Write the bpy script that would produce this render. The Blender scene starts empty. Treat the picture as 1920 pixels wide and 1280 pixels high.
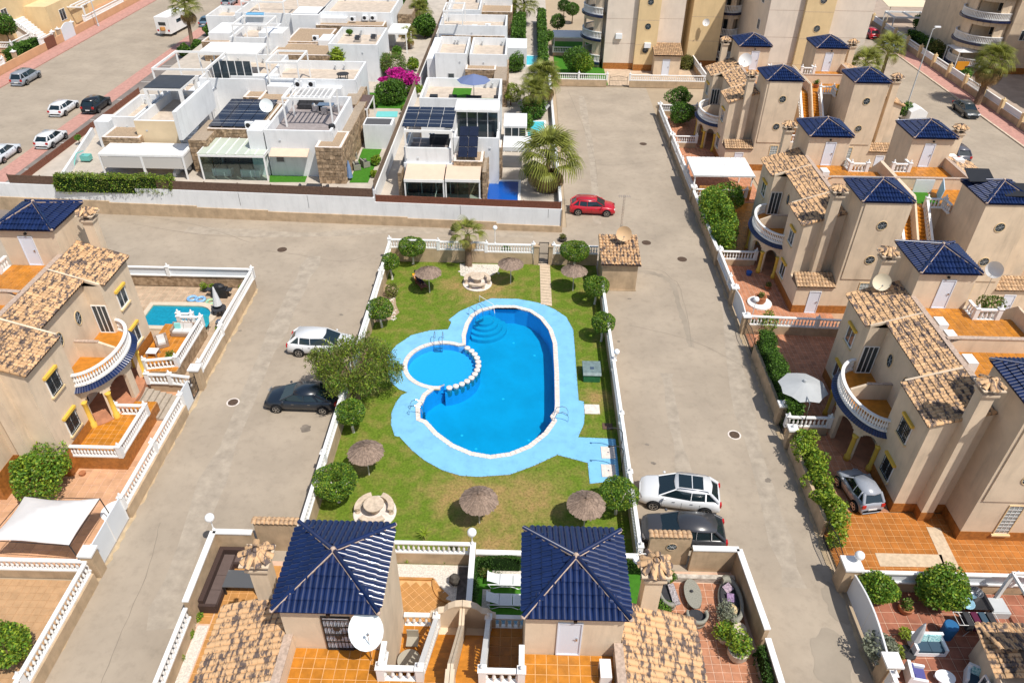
import bpy, math, random
import numpy as np
from mathutils import Matrix, Vector, Quaternion
random.seed(7); rng=np.random.default_rng(7)
S=bpy.context.scene; PI=math.pi; R_=math.radians
# ---------------------------------------------------------------- camera
FPX=1376.66; VY=(997.,-416.); VZ=(931.,2470.); CH=32.5
def _dir(v):
    w=np.array([v[0]-960,-(v[1]-640),-FPX]); return w/np.linalg.norm(w)
_z=-_dir(VZ); _y=_dir(VY); _y=_y-_z*(_y@_z); _y/=np.linalg.norm(_y); _x=np.cross(_y,_z)
RC=np.array([_x,_y,_z])
def G(px,py,z=0.0):
    """point of the place at height z seen at photo position (px,py)"""
    d=RC@np.array([px-960,-(py-640),-FPX]); t=(z-CH)/d[2]
    return (float(d[0]*t),float(d[1]*t))
cd=bpy.data.cameras.new('camera'); cam=bpy.data.objects.new('camera',cd); S.collection.objects.link(cam)
m4=Matrix.Identity(4)
for i in range(3):
    for j in range(3): m4[i][j]=RC[i,j]
m4[2][3]=CH; cam.matrix_world=m4
cd.sensor_width=36; cd.lens=FPX/1920*36; cd.clip_end=2000; cd.clip_start=.5
S.camera=cam
# ---------------------------------------------------------------- light
SUNV=Vector((0.42,-0.40,1.0)).normalized()
w=bpy.data.worlds.new('World'); S.world=w; w.use_nodes=True
nt=w.node_tree; bg=nt.nodes['Background']
sk=nt.nodes.new('ShaderNodeTexSky'); sk.sky_type='NISHITA'; sk.sun_disc=False
sk.sun_elevation=math.asin(SUNV.z); sk.sun_rotation=math.atan2(SUNV.x,SUNV.y)
sk.air_density=1.2; sk.dust_density=1.5
nt.links.new(sk.outputs[0],bg.inputs[0]); bg.inputs[1].default_value=0.12
sl=bpy.data.lights.new('sun','SUN'); sl.energy=4.8; sl.angle=R_(.5); sl.color=(1,.95,.87)
so=bpy.data.objects.new('sun',sl); S.collection.objects.link(so)
so.rotation_euler=SUNV.to_track_quat('Z','Y').to_euler()
S.view_settings.view_transform='Standard'; S.view_settings.look='None'; S.view_settings.gamma=1
S.view_settings.use_curve_mapping=False; S.view_settings.exposure=0.0
S.render.engine='CYCLES'
# ---------------------------------------------------------------- materials
MATS={}
def mat(name,col,rough=.8,spec=.3,var=0.,vs=1.5,bump=0.,bs=30,metal=0,dark=None,coat=0,island=0.,emit=None,trans=0.,ramp=None,stain=0.):
    if name in MATS: return MATS[name]
    m=bpy.data.materials.new(name); m.use_nodes=True; n=m.node_tree; N=n.nodes; L=n.links
    b=N['Principled BSDF']; b.inputs['Roughness'].default_value=rough; b.inputs['Specular IOR Level'].default_value=spec
    b.inputs['Metallic'].default_value=metal; b.inputs['Coat Weight'].default_value=coat; b.inputs['Base Color'].default_value=(*col,1)
    tc=N.new('ShaderNodeNewGeometry'); out=None
    def pos(scale):
        mp=N.new('ShaderNodeMapping'); mp.inputs['Scale'].default_value=scale if isinstance(scale,tuple) else (scale,)*3
        L.new(tc.outputs['Position'],mp.inputs['Vector']); return mp.outputs[0]
    if var or dark:
        d=dark or tuple(c*(1-var) for c in col)
        nz=N.new('ShaderNodeTexNoise'); nz.inputs['Detail'].default_value=6; nz.inputs['Roughness'].default_value=.62
        L.new(pos(vs),nz.inputs['Vector']); nz.inputs['Scale'].default_value=1
        rp=N.new('ShaderNodeValToRGB'); lo,hi=ramp or (.35,.65); rp.color_ramp.elements[0].position=lo; rp.color_ramp.elements[1].position=hi
        rp.color_ramp.elements[0].color=(*d,1); rp.color_ramp.elements[1].color=(*tuple(min(1,c*(1+var*.3)) for c in col),1)
        L.new(nz.outputs['Fac'],rp.inputs[0]); out=rp.outputs[0]
    if stain:
        nz=N.new('ShaderNodeTexNoise'); nz.inputs['Detail'].default_value=8; nz.inputs['Scale'].default_value=1; nz.inputs['Roughness'].default_value=.7
        L.new(pos((1.6,1.6,.28)),nz.inputs['Vector'])
        mr=N.new('ShaderNodeMapRange'); mr.inputs[1].default_value=.5; mr.inputs[2].default_value=.8; mr.inputs[3].default_value=1; mr.inputs[4].default_value=1-stain
        L.new(nz.outputs['Fac'],mr.inputs[0])
        mx=N.new('ShaderNodeMix'); mx.data_type='RGBA'; mx.blend_type='MULTIPLY'; mx.inputs[0].default_value=1
        if out: L.new(out,mx.inputs[6])
        else: mx.inputs[6].default_value=(*col,1)
        L.new(mr.outputs[0],mx.inputs[7]); out=mx.outputs[2]
    if island:
        mr=N.new('ShaderNodeMapRange'); mr.inputs[3].default_value=1-island; mr.inputs[4].default_value=1+island
        L.new(tc.outputs['Random Per Island'],mr.inputs[0])
        mx=N.new('ShaderNodeMix'); mx.data_type='RGBA'; mx.blend_type='MULTIPLY'; mx.inputs[0].default_value=1
        if out: L.new(out,mx.inputs[6])
        else: mx.inputs[6].default_value=(*col,1)
        L.new(mr.outputs[0],mx.inputs[7]); out=mx.outputs[2]
    if out: L.new(out,b.inputs['Base Color'])
    if bump:
        nz=N.new('ShaderNodeTexNoise'); nz.inputs['Scale'].default_value=1; nz.inputs['Detail'].default_value=4; L.new(pos(bs),nz.inputs['Vector'])
        bp=N.new('ShaderNodeBump'); bp.inputs['Strength'].default_value=bump; bp.inputs['Distance'].default_value=.02
        L.new(nz.outputs['Fac'],bp.inputs['Height']); L.new(bp.outputs[0],b.inputs['Normal'])
    if trans:
        tr=N.new('ShaderNodeBsdfTranslucent'); ms=N.new('ShaderNodeMixShader'); ms.inputs[0].default_value=trans
        if out: L.new(out,tr.inputs[0])
        else: tr.inputs[0].default_value=(*col,1)
        L.new(b.outputs[0],ms.inputs[1]); L.new(tr.outputs[0],ms.inputs[2]); L.new(ms.outputs[0],N['Material Output'].inputs[0])
    MATS[name]=m; return m
def glassy(name,tint,alpha,rough=.03):
    m=bpy.data.materials.new(name); m.use_nodes=True; N=m.node_tree.nodes; L=m.node_tree.links
    N.remove(N['Principled BSDF']); g=N.new('ShaderNodeBsdfGlossy'); g.inputs['Roughness'].default_value=rough
    t=N.new('ShaderNodeBsdfTransparent'); t.inputs[0].default_value=(*tint,1)
    f=N.new('ShaderNodeFresnel'); f.inputs[0].default_value=1.33
    mr=N.new('ShaderNodeMath'); mr.operation='ADD'; mr.inputs[1].default_value=alpha; L.new(f.outputs[0],mr.inputs[0])
    ms=N.new('ShaderNodeMixShader'); L.new(mr.outputs[0],ms.inputs[0]); L.new(t.outputs[0],ms.inputs[1]); L.new(g.outputs[0],ms.inputs[2])
    L.new(ms.outputs[0],N['Material Output'].inputs[0]); return m,N,L,g
def water(name,tint):
    m,N,L,g=glassy(name,tint,0.0,.02)
    tc=N.new('ShaderNodeNewGeometry'); nz=N.new('ShaderNodeTexNoise'); nz.inputs['Scale'].default_value=4.5; nz.inputs['Detail'].default_value=3
    L.new(tc.outputs['Position'],nz.inputs['Vector']); b=N.new('ShaderNodeBump'); b.inputs['Strength'].default_value=.25; b.inputs['Distance'].default_value=.03
    L.new(nz.outputs['Fac'],b.inputs['Height']); L.new(b.outputs[0],g.inputs['Normal']); return m
stucco=mat('stucco',(.70,.56,.41),.9,.2,var=.12,vs=.7,bump=.25,bs=18,stain=.26)
stucco_p=mat('stucco_pale',(.74,.64,.54),.9,.2,var=.08,vs=.6,bump=.2,bs=18,stain=.12)
stucco_y=mat('stucco_yellow',(.73,.55,.31),.9,.2,var=.08,vs=.6,bump=.2,bs=18,stain=.12)
white=mat('white_paint',(.80,.79,.77),.7,.3,var=.05,vs=1.1,stain=.10)
whitew=mat('white_wall',(.73,.74,.745),.85,.2,var=.07,vs=.6,stain=.20,bump=.15,bs=12)
panelw=mat('white_sheet',(.66,.70,.74),.45,.4,var=.04,vs=.8)
beigew=mat('beige_render',(.50,.37,.24),.9,.2,var=.22,vs=1.2,stain=.3,bump=.3,bs=14)
plinthm=mat('orange_tile_wall',(.40,.155,.035),.45,.4,var=.35,vs=5)
terr2=mat('rust_tile',(.47,.17,.035),.4,.4,var=.28,vs=1.2,island=.14,stain=.15)
terr=mat('orange_tile',(.53,.205,.022),.35,.45,var=.28,vs=2.2,island=.16)
terrb=mat('orange_grout',(.70,.40,.17),.8,.2,var=.2,vs=4)
terc=mat('terracotta_tile',(.50,.225,.125),.65,.3,var=.25,vs=1.7,island=.14)
tercb=mat('terracotta_grout',(.66,.44,.32),.85,.2,var=.2,vs=3)
tan=mat('tan_paving',(.52,.25,.075),.75,.3,var=.2,vs=1.4,island=.08)
asph=mat('asphalt',(.385,.32,.247),.92,.2,var=.16,vs=.22,bump=.5,bs=55,stain=.22)
pink=mat('pink_paving',(.50,.27,.22),.85,.2,var=.2,vs=2.5,bump=.3)
grey=mat('grey_paving',(.22,.19,.17),.9,.2,var=.2,vs=.6,bump=.4)
peach=mat('peach_render',(.62,.36,.20),.85,.2,var=.1,vs=.8,stain=.12)
rtile=mat('barrel_tile',(.56,.35,.185),.75,.3,dark=(.115,.085,.075),var=.2,vs=(6.0,2.0,2.4),island=.18,bump=.2,bs=40,ramp=(.43,.51))
rtile2=mat('barrel_tile_pale',(.58,.38,.21),.75,.3,dark=(.30,.20,.13),var=.2,vs=(5,5,3),island=.2)
rdeck=mat('roof_underlay',(.16,.11,.08),.9,.2)
btile=mat('blue_glazed_tile',(.005,.016,.072),.28,.6,var=.25,vs=2.5,island=.25,coat=.25)
bdeck=mat('blue_underlay',(.01,.015,.06),.6,.3)
mortar=mat('mortar',(.50,.38,.30),.9,.2,var=.3,vs=8)
yel=mat('yellow_paint',(.72,.46,.07),.7,.3,var=.08,vs=3)
glass=mat('window_glass',(.03,.045,.055),.06,.8)
glassb=mat('glass_block',(.28,.33,.33),.25,.6,var=.2,vs=6)
black=mat('black_iron',(.018,.018,.02),.5,.4)
steel=mat('steel',(.55,.56,.58),.25,.5,metal=1)
chain=mat('door_white',(.68,.72,.80),.5,.4)
wood=mat('dark_wood',(.14,.085,.06),.7,.3,var=.3,vs=6)
woodr=mat('red_brown_wood',(.20,.075,.045),.6,.3,var=.3,vs=7)
rattan=mat('brown_rattan',(.065,.040,.034),.8,.3,var=.3,vs=20,bump=.5,bs=60)
rattang=mat('grey_rattan',(.30,.29,.24),.8,.3,var=.3,vs=20,bump=.5,bs=60)
cush=mat('pale_cushion',(.62,.60,.58),.9,.1,var=.08,vs=4)
cushd=mat('charcoal_cushion',(.05,.05,.055),.9,.1,var=.2,vs=5)
teal=mat('teal_fabric',(.02,.33,.42),.8,.2,var=.15,vs=5)
fabw=mat('white_canvas',(.80,.80,.80),.85,.2,var=.04,vs=1.2,trans=.25)
stone=mat('rubble_stone',(.40,.29,.19),.9,.2,dark=(.20,.135,.08),var=.3,vs=3,island=.3,bump=.5,bs=12)
stonej=mat('stone_joint',(.36,.29,.22),.95,.1,var=.2,vs=5)
gravel=mat('white_gravel',(.72,.66,.58),.95,.1,var=.3,vs=14,bump=1,bs=45)
gravelt=mat('tan_gravel',(.42,.31,.21),.95,.1,var=.3,vs=10,bump=1,bs=40)
solar=mat('solar_cell',(.012,.016,.035),.15,.7,var=.2,vs=2)
lawnm=None
poolb=mat('pool_wall_blue',(.19,.46,.78),.6,.3,var=.06,vs=3)
deckb=mat('blue_deck_paint',(.20,.485,.74),.8,.3,var=.10,vs=.9,stain=.22,bump=.3)
cope=mat('coping_stone',(.72,.64,.58),.8,.3,var=.2,vs=6,island=.10)
canvas_g=mat('grey_canvas',(.52,.54,.55),.85,.2,var=.06,vs=1.5,trans=.2)
thatch=mat('thatch',(.30,.22,.17),.95,.1,var=.35,vs=9,bump=.8,bs=35,island=.25)
conc=mat('concrete_table',(.62,.50,.38),.85,.2,var=.25,vs=4,stain=.3)
bark=mat('bark',(.22,.15,.10),.95,.1,var=.35,vs=6,bump=.8,bs=20)
whbark=mat('limewashed_bark',(.62,.58,.52),.9,.1,var=.15,vs=6)
leaf_d=mat('leaf_dark',(.060,.135,.020),.55,.3,var=.3,vs=1.8,island=.45,trans=.3)
leaf_m=mat('leaf_mid',(.125,.25,.028),.55,.3,var=.3,vs=1.8,island=.45,trans=.3)
leaf_l=mat('leaf_lime',(.33,.43,.04),.5,.35,var=.3,vs=2.2,island=.4,trans=.35)
leaf_o=mat('leaf_olive',(.165,.175,.045),.6,.25,var=.35,vs=1.6,island=.5,trans=.25)
leaf_s=mat('leaf_silver',(.24,.26,.18),.6,.25,island=.35,trans=.2)
leaf_p=mat('palm_leaf',(.22,.24,.04),.5,.35,var=.3,vs=1.5,island=.4,trans=.25)
leaf_b=mat('palm_dry',(.26,.17,.07),.7,.2,island=.4)
magenta=mat('bougainvillea',(.55,.02,.28),.6,.3,island=.35,trans=.3)
turf=mat('artificial_turf',(.06,.20,.02),.9,.1,var=.2,vs=4,bump=.8,bs=60)
awn=mat('awning_fabric',(.66,.50,.38),.85,.2,var=.06,vs=1.5)
plast=mat('white_plastic',(.80,.82,.84),.4,.4)
greyp=mat('grey_panel',(.50,.52,.53),.6,.3,var=.05,vs=2)
rubber=mat('rubber',(.015,.015,.016),.8,.2)
carglass=mat('car_glass',(.01,.02,.025),.05,.9)
redl=mat('tail_light',(.45,.01,.01),.2,.6)
headl=mat('head_light',(.7,.72,.75),.1,.8)
iron=mat('rusty_iron',(.10,.065,.045),.8,.3,var=.3,vs=9)
skin=mat('skin',(.45,.26,.17),.6,.3); pot=mat('terracotta_pot',(.42,.17,.08),.8,.2,var=.2,vs=6)
potw=mat('stone_pot',(.60,.52,.42),.8,.2,var=.2,vs=8)
# ---------------------------------------------------------------- mesh helpers
COL=S.collection
class MB:
    def __init__(s): s.v=[];s.f=[];s.m=[]
    def add(s,vs,fs,mi=0):
        o=len(s.v); s.v.extend(vs); s.f.extend([tuple(i+o for i in f) for f in fs]); s.m.extend([mi]*len(fs)); return s
    def box(s,x0,x1,y0,y1,z0,z1,mi=0):
        if x0>x1:x0,x1=x1,x0
        if y0>y1:y0,y1=y1,y0
        return s.add([(x0,y0,z0),(x1,y0,z0),(x1,y1,z0),(x0,y1,z0),(x0,y0,z1),(x1,y0,z1),(x1,y1,z1),(x0,y1,z1)],
          [(0,3,2,1),(4,5,6,7),(0,1,5,4),(1,2,6,5),(2,3,7,6),(3,0,4,7)],mi)
    def prism(s,pts,off,mi=0):
        """polygon pts (3d) extruded by vector off"""
        n=len(pts); b=[tuple(p[i]+off[i] for i in range(3)) for p in pts]
        return s.add(list(pts)+b,[tuple(range(n-1,-1,-1)),tuple(range(n,2*n))]+[(i,(i+1)%n,n+(i+1)%n,n+i) for i in range(n)],mi)
    def poly(s,pts,z0,z1,mi=0): return s.prism([(p[0],p[1],z0) for p in pts],(0,0,z1-z0),mi)
    def lathe(s,cx,cy,prof,n=10,mi=0,sx=1,sy=1):
        vs=[(cx+r*sx*math.cos(2*PI*i/n),cy+r*sy*math.sin(2*PI*i/n),z) for r,z in prof for i in range(n)]
        fs=[(k*n+i,k*n+(i+1)%n,(k+1)*n+(i+1)%n,(k+1)*n+i) for k in range(len(prof)-1) for i in range(n)]
        fs+=[tuple(range(n-1,-1,-1)),tuple((len(prof)-1)*n+i for i in range(n))]
        return s.add(vs,fs,mi)
    def tube(s,pts,r,n=6,mi=0):
        P=[Vector(p) for p in pts]; rr=r if isinstance(r,(list,tuple)) else [r]*len(P); vs=[]
        for i,p in enumerate(P):
            t=(P[min(i+1,len(P)-1)]-P[max(i-1,0)]).normalized()
            a=t.orthogonal().normalized() if i==0 else (a-t*(a.dot(t))).normalized()
            b=t.cross(a)
            for k in range(n):
                q=p+(a*math.cos(2*PI*k/n)+b*math.sin(2*PI*k/n))*rr[i]; vs.append(tuple(q))
        fs=[(j*n+k,j*n+(k+1)%n,(j+1)*n+(k+1)%n,(j+1)*n+k) for j in range(len(P)-1) for k in range(n)]
        fs+=[tuple(range(n)),tuple((len(P)-1)*n+k for k in range(n))]
        return s.add(vs,fs,mi)
    def bar(s,a,b,w,h,mi=0):
        """rectangular bar a->b, w across horizontally, h in height, a/b on its top centre line"""
        a=Vector(a);b=Vector(b); d=(b-a); p=Vector((-d.y,d.x,0)); p=p.normalized()*w/2 if p.length>1e-6 else Vector((w/2,0,0))
        u=Vector((0,0,-h)) if abs(d.normalized().z)<.98 else Vector((0,h,0))
        q=[a-p,a+p,a+p+u,a-p+u]; r=[b-p,b+p,b+p+u,b-p+u]
        return s.add([tuple(x) for x in q+r],[(0,1,2,3),(7,6,5,4),(0,4,5,1),(1,5,6,2),(2,6,7,3),(3,7,4,0)],mi)
    def sphere(s,c,r,n=12,m=8,mi=0,sz=1,sy=1):
        return s.lathe(c[0],c[1],[(max(.001,r*math.sin(PI*k/m)),c[2]-r*sz*math.cos(PI*k/m)) for k in range(m+1)],n,mi,1,sy)
    def build(s,name,mats,parent=None,smooth=False,**props):
        me=bpy.data.meshes.new(name); me.from_pydata(s.v,[],s.f)
        if not isinstance(mats,(list,tuple)): mats=[mats]
        for m in mats: me.materials.append(m)
        if len(mats)>1: me.polygons.foreach_set('material_index',s.m)
        if smooth: me.polygons.foreach_set('use_smooth',[True]*len(me.polygons))
        return link(name,me,parent,**props)
def org(o):
    """world position of an object built from unrotated parents"""
    p=Vector((0,0,0))
    while o is not None: p+=o.location; o=o.parent
    return p
def link(name,me,parent=None,**props):
    o=bpy.data.objects.new(name,me); COL.objects.link(o)
    if parent is not None:
        o.parent=parent; o.location=-org(parent)
    for k,v in props.items():
        if v is not None: o[k]=v
    return o
def piece(name,me,M,parent,**props):
    """a piece that shares mesh data, placed by a world matrix under an unrotated parent"""
    o=bpy.data.objects.new(name,me); COL.objects.link(o); o.parent=parent
    M=M.copy(); M.translation=M.translation-org(parent); o.matrix_basis=M
    for k,v in props.items(): o[k]=v
    return o
def thing(name,label,cat,loc=(0,0,0),group=None):
    o=bpy.data.objects.new(name,None); COL.objects.link(o); o.location=loc; o.empty_display_size=.3
    o['label']=label; o['category']=cat
    if group: o['group']=group
    return o
def tag(o,label,cat,group=None):
    o['label']=label; o['category']=cat
    if group: o['group']=group
    return o
def kids(o): return [c for c in o.children]
def copytree(o,loc,rz=0,label=None,parent=None,mats=None,scale=None):
    c=o.copy(); COL.objects.link(c); c.parent=parent
    if loc is not None: c.location=loc; c.rotation_euler=(0,0,rz)
    if scale: c.scale=(scale,)*3
    if label: c['label']=label
    for k in kids(o): copytree(k,None,parent=c)
    return c
def mesh_of(mb,mats,name='piece',smooth=False):
    me=bpy.data.meshes.new(name); me.from_pydata(mb.v,[],mb.f)
    for m in (mats if isinstance(mats,(list,tuple)) else [mats]): me.materials.append(m)
    if smooth: me.polygons.foreach_set('use_smooth',[True]*len(me.polygons))
    return me
def struct(name,mb,m,**k): return mb.build(name,m,None,kind='structure',**k)
# leaves ------------------------------------------------------------------
def leafmesh(name,P,size,m,aspect=.55,up=.35,size_var=.35,droop=0.):
    """P: Nx3 leaf positions; each leaf is one folded quad"""
    n=len(P); d=rng.normal(size=(n,3)); d[:,2]=d[:,2]*.6+up-droop*1.5; d/=np.linalg.norm(d,axis=1)[:,None]
    e=rng.normal(size=(n,3)); e-=d*np.sum(d*e,1)[:,None]; e/=np.linalg.norm(e,axis=1)[:,None]
    s=size*(1+size_var*rng.uniform(-1,1,n))[:,None]
    a=P-d*s*.5; b=P+e*s*aspect*.5; c=P+d*s*.5; f=P-e*s*aspect*.5
    V=np.stack([a,b,c,f],1).reshape(-1,3); me=bpy.data.meshes.new(name)
    me.vertices.add(4*n); me.vertices.foreach_set('co',V.ravel())
    me.loops.add(4*n); me.loops.foreach_set('vertex_index',np.arange(4*n))
    me.polygons.add(n); me.polygons.foreach_set('loop_start',np.arange(n)*4); me.polygons.foreach_set('loop_total',np.full(n,4))
    me.update(); me.validate(); 
    for x in (m if isinstance(m,(list,tuple)) else [m]): me.materials.append(x)
    if isinstance(m,(list,tuple)):
        me.polygons.foreach_set('material_index',rng.integers(0,len(m),n))
    return me
def blob(n,c,r,shell=.55,lump=.18,seed=0):
    """points in an uneven ellipsoid, denser to the outside"""
    g=np.random.default_rng(seed+11); d=g.normal(size=(n,3)); d/=np.linalg.norm(d,axis=1)[:,None]
    K=g.normal(size=(7,3))*2.2; ph=g.uniform(0,6.3,7)
    l=1+lump*np.sin(d@K.T+ph).sum(1)/2.2
    t=(shell+(1-shell)*g.uniform(0,1,n)**.6)*l
    return np.array(c)+d*t[:,None]*np.array(r)
def boxpts(n,x0,x1,y0,y1,z0,z1,seed=0,rough=.06):
    g=np.random.default_rng(seed+5); P=g.uniform(0,1,(n,3)); ax=g.choice(5,n,p=[.18,.18,.14,.14,.36])
    dx,dy,dz=x1-x0,y1-y0,z1-z0
    P[ax==0,0]=0;P[ax==1,0]=1;P[ax==2,1]=0;P[ax==3,1]=1;P[ax==4,2]=1
    P=P*np.array([dx,dy,dz])+np.array([x0,y0,z0])
    P+=g.normal(size=P.shape)*rough
    P[:,:2]+=.09*np.sin(P[:,[1,0]]*2.3+P[:,2:3]*3)
    P[:,2]+=.08*np.sin(P[:,0]*2.1+P[:,1]*1.7)
    return P
# ---------------------------------------------------------------- tile roofs
def tile_template(r,L,lift,n=4):
    vs=[]
    for yy,zz,rr in ((0,lift,r*1.06),(L,0,r*.94)):
        for i in range(n+1):
            a=PI*i/n; vs.append((-rr*math.cos(a),yy,zz+rr*.75*math.sin(a)))
    fs=[(i,i+1,n+2+i,n+1+i) for i in range(n)]
    return vs,fs
def slope_frames(A,B,up,inset=lambda b:(0,0),w=.25,st=.36):
    """frames of the tiles on a slope: A,B eave ends, up the vector from eave to top"""
    A=Vector(A);B=Vector(B);up=Vector(up); e=(B-A); W=e.length; e.normalize(); H=up.length; u=up.normalized()
    if e.cross(u).z<0: A,B=B,A; e=-e
    nrm=e.cross(u); out=[]; nc=max(1,round(W/w)); nr=max(1,round(H/st)); w=W/nc; st=H/nr
    for i in range(nc):
        a=(i+.5)*w
        for j in range(nr):
            b=j*st; l,h=inset(min(H,b+st*.6)/H)
            if a<l*W-w*.3 or a>W-h*W+w*.3: continue
            p=A+e*a+u*(b-.04)+nrm*.02
            out.append(Matrix(((e.x,u.x,nrm.x,p.x),(e.y,u.y,nrm.y,p.y),(e.z,u.z,nrm.z,p.z),(0,0,0,1))))
    return out,w,st
TPL={}
def lay_tiles(frames,w,st,m,parent,single,name='roof_tile',limit=300):
    """each tile an object of its own while single, the rest one joined part"""
    vs,fs=tile_template(w*.5,st*1.15,.045)
    if single:
        key=(name,round(w,3),round(st,3))
        if key not in TPL:
            b=MB(); b.add(vs,fs); TPL[key]=mesh_of(b,m,name,True)
        for M in frames[:limit]:
            J=M@Matrix.Rotation(random.uniform(-.03,.03),4,'Z')
            piece(name,TPL[key],J,parent)
        frames=frames[limit:]
    if frames:
        T=np.array(vs); V=[];F=[]; n=len(vs)
        for k,M in enumerate(frames):
            A=np.array(M); V.append(T@A[:3,:3].T+A[:3,3]); F+= [tuple(i+k*n for i in f) for f in fs]
        b=MB(); b.v=[tuple(v) for v in np.concatenate(V)]; b.f=F; b.m=[0]*len(F)
        b.build(name+('s' if single else 's'),m,parent,True,kind='stuff')
# ---------------------------------------------------------------- balustrades
def baluster_mesh():
    b=MB(); b.lathe(0,0,[(.035,0),(.06,.02),(.06,.05),(.035,.09),(.08,.2),(.07,.27),(.028,.42),(.04,.5),(.055,.53),(.055,.56)],7)
    return mesh_of(b,white,'baluster',True)
BAL=baluster_mesh()
def finial(b,x,y,z,s=.09):
    b.lathe(x,y,[(s*1.3,z),(s*1.3,z+.03),(s*.5,z+.06),(s*.9,z+.12),(s*.75,z+.18),(s*.2,z+.27)],8)
def balustrade(pts,zb,parent,wall=0.,single=True,posts=None,wm=None,step=.25,h=.8,sheet=None,post_ends=True,wall_z0=None,railw=.2,drop=None,finials=True):
    """white balustrade along pts on z=zb (+wall height). zb may be a list for each point"""
    Z=zb if isinstance(zb,(list,tuple)) else [zb]*len(pts)
    rail=MB(); rb_=MB(); wb=MB(); po=MB(); frames=[]
    for k in range(len(pts)-1):
        (x0,y0),(x1,y1)=pts[k],pts[k+1]; z0,z1=Z[k]+wall,Z[k+1]+wall; L=math.hypot(x1-x0,y1-y0)
        rail.bar((x0,y0,z0+h),(x1,y1,z1+h),railw,.09); rb_.bar((x0,y0,z0+.1),(x1,y1,z1+.1),railw*.95,.1)
        if wall: wb.prism([(x0,y0,(wall_z0 if wall_z0 is not None else Z[k]) ),(x1,y1,(wall_z0 if wall_z0 is not None else Z[k+1])),(x1,y1,z1+.005),(x0,y0,z0+.005)],tuple(Vector((-(y1-y0),x1-x0,0))/L*.2)) ; 
        if sheet is not None:
            d=Vector((-(y1-y0),x1-x0,0))/L*.02; s=MB(); s.prism([(x0,y0,z0+.1),(x1,y1,z1+.1),(x1,y1,z1+h-.09),(x0,y0,z0+h-.09)],tuple(d)); s.build('privacy_sheet',sheet,parent)
        else:
            n=max(1,int(L/step))
            for i in range(n):
                t=(i+.5)/n; frames.append((x0+(x1-x0)*t,y0+(y1-y0)*t,z0+(z1-z0)*t+.1))
    hs=(h-.19)/.56
    if wall: 
        # centre the wall on the line
        for i,v in enumerate(wb.v): pass
        o=wb.build('base_wall',wm or beigew,parent)
        (x0,y0),(x1,y1)=pts[0],pts[1]; d=Vector((y1-y0,-(x1-x0),0)).normalized()*.1
        if len(pts)==2: o.location=o.location+d
    rail.build('rail',white,parent); rb_.build('bottom_rail',white,parent)
    if single:
        for k in range(0,min(len(frames),300)):
            x,y,z=frames[k]; piece('baluster',BAL,Matrix.Translation((x,y,z))@Matrix.Diagonal((1,1,hs,1)),parent)
        frames=frames[300:]
    if frames:
        T=np.array([v.co[:] for v in BAL.vertices]); T[:,2]*=hs; F0=[tuple(p.vertices) for p in BAL.polygons]; b=MB()
        for x,y,z in frames: b.add([tuple(q) for q in T+np.array([x,y,z])],F0)
        b.build('balusters',white,parent,True,kind='stuff')
    P=posts if posts is not None else ([0,len(pts)-1] if post_ends else [])
    for k in P:
        if isinstance(k,float):   # fraction along first segment
            x=pts[0][0]+(pts[1][0]-pts[0][0])*k; y=pts[0][1]+(pts[1][1]-pts[0][1])*k; z=Z[0]+(Z[1]-Z[0])*k+wall
        else: (x,y),z=pts[k],Z[k]+wall
        b=MB(); b.box(x-.13,x+.13,y-.13,y+.13,z-(.004 if wall else 0),z+h+.05); b.box(x-.16,x+.16,y-.16,y+.16,z+h+.05,z+h+.1)
        if finials: finial(b,x,y,z+h+.1)
        b.build('post',white,parent)
# ---------------------------------------------------------------- floor tiles
def floor_tiles(name,parent,rect,z,size,m,mb,single=False,limit=300,gap=.028,rot=0,th=.02,clip=None,near=None):
    x0,x1,y0,y1=rect; b=MB(); b.box(x0,x1,y0,y1,z-.06,z)
    if parent is None: base=struct(name,b,mb); 
    else: base=b.build(name,mb,parent)
    cen=[]
    nx=max(1,round((x1-x0)/size)); ny=max(1,round((y1-y0)/size)); sx=(x1-x0)/nx; sy=(y1-y0)/ny
    if rot:
        n=int(max(x1-x0,y1-y0)/size)+2; c,s=math.cos(rot),math.sin(rot); cx,cy=(x0+x1)/2,(y0+y1)/2
        for i in range(-n,n+1):
            for j in range(-n,n+1):
                px,py=cx+(i*c-j*s)*size,cy+(i*s+j*c)*size
                if x0+size*.5<px<x1-size*.5 and y0+size*.5<py<y1-size*.5: cen.append((px,py))
        sx=sy=size
    else:
        cen=[(x0+(i+.5)*sx,y0+(j+.5)*sy) for i in range(nx) for j in range(ny)]
    if clip: cen=[c for c in cen if clip(*c)]
    if near: cen.sort(key=lambda c:math.hypot(c[0]-near[0],c[1]-near[1]))
    hx,hy=sx/2-gap/2,sy/2-gap/2; e=.006
    T=[(-hx,-hy,0),(hx,-hy,0),(hx,hy,0),(-hx,hy,0),(-hx+e,-hy+e,th),(hx-e,-hy+e,th),(hx-e,hy-e,th),(-hx+e,hy-e,th)]
    F=[(4,5,6,7),(0,1,5,4),(1,2,6,5),(2,3,7,6),(3,0,4,7)]
    Rz=Matrix.Rotation(rot,4,'Z')
    if single:
        t=MB(); t.add(T,F); me=mesh_of(t,m,'floor_tile')
        for (px,py) in cen[:limit]:
            piece('floor_tile',me,Matrix.Translation((px,py,z+random.uniform(-.002,.001)))@Rz,base)
        cen=cen[limit:]
    if cen:
        A=np.array(T); c,s=math.cos(rot),math.sin(rot); A=np.stack([A[:,0]*c-A[:,1]*s,A[:,0]*s+A[:,1]*c,A[:,2]],1); bb=MB()
        for px,py in cen: bb.add([tuple(q) for q in A+np.array([px,py,z+random.uniform(-.002,.001)])],F)
        bb.build('floor_tiles',m,base,kind='stuff')
    return base
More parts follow.
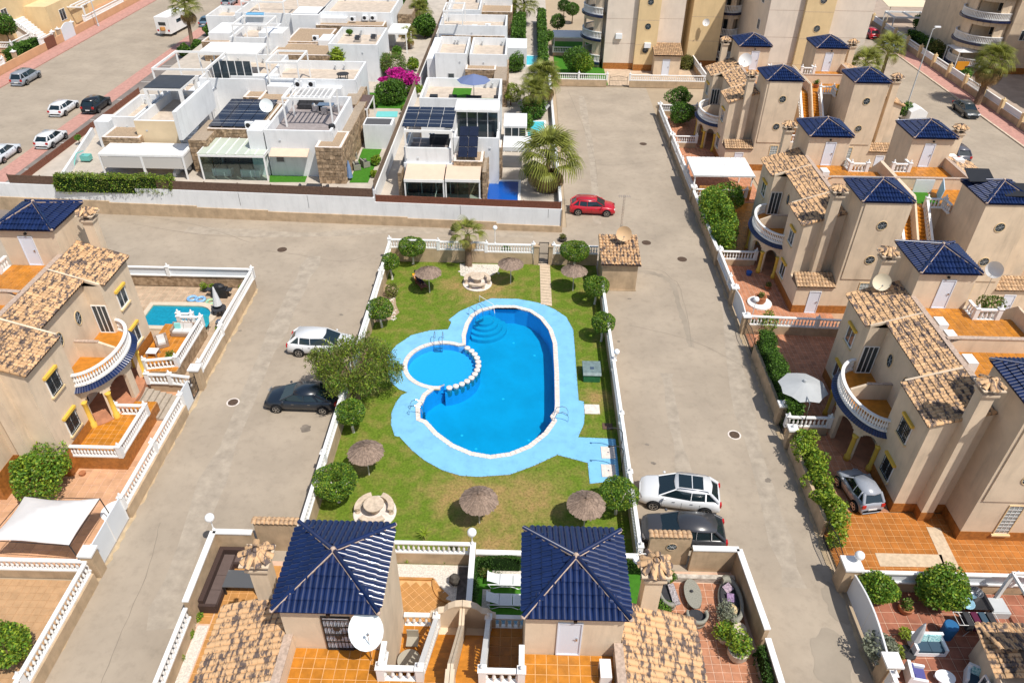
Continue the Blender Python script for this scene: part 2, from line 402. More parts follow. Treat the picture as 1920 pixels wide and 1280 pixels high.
# ---------------------------------------------------------------- windows and doors
def opening(parent,c,axis,sg,w,h,kind='window',grille=False,lintel=False,frame_m=None,mull=1,sill=True,gm=None):
    """rectangular opening centred at c on a wall; axis: direction of its width; sg: outward sign"""
    x,y,z=c
    def bx(b,a0,a1,d0,d1,z0,z1,mi=0):
        d0,d1=d0*sg,d1*sg
        if axis=='x': b.box(x+a0,x+a1,y+d0,y+d1,z+z0,z+z1,mi)
        else: b.box(x+d0,x+d1,y+a0,y+a1,z+z0,z+z1,mi)
    fm=frame_m or white
    b=MB(); bx(b,-w/2,w/2,-.05,.012,-h/2,h/2); o=b.build(kind,gm or (glass if kind=='window' else chain),parent)
    f=MB(); t=.05
    bx(f,-w/2-t,-w/2,-.04,.05,-h/2-t,h/2+t); bx(f,w/2,w/2+t,-.04,.05,-h/2-t,h/2+t)
    bx(f,-w/2,w/2,-.04,.05,h/2,h/2+t); bx(f,-w/2,w/2,-.04,.05,-h/2-t,-h/2)
    if kind=='window':
        for k in range(mull): a=-w/2+w*(k+1)/(mull+1); bx(f,a-.025,a+.025,-.03,.035,-h/2,h/2)
    f.build('frame',fm,o)
    if kind=='door':
        k=MB(); bx(k,w/2-.14,w/2-.1,.012,.07,-.05,.1); bx(k,w/2-.22,w/2-.1,.05,.07,.02,.05); k.build('handle',steel,o)
    if sill and kind=='window':
        s=MB(); bx(s,-w/2-.12,w/2+.12,-.02,.14,-h/2-t-.1,-h/2-t); s.build('sill',stucco_y,o)
    if lintel:
        s=MB(); bx(s,-w/2-.12,w/2+.12,-.02,.16,h/2+t,h/2+t+.16); s.build('lintel',yel,o)
    if grille:
        g=MB(); n=max(3,int(w/.13))
        for i in range(n+1): a=-w/2+w*i/n; bx(g,a-.011,a+.011,.09,.112,-h/2,h/2)
        for q in (-h/2+.02,-.1*h,.1*h,h/2-.04): bx(g,-w/2,w/2,.085,.117,q,q+.025)
        g.build('grille',black,o)
    return o
def round_window(parent,c,axis,sg,r=.38,fr=None,tall=1.):
    x,y,z=c; n=20
    def ring(d): return [((x+r*s_*math.cos(2*PI*i/n)) if axis=='x' else x+d*sg, (y+d*sg) if axis=='x' else (y+r*s_*math.cos(2*PI*i/n)), z+r*s_*tall*math.sin(2*PI*i/n)) for i in range(n)]
    b=MB(); s_=1; A=ring(.012); b.add(A,[tuple(range(n))]); o=b.build('window',glass,parent)
    f=MB(); s_=1.10; B1=ring(.04); s_=1; C1=ring(.04); D1=ring(.0); s_=1.10; E1=ring(-.01)
    f.add(B1+C1+D1+E1,[(i,(i+1)%n,n+(i+1)%n,n+i) for i in range(n)]+[(n+i,n+(i+1)%n,2*n+(i+1)%n,2*n+i) for i in range(n)]+[(i,(i+1)%n,3*n+(i+1)%n,3*n+i) for i in range(n)])
    f.build('frame',fr or stucco_y,o)
    g=MB()
    for k in range(3):
        a=k*PI/3+.3; dx,dz=math.cos(a)*r,math.sin(a)*r*tall; p=(x-dx,y+.03*sg,z-dz) if axis=='x' else (x+.03*sg,y-dx,z-dz); q=(x+dx,y+.03*sg,z+dz) if axis=='x' else (x+.03*sg,y+dx,z+dz)
        g.tube([p,q],.009,4)
    g.build('muntins',greyp,o)
# ---------------------------------------------------------------- chimney with a cap of barrel tiles
def chimney_cap(parent,x,y,z,w,m=None,single=False):
    b=MB(); b.box(x-w*.5-.1,x+w*.5+.1,y-w*.5-.1,y+w*.5+.1,z-.14,z-.02); b.box(x-w*.5-.04,x+w*.5+.04,y-w*.5-.04,y+w*.5+.04,z-.26,z-.141)
    for sx in(-1,1):
        for sy in(-1,1): b.box(x+sx*(w*.5-.08)-.06,x+sx*(w*.5-.08)+.06,y+sy*(w*.5-.08)-.06,y+sy*(w*.5-.08)+.06,z-.021,z+.25)
    b.box(x-.55,x+.55,y-.52,y+.52,z+.25,z+.31)
    c=b.build('chimney_cap',stucco,parent)
    k=MB(); k.box(x-w*.5+.12,x+w*.5-.12,y-w*.5+.12,y+w*.5-.12,z-.019,z+.249); k.build('flue_opening',black,c)
    vs,fs=tile_template(.125,.60,.03); fr=[]; cn=MB(); cn.lathe(x,y,[(.52,z+.31),(.05,z+.62)],10); cn.build('cap_core',rdeck,c); cn=MB(); cn.sphere((x,y,z+.66),.12,8,5,sz=.6); cn.build('cap_knob',m or rtile,c,True)
    for i in range(10):
        a=2*PI*i/10+random.uniform(-.05,.05); u=Vector((-math.cos(a),-math.sin(a),.52)).normalized(); e=u.cross(Vector((0,0,1))).normalized(); e=-e if e.cross(u).z<0 else e; nr=e.cross(u)
        R0=.64 if i%2 else .58
        p=Vector((x+math.cos(a)*R0,y+math.sin(a)*R0,z+.30+(.05 if i%2 else 0)))
        fr.append(Matrix(((e.x,u.x,nr.x,p.x),(e.y,u.y,nr.y,p.y),(e.z,u.z,nr.z,p.z),(0,0,0,1))))
    me=MB(); me.add(vs,fs); me=mesh_of(me,m or rtile,'cap_tile',True)
    if single:
        for M in fr: piece('cap_tile',me,M,c)
    else:
        T=np.array(vs); bb=MB()
        for M in fr: A=np.array(M); bb.add([tuple(q) for q in T@A[:3,:3].T+A[:3,3]],fs)
        bb.build('cap_tiles',m or rtile,c,True,kind='stuff')
def barred_door(h,c,sg):
    o=opening(h,c,'x',sg,.95,1.95,kind='door',frame_m=black); x,y,z=c; b=MB()
    for i in range(8): xx=x-.46+.131*i; b.box(xx-.013,xx+.013,y+.09*sg,y+.115*sg,z-.97,z+.97)
    for q in(-.95,-.45,-.05,.05,.5,.93): b.box(x-.47,x+.47,y+.085*sg,y+.12*sg,z+q,z+q+.03)
    for q in(-.25,.28): b.lathe(x,y+.1*sg,[(.1,z+q),(.14,z+q+.1),(.1,z+q+.2)],6,0,1,.2)
    b.build('security_grille',black,o)
# ---------------------------------------------------------------- one semi-detached house
WO,WI,ZE,TX,TS,YT,ZT,ZF=6.03,2.51,6.7,2.87,3.49,7.88,9.6,6.9
def unit(label,xf,yc,m,s,z0=0.,single=False,front=True,shed=False,side_detail=True,stairs=True,group='semi-detached houses with blue tiled stair towers',grille=True,floor_single=False,tm=None,barred=False):
    X=lambda u:xf+m*u
    Y=lambda v:yc+s*v
    Z=lambda z:z0+z
    h=thing('semi_detached_house',label,'house',(X(3),Y(4),0),group)
    def ub(b,u0,u1,v0,v1,a,c,mi=0): b.box(X(u0),X(u1),Y(v0),Y(v1),Z(a) if a>0 else 0,Z(c),mi)
    def up(b,pts,v0,v1,mi=0): b.prism([(X(u),Y(v0),(Z(z) if z>0 else 0)) for u,z in pts],(0,Y(v1)-Y(v0),0),mi)
    K=.34
    b=MB()
    up(b,[(0,0),(TX,0),(TX,ZE+K*TX),(0,ZE-.02)],WI,WO)                    # wing
    up(b,[(1.1,0),(TX,0),(TX,ZE+K*TX-.02),(1.1,ZE+K*1.1-.02)],0.0,WI)          # centre
    ub(b,TX,TX+TS,0,4.39,0,ZF); ub(b,TX+TS,8.95,0,3.2,0,ZF)
    ub(b,TX,TX+TS,4.39,YT,0,ZT-.02)                                         # stair tower
    ub(b,TX+.2,TX+TS-.002,YT,YT+.07,3.2,ZT-.021)                            # proud upper face
    ub(b,TX+TS,8.95,3.2,YT,0,3.195)                                          # first floor block behind
    ub(b,1.28,1.94,WO,WO+.62,0,9.3)                                         # chimney stack
    up(b,[(TX-.02,ZF),(TX+.22,ZF),(TX+.22,ZE+K*TX+.12),(TX-.02,ZE+K*TX+.12)],0,4.38)
    # inner parapet of the wing's roof beside the lower centre roof
    up(b,[(.0,ZE),(TX-.021,ZE),(TX-.021,ZE+K*TX+.16),(.0,ZE+.14)],WI,WI+.14)
    # party wall on the terrace
    up(b,[(TX+.22,ZF),(8.95,ZF),(8.95,ZF+1.0),(TX+1.0,ZF+1.0),(TX+.22,ZF+.45)],0,.1)
    ub(b,8.8,8.95,.1,3.2,ZF,ZF+1.0)
    b.build('walls',stucco,h)
    p=MB()
    ub(p,-.02,.0,WI,WO+.02,0,.72); ub(p,0,1.28,WO,WO+.02,0,.72); ub(p,1.94,TX,WO,WO+.02,0,.72); ub(p,1.26,1.96,WO+.62,WO+.64,0,.72); ub(p,1.26,1.28,WO+.02,WO+.62,0,.72)
    ub(p,TX-.02,TX,WO+.02,YT+.02,0,.72); ub(p,TX,8.95,YT,YT+.02,0,.72); p.build('plinth',plinthm,h)
    # coping on parapets
    c=MB(); up(c,[(TX+.18,ZF+1.001),(8.95,ZF+1.001),(8.95,ZF+1.06),(TX+1.0,ZF+1.06)],-.0,.14); ub(c,TX-.06,TX+.26,0,4.38,ZE+K*TX+.121,ZE+K*TX+.17); c.build('coping',mortar,h)
    # roofs of the wing and the centre
    T=tm or rtile
    def roof(u0,z_,v0,v1):
        u1=TX-.03; z1=z_+K*(u1-u0); d=MB(); up(d,[(u0,z_-.06),(u1,z1-.06),(u1,z1),(u0,z_)],v0,v1); ro=d.build('tiled_roof',rdeck,h)
        fr,w_,st=slope_frames((X(u0),Y(v0),Z(z_)),(X(u0),Y(v1),Z(z_)),(m*(u1-u0),0,z1-z_)); lay_tiles(fr,w_,st,T,ro,single)
        r=MB(); r.tube([(X(u0),Y(v1)-s*.05,Z(z_)+.05),(X(u1),Y(v1)-s*.05,Z(z1)+.05)],.11,6); r.build('verge_tiles',T,ro,True)
    roof(-.22,ZE+.03-K*.22+.02,WI+.142,WO+.12); roof(.85,ZE+.03+K*.85,0.02,WI-.01)
    # tower roof: hipped, blue glazed
    tx0,tx1=X(TX-.14),X(TX+TS+.10); ty0,ty1=Y(YT-TS-.22),Y(YT+.12)
    if tx0>tx1: tx0,tx1=tx1,tx0
    if ty0>ty1: ty0,ty1=ty1,ty0
    cx,cy=(tx0+tx1)/2,(ty0+ty1)/2; ez=Z(ZT); az=ez+.86; d=MB()
    d.add([(tx0,ty0,ez),(tx1,ty0,ez),(tx1,ty1,ez),(tx0,ty1,ez),(cx,cy,az)],[(0,1,4),(1,2,4),(2,3,4),(3,0,4)])
    d.box(tx0,tx1,ty0,ty1,ez-.08,ez-.002); ro=d.build('tower_roof',bdeck,h); frs=[]
    C4=[(tx0,ty0),(tx1,ty0),(tx1,ty1),(tx0,ty1)]
    for k in range(4):
        a,c_=C4[k],C4[(k+1)%4]; mx,my=(a[0]+c_[0])/2,(a[1]+c_[1])/2
        fr,w_,st=slope_frames((*a,ez),(*c_,ez),(cx-mx,cy-my,az-ez),lambda q:(q/2,q/2),w=.22,st=.40); frs+=fr
    lay_tiles(frs,w_,st,btile,ro,single,'roof_tile')
    hp=MB(); mo=MB()
    for a in C4:
        hp.tube([(a[0],a[1],ez+.09),(cx,cy,az+.13)],.085,6); mo.tube([(a[0]+.01,a[1]-.075,ez+.055),(cx,cy-.075,az+.085)],.05,5)
        mo.sphere((a[0],a[1],ez+.06),.09,6,4)
    mo.sphere((cx,cy,az+.1),.13,7,5); hp.build('hip_tiles',btile,ro,True); mo.build('mortar_bedding',mortar,ro)
    chimney_cap(h,X(1.61),Y(WO+.31),Z(9.42),.66,single=single)
    # windows of the street side
    sg=-m
    if front:
        opening(h,(X(0),Y(4.3),Z(4.75)),'y',sg,1.0,1.15,grille=grille,lintel=True); opening(h,(X(0),Y(4.3),Z(1.75)),'y',sg,1.0,1.15,grille=grille,lintel=True)
        round_window(h,(X(1.1),Y(1.1),Z(5.3)),'y',sg,.3,tall=1.5)
        opening(h,(X(.55),Y(WI),Z(4.25)),'x',-s,.85,2.0,kind='window',grille=False,sill=False,mull=2)
        opening(h,(X(1.1),Y(1.5),Z(1.45)),'y',sg,1.2,2.1,kind='window',sill=False,gm=glass)
        # balcony
        n=12; AU,AV=1.72,2.85
        arc=lambda th,o=0.,uc=.2:(uc-(AU+o)*math.cos(th),(AV+o)*math.sin(th))
        ths=[PI/2*.97*i/n for i in range(n+1)]
        bl=MB(); pts=[(X(1.1),Y(0),0)]+[(X(arc(t)[0]),Y(arc(t)[1]),0) for t in ths]+[(X(1.1),Y(WI),0)]
        bl.prism([(p[0],p[1],Z(2.98)) for p in pts],(0,0,.2)); bo=bl.build('balcony',stucco,h)
        fl=MB(); pts=[(X(1.1),Y(.06),0)]+[(X(arc(t,-.16)[0]),Y(max(.06,arc(t,-.16)[1])),0) for t in ths]+[(X(1.1),Y(WI-.01),0)]
        fl.prism([(p[0],p[1],Z(3.185)) for p in pts],(0,0,.02)); fl.build('balcony_floor',terr,bo)
        # curved porch wall with two arches
        wv=MB(); N=28; th=[PI/2*.97*i/N for i in range(N+1)]
        def open_h(t):
            for c0,hw in ((.40,.30),(1.12,.27)):
                if abs(t-c0)<hw: return 1.75+.75*math.sqrt(max(0,1-((t-c0)/hw)**2))
            return 0
        for i in range(N):
            a,c_=th[i],th[i+1]; ha=open_h((a+c_)/2); 
            (ua,va),(uc_,vc)=arc(a),arc(c_); (ub_,vb),(ud,vd)=arc(a,-.24),arc(c_,-.24)
            z1=Z(2.975); zz=Z(ha) if ha>0 else 0
            V=[(X(ua),Y(va),zz),(X(uc_),Y(vc),zz),(X(ud),Y(vd),zz),(X(ub_),Y(vb),zz),(X(ua),Y(va),z1),(X(uc_),Y(vc),z1),(X(ud),Y(vd),z1),(X(ub_),Y(vb),z1)]
            wv.add(V,[(0,3,2,1),(4,5,6,7),(0,1,5,4),(2,3,7,6),(1,2,6,5),(3,0,4,7)])
        wv.build('porch_wall',stucco,h)
        for t in (.76,1.42):
            cu,cv=arc(t,.06); cc=MB(); cc.lathe(X(cu),Y(cv),[(.2,0),(.2,z0+.35),(.14,z0+.4),(.13,z0+1.85),(.19,z0+1.95),(.19,z0+2.05)],12); cc.build('column',yel,h,True)
        pf=MB(); pf.prism([(X(1.1),Y(0),0)]+[(X(arc(t,.1)[0]),Y(arc(t,.1)[1]),0) for t in ths]+[(X(1.1),Y(WI),0)],(0,0,z0+.12)); pf.build('porch_floor',terc,h)
        # blue tile skirt
        sk_=[]; NS=22
        for i in range(NS):
            t=PI/2*.97*(i+.5)/NS; cu,cv=arc(t,.30); iu,iv=arc(t,-.02)
            p=Vector((X(cu),Y(cv),Z(2.86))); q=Vector((X(iu),Y(iv),Z(3.12))); u=(q-p).normalized(); e=Vector((-(q-p).y,(q-p).x,0)).normalized(); e=-e if e.cross(u).z<0 else e; nr=e.cross(u)
            sk_.append(Matrix(((e.x,u.x,nr.x,p.x),(e.y,u.y,nr.y,p.y),(e.z,u.z,nr.z,p.z),(0,0,0,1))))
        lay_tiles(sk_,.22,.36,btile,bo,False,'skirt_tile')
        # curved rail
        pr=[(X(arc(t,-.02)[0]),Y(arc(t,-.02)[1])) for t in ths]
        for nm,zz,hh,ww in (('rail',4.05,.09,.2),('bottom_rail',3.33,.13,.24)):
            rl=MB()
            for i in range(n): rl.bar((*pr[i],Z(zz)),(*pr[i+1],Z(zz)),ww,hh)
            rl.build(nm,white,bo)
        nb=20
        for i in range(nb):
            t=PI/2*.97*(i+.5)/nb; a=arc(t,-.02); piece('baluster',BAL,Matrix.Translation((X(a[0]),Y(a[1]),Z(3.33)))@Matrix.Diagonal((1,1,1.12,1)),bo)
        dv=MB(); up(dv,[(-1.25,3.18),(1.1,3.18),(1.1,4.35),(-.35,4.35),(-1.25,3.95)],0,.08); dv.build('balcony_divider',stucco,bo)
        dc=MB(); up(dc,[(-.36,4.351),(1.1,4.351),(1.1,4.41),(-.36,4.41)],0,.1); dc.build('coping',mortar,bo)
    # roof terrace
    floor_tiles('terrace_floor',h,(min(X(TX+.23),X(8.8)),max(X(TX+.23),X(8.8)),min(Y(.1),Y(3.2)),max(Y(.1),Y(3.2))),Z(ZF)+.07,.40,terr,terrb,single and floor_single)
    floor_tiles('terrace_floor',h,(min(X(TX+.23),X(TX+TS)),max(X(TX+.23),X(TX+TS)),min(Y(3.2),Y(4.37)),max(Y(3.2),Y(4.37))),Z(ZF)+.07,.40,terr,terrb,single and floor_single)
    opening(h,(X(TX+TS*.5+.15),Y(YT-TS),Z(ZF)+1.12),'x',-s,.8,1.95,kind='door',frame_m=chain) if not barred else barred_door(h,(X(TX+TS*.5+.2),Y(YT-TS),Z(ZF)+1.12),-s)
    lm=MB(); lm.box(X(TX+TS*.5)-.06,X(TX+TS*.5)+.06,Y(YT-TS-.14),Y(YT-TS),Z(ZF)+2.3,Z(ZF)+2.42); lm.build('wall_lamp',black,h)
    if stairs:
        balustrade([(X(TX+TS+.1),Y(4.3)),(X(TX+TS+.1),Y(3.3)),(X(7.85),Y(3.3))],Z(ZF),h,single=single,post_ends=True,posts=[1,2])
        balustrade([(X(7.85),Y(3.3)),(X(7.85),Y(7.6))],[Z(ZF),Z(3.35)],h,single=single,posts=[1])
        balustrade([(X(TX+TS+.05),Y(YT-.12)),(X(7.75),Y(YT-.12))],Z(3.2),h,single=single,post_ends=False)
        floor_tiles('patio_floor',h,(min(X(TX+TS),X(7.8)),max(X(TX+TS),X(7.8)),min(Y(3.3),Y(7.7)),max(Y(3.3),Y(7.7))),Z(3.2)+.061,.42,terr,terrb,single and floor_single)
        ns=18
        sb=MB()
        for i in range(ns):
            v1=7.2-(7.2-3.2)*i/ns; v0=7.2-(7.2-3.2)*(i+1)/ns; zt=3.2+(ZF-3.2)*(i+1)/ns
            q=MB(); ub(q,7.92,8.84,v0,v1+.02,zt-.2,zt); 
            if i<ns: q.build('stair_step',terr,h)
            ub(sb,7.93,8.83,v0,v1,3.2,zt-.201)
        ub(sb,7.78,7.919,3.2,7.5,3.2,3.3); sb.build('stair_base',stucco,h)
        q=MB(); q.prism([(X(7.80),Y(3.2),Z(3.2)),(X(7.80),Y(7.4),Z(3.2)),(X(7.80),Y(7.4),Z(3.3)),(X(7.80),Y(3.2),Z(ZF-.02))],(m*.118,0,0)); q.build('stair_string',stucco,h)
        dvd=MB(); dvd.prism([(X(8.85),Y(3.2),Z(3.2)),(X(8.85),Y(YT),Z(3.2)),(X(8.85),Y(YT),Z(4.7)),(X(8.85),Y(7.0),Z(4.5)),(X(8.85),Y(3.4),Z(ZF+1.0)),(X(8.85),Y(3.2),Z(ZF+1.0))],(m*.1,0,0)); dvd.build('stair_wall',stucco,h)
        # curved gable wall with a small arch at the head of the stairs
        aw=MB(); P=[(7.55,3.2),(8.95,3.2),(8.95,4.85),(8.65,4.80),(8.35,4.62),(8.15,4.35),(7.9,4.3),(7.7,4.05),(7.55,4.0)]
        aw.prism([(X(u),Y(YT-.2),Z(z)) for u,z in P],(0,s*.2,0)); aw.build('arched_wall',stucco,h)
        ac=MB()
        for i in range(2,len(P)-1): ac.bar((X(P[i][0]),Y(YT-.1),Z(P[i][1])+.06),(X(P[i+1][0]),Y(YT-.1),Z(P[i+1][1])+.06),.3,.08)
        ac.build('coping',stucco,h)
    if side_detail:
        for zz in (4.9,7.75): round_window(h,(X(TX+TS*.5+.1),Y(YT+.07),Z(zz)),'x',s,.34,tall=1.0)
        o=opening(h,(X(TX+TS*.62),Y(YT),Z(1.75)),'x',s,.75,2.2,kind='window',sill=True,mull=0,gm=glassb,frame_m=stucco_y)
        g=MB()
        for i in range(4): g.box(X(TX+TS*.62)-.375+.25*i-.012,X(TX+TS*.62)-.375+.25*i+.012,Y(YT+.01),Y(YT+.03),Z(.65),Z(2.85))
        for i in range(9): g.box(X(TX+TS*.62)-.37,X(TX+TS*.62)+.37,Y(YT+.012),Y(YT+.028),Z(.65+.27*i),Z(.675+.27*i))
        g.build('block_joints',white,o)
    if shed:
        q=MB(); ub(q,0.,TX,WO+.63,YT,0,2.35); ub(q,0.,1.27,WO,WO+.63,0,2.36); ub(q,1.95,TX,WO,WO+.63,0,2.37); q.build('store_room',stucco,h)
        u0,u1=-.1,TX-.0; v0,v1=YT+.12,WO+.66; fr,w_,st=slope_frames((X(u0),Y(v0),Z(2.42)),(X(u1),Y(v0),Z(2.42)),(0,-s*(v0-v1),.5)); 
        d=MB(); d.add([(X(u0),Y(v0),Z(2.40)),(X(u1),Y(v0),Z(2.40)),(X(u1),Y(v1),Z(2.90)),(X(u0),Y(v1),Z(2.90)),(X(u0),Y(v1),Z(2.36)),(X(u1),Y(v1),Z(2.36))],[(0,1,2,3),(0,4,5,1),(0,3,4),(1,5,2)]); ro=d.build('shed_roof',rdeck,h)
        lay_tiles(fr,w_,st,rtile2,ro,False)
        opening(h,(X(1.5),Y(YT),Z(1.0)),'x',s,.8,1.9,kind='door',frame_m=chain)
        p=MB(); ub(p,-.02,1.05,YT,YT+.02,0,.7); ub(p,1.95,TX,YT,YT+.02,0,.7); ub(p,-.02,0,WO,YT+.02,0,.7); p.build('plinth',plinthm,h)
    return h
# ================================================================ SETTING
def sheet(name,poly,z,m,th=.0):
    b=MB()
    if th: b.poly(poly,z-th,z)
    else: b.add([(p[0],p[1],z) for p in poly],[tuple(range(len(poly)))])
    return struct(name,b,m)
rect=lambda x0,x1,y0,y1:[(x0,y0),(x1,y0),(x1,y1),(x0,y1)]
earth=mat('earth',(.42,.33,.23),.95,.1,var=.2,vs=.1)
DK=[(921,559),(894,569),(862,583),(841,599),(846,604),(840,617),(806,619),(771,628),(743,647),(727,665),(724,700),(725,696),(733,716),(748,729),(764,735),(753,740),(742,754),(734,773),(733,795),(740,817),(749,818),(773,844),(797,863),(830,881),(863,891),(898,893),(956,889),(1002,872),(1045,852),(1102,867),(1106,906),(1162,900),(1154,822),(1084,819),(1095,794),(1096,778),(1095,752),(1085,750),(1082,712),(1079,670),(1075,618),(1062,594),(1041,580),(1017,569),(994,564),(970,560)]
deckp=[G(x,y,.03) for x,y in DK]
PM=[(873,648),(873,630),(879,609),(888,594),(904,584),(930,578),(965,578),(992,585),(1013,599),(1029,620),(1037,645),(1040,700),(1041,760),(1040,772),(1032,782),(1036,790),(1020,812),(990,836),(955,850),(920,855),(885,849),(850,834),(820,812),(800,790),(788,786),(787,763),(793,757),(799,743),(814,731),(833,722)]
poolp=[G(x,y,-.05) for x,y in PM]
def ccw(P): return P if sum(P[i-1][0]*P[i][1]-P[i][0]*P[i-1][1] for i in range(len(P)))>0 else P[::-1]
KC=(-5.42,40.3); KR=2.42
kid=[(KC[0]+KR*math.cos(2*PI*i/40),KC[1]+KR*math.sin(2*PI*i/40)) for i in range(40)]
# ground with the basins cut out
import bmesh
def holed_sheet(name,outer,holes,z,m):
    bm=bmesh.new(); es=[]
    for ring in [outer]+holes:
        vs=[bm.verts.new((p[0],p[1],z)) for p in ring]; es+=[bm.edges.new((vs[i],vs[(i+1)%len(vs)])) for i in range(len(vs))]
    bmesh.ops.triangle_fill(bm,use_beauty=True,use_dissolve=False,edges=es); me=bpy.data.meshes.new(name); bm.to_mesh(me); bm.free(); me.materials.append(m)
    return link(name,me,None,kind='structure')
hole=rect(-8.6,3.6,30.4,47.8)
holed_sheet('ground',rect(-600,600,-100,900),[hole],-.06,earth)
GX0,GX1,GY0,GY1=-11.15,6.45,23.6,54.35
streetp=[(-21.4,-5),(16.6,-5),(16.6,101.5),(4.2,101.5),(4.2,61.0),(-60,63.2),(-60,50.0),(-21.4,50.0)]
holed_sheet('street',streetp,[rect(GX0,GX1,GY0,GY1)],-.001,asph)
# lawn material: worn patches are a property of the grass itself
def lawn_mat(name,g,dry,blade=False):
    m=bpy.data.materials.new(name); m.use_nodes=True; N=m.node_tree.nodes; L=m.node_tree.links; b=N['Principled BSDF']; b.inputs['Roughness'].default_value=.9; b.inputs['Specular IOR Level'].default_value=.15
    geo=N.new('ShaderNodeNewGeometry'); prev=None
    def noise(s,d=5):
        mp=N.new('ShaderNodeMapping'); mp.inputs['Scale'].default_value=(s,)*3; L.new(geo.outputs['Position'],mp.inputs[0]); n=N.new('ShaderNodeTexNoise'); n.inputs['Scale'].default_value=1; n.inputs['Detail'].default_value=d; L.new(mp.outputs[0],n.inputs[0]); return n.outputs[0]
    # worn patches around given spots
    sp=[(-3.0,50.3,3.0),(-1.5,27.8,2.9),(0.8,28.2,2.3),(-3.2,28.5,2.2),(-1.0,24.6,2.6),(5.4,37.0,1.3),(-5.6,50.8,1.2),(-9.3,30.5,.9)]
    acc=None
    for x,y,r in [(a,b_,c*1.35) for a,b_,c in sp]:
        v=N.new('ShaderNodeVectorMath'); v.operation='DISTANCE'; v.inputs[1].default_value=(x,y,0); L.new(geo.outputs['Position'],v.inputs[0])
        mr=N.new('ShaderNodeMapRange'); mr.interpolation_type='SMOOTHSTEP'; mr.inputs[1].default_value=0; mr.inputs[2].default_value=r; mr.inputs[3].default_value=.85; mr.inputs[4].default_value=0; L.new(v.outputs['Value'],mr.inputs[0])
        if acc is None: acc=mr.outputs[0]
        else:
            mx=N.new('ShaderNodeMath'); mx.operation='MAXIMUM'; L.new(acc,mx.inputs[0]); L.new(mr.outputs[0],mx.inputs[1]); acc=mx.outputs[0]
    n1=noise(1.3); a=N.new('ShaderNodeMath'); a.operation='MULTIPLY_ADD'; a.inputs[1].default_value=1.9; a.inputs[2].default_value=-.86; L.new(n1,a.inputs[0])
    s=N.new('ShaderNodeMath'); s.operation='ADD'; s.use_clamp=True; L.new(acc,s.inputs[0]); L.new(a.outputs[0],s.inputs[1])
    mx=N.new('ShaderNodeMix'); mx.data_type='RGBA'; mx.inputs[6].default_value=(*g,1); mx.inputs[7].default_value=(*dry,1); L.new(s.outputs[0],mx.inputs[0])
    n2=noise(7); m2=N.new('ShaderNodeMapRange'); m2.inputs[1].default_value=.3; m2.inputs[2].default_value=.7; m2.inputs[3].default_value=.72; m2.inputs[4].default_value=1.22; L.new(n2,m2.inputs[0])
    mu=N.new('ShaderNodeMix'); mu.data_type='RGBA'; mu.blend_type='MULTIPLY'; mu.inputs[0].default_value=1; L.new(mx.outputs[2],mu.inputs[6]); L.new(m2.outputs[0],mu.inputs[7]); L.new(mu.outputs[2],b.inputs[0])
    bp=N.new('ShaderNodeBump'); bp.inputs['Strength'].default_value=.7; bp.inputs['Distance'].default_value=.05; L.new(noise(28,3),bp.inputs['Height']); L.new(bp.outputs[0],b.inputs['Normal'])
    return m
lawnm=lawn_mat('lawn_grass',(.125,.19,.018),(.33,.225,.085))
holed_sheet('lawn',rect(GX0,GX1,GY0,GY1),[hole],-.012,lawnm)
# deck patched into the hole: one surface with the two basins open
Dk=MB()
def ring_offset(P,d):
    n=len(P); out=[]
    A=sum(P[i][0]*P[(i+1)%n][1]-P[(i+1)%n][0]*P[i][1] for i in range(n)); sg=1 if A>0 else -1
    for i in range(n):
        a=Vector(P[i-1]);b=Vector(P[i]);c=Vector(P[(i+1)%n]); t=((b-a).normalized()+(c-b).normalized()); t=t.normalized() if t.length>1e-4 else (c-b).normalized()
        out.append((b.x+sg*t.y*d,b.y-sg*t.x*d))
    return out
ang=lambda p:math.atan2(p[1]-KC[1],p[0]-KC[0])
# merged outline of both basins (the stepping stones stand between them)
a0=ang(poolp[0]); a1=ang(poolp[-1])
a0%=2*PI; a1%=2*PI
na=26
arcp=[]
# from last main point (bottom junction) going round the left side of the kids' pool to the top junction
st_=a1; en=a0
while en>st_: en-=2*PI
for i in range(1,na): 
    t=st_+(en-st_)*i/na; arcp.append((KC[0]+KR*math.cos(t),KC[1]+KR*math.sin(t)))
merged=poolp+arcp
lawn_in=MB()
bm=bmesh.new()
def fill(name,outer,holes,z,m,parent=None):
    return holed_sheet(name,outer,holes,z,m)
fill('lawn_around_pool',hole,[deckp] if False else [ring_offset(merged,.35)],-.014,lawnm)
fill('pool_deck',deckp,[ring_offset(merged,.02)],.018,deckb)
# deck edge thickness
eb=MB()
for i in range(len(deckp)):
    a,b_=deckp[i],deckp[(i+1)%len(deckp)]; eb.add([(*a,-.02),(*b_,-.02),(*b_,.018),(*a,.018)],[(0,1,2,3)])
struct('pool_deck_edge',eb,gravelt)
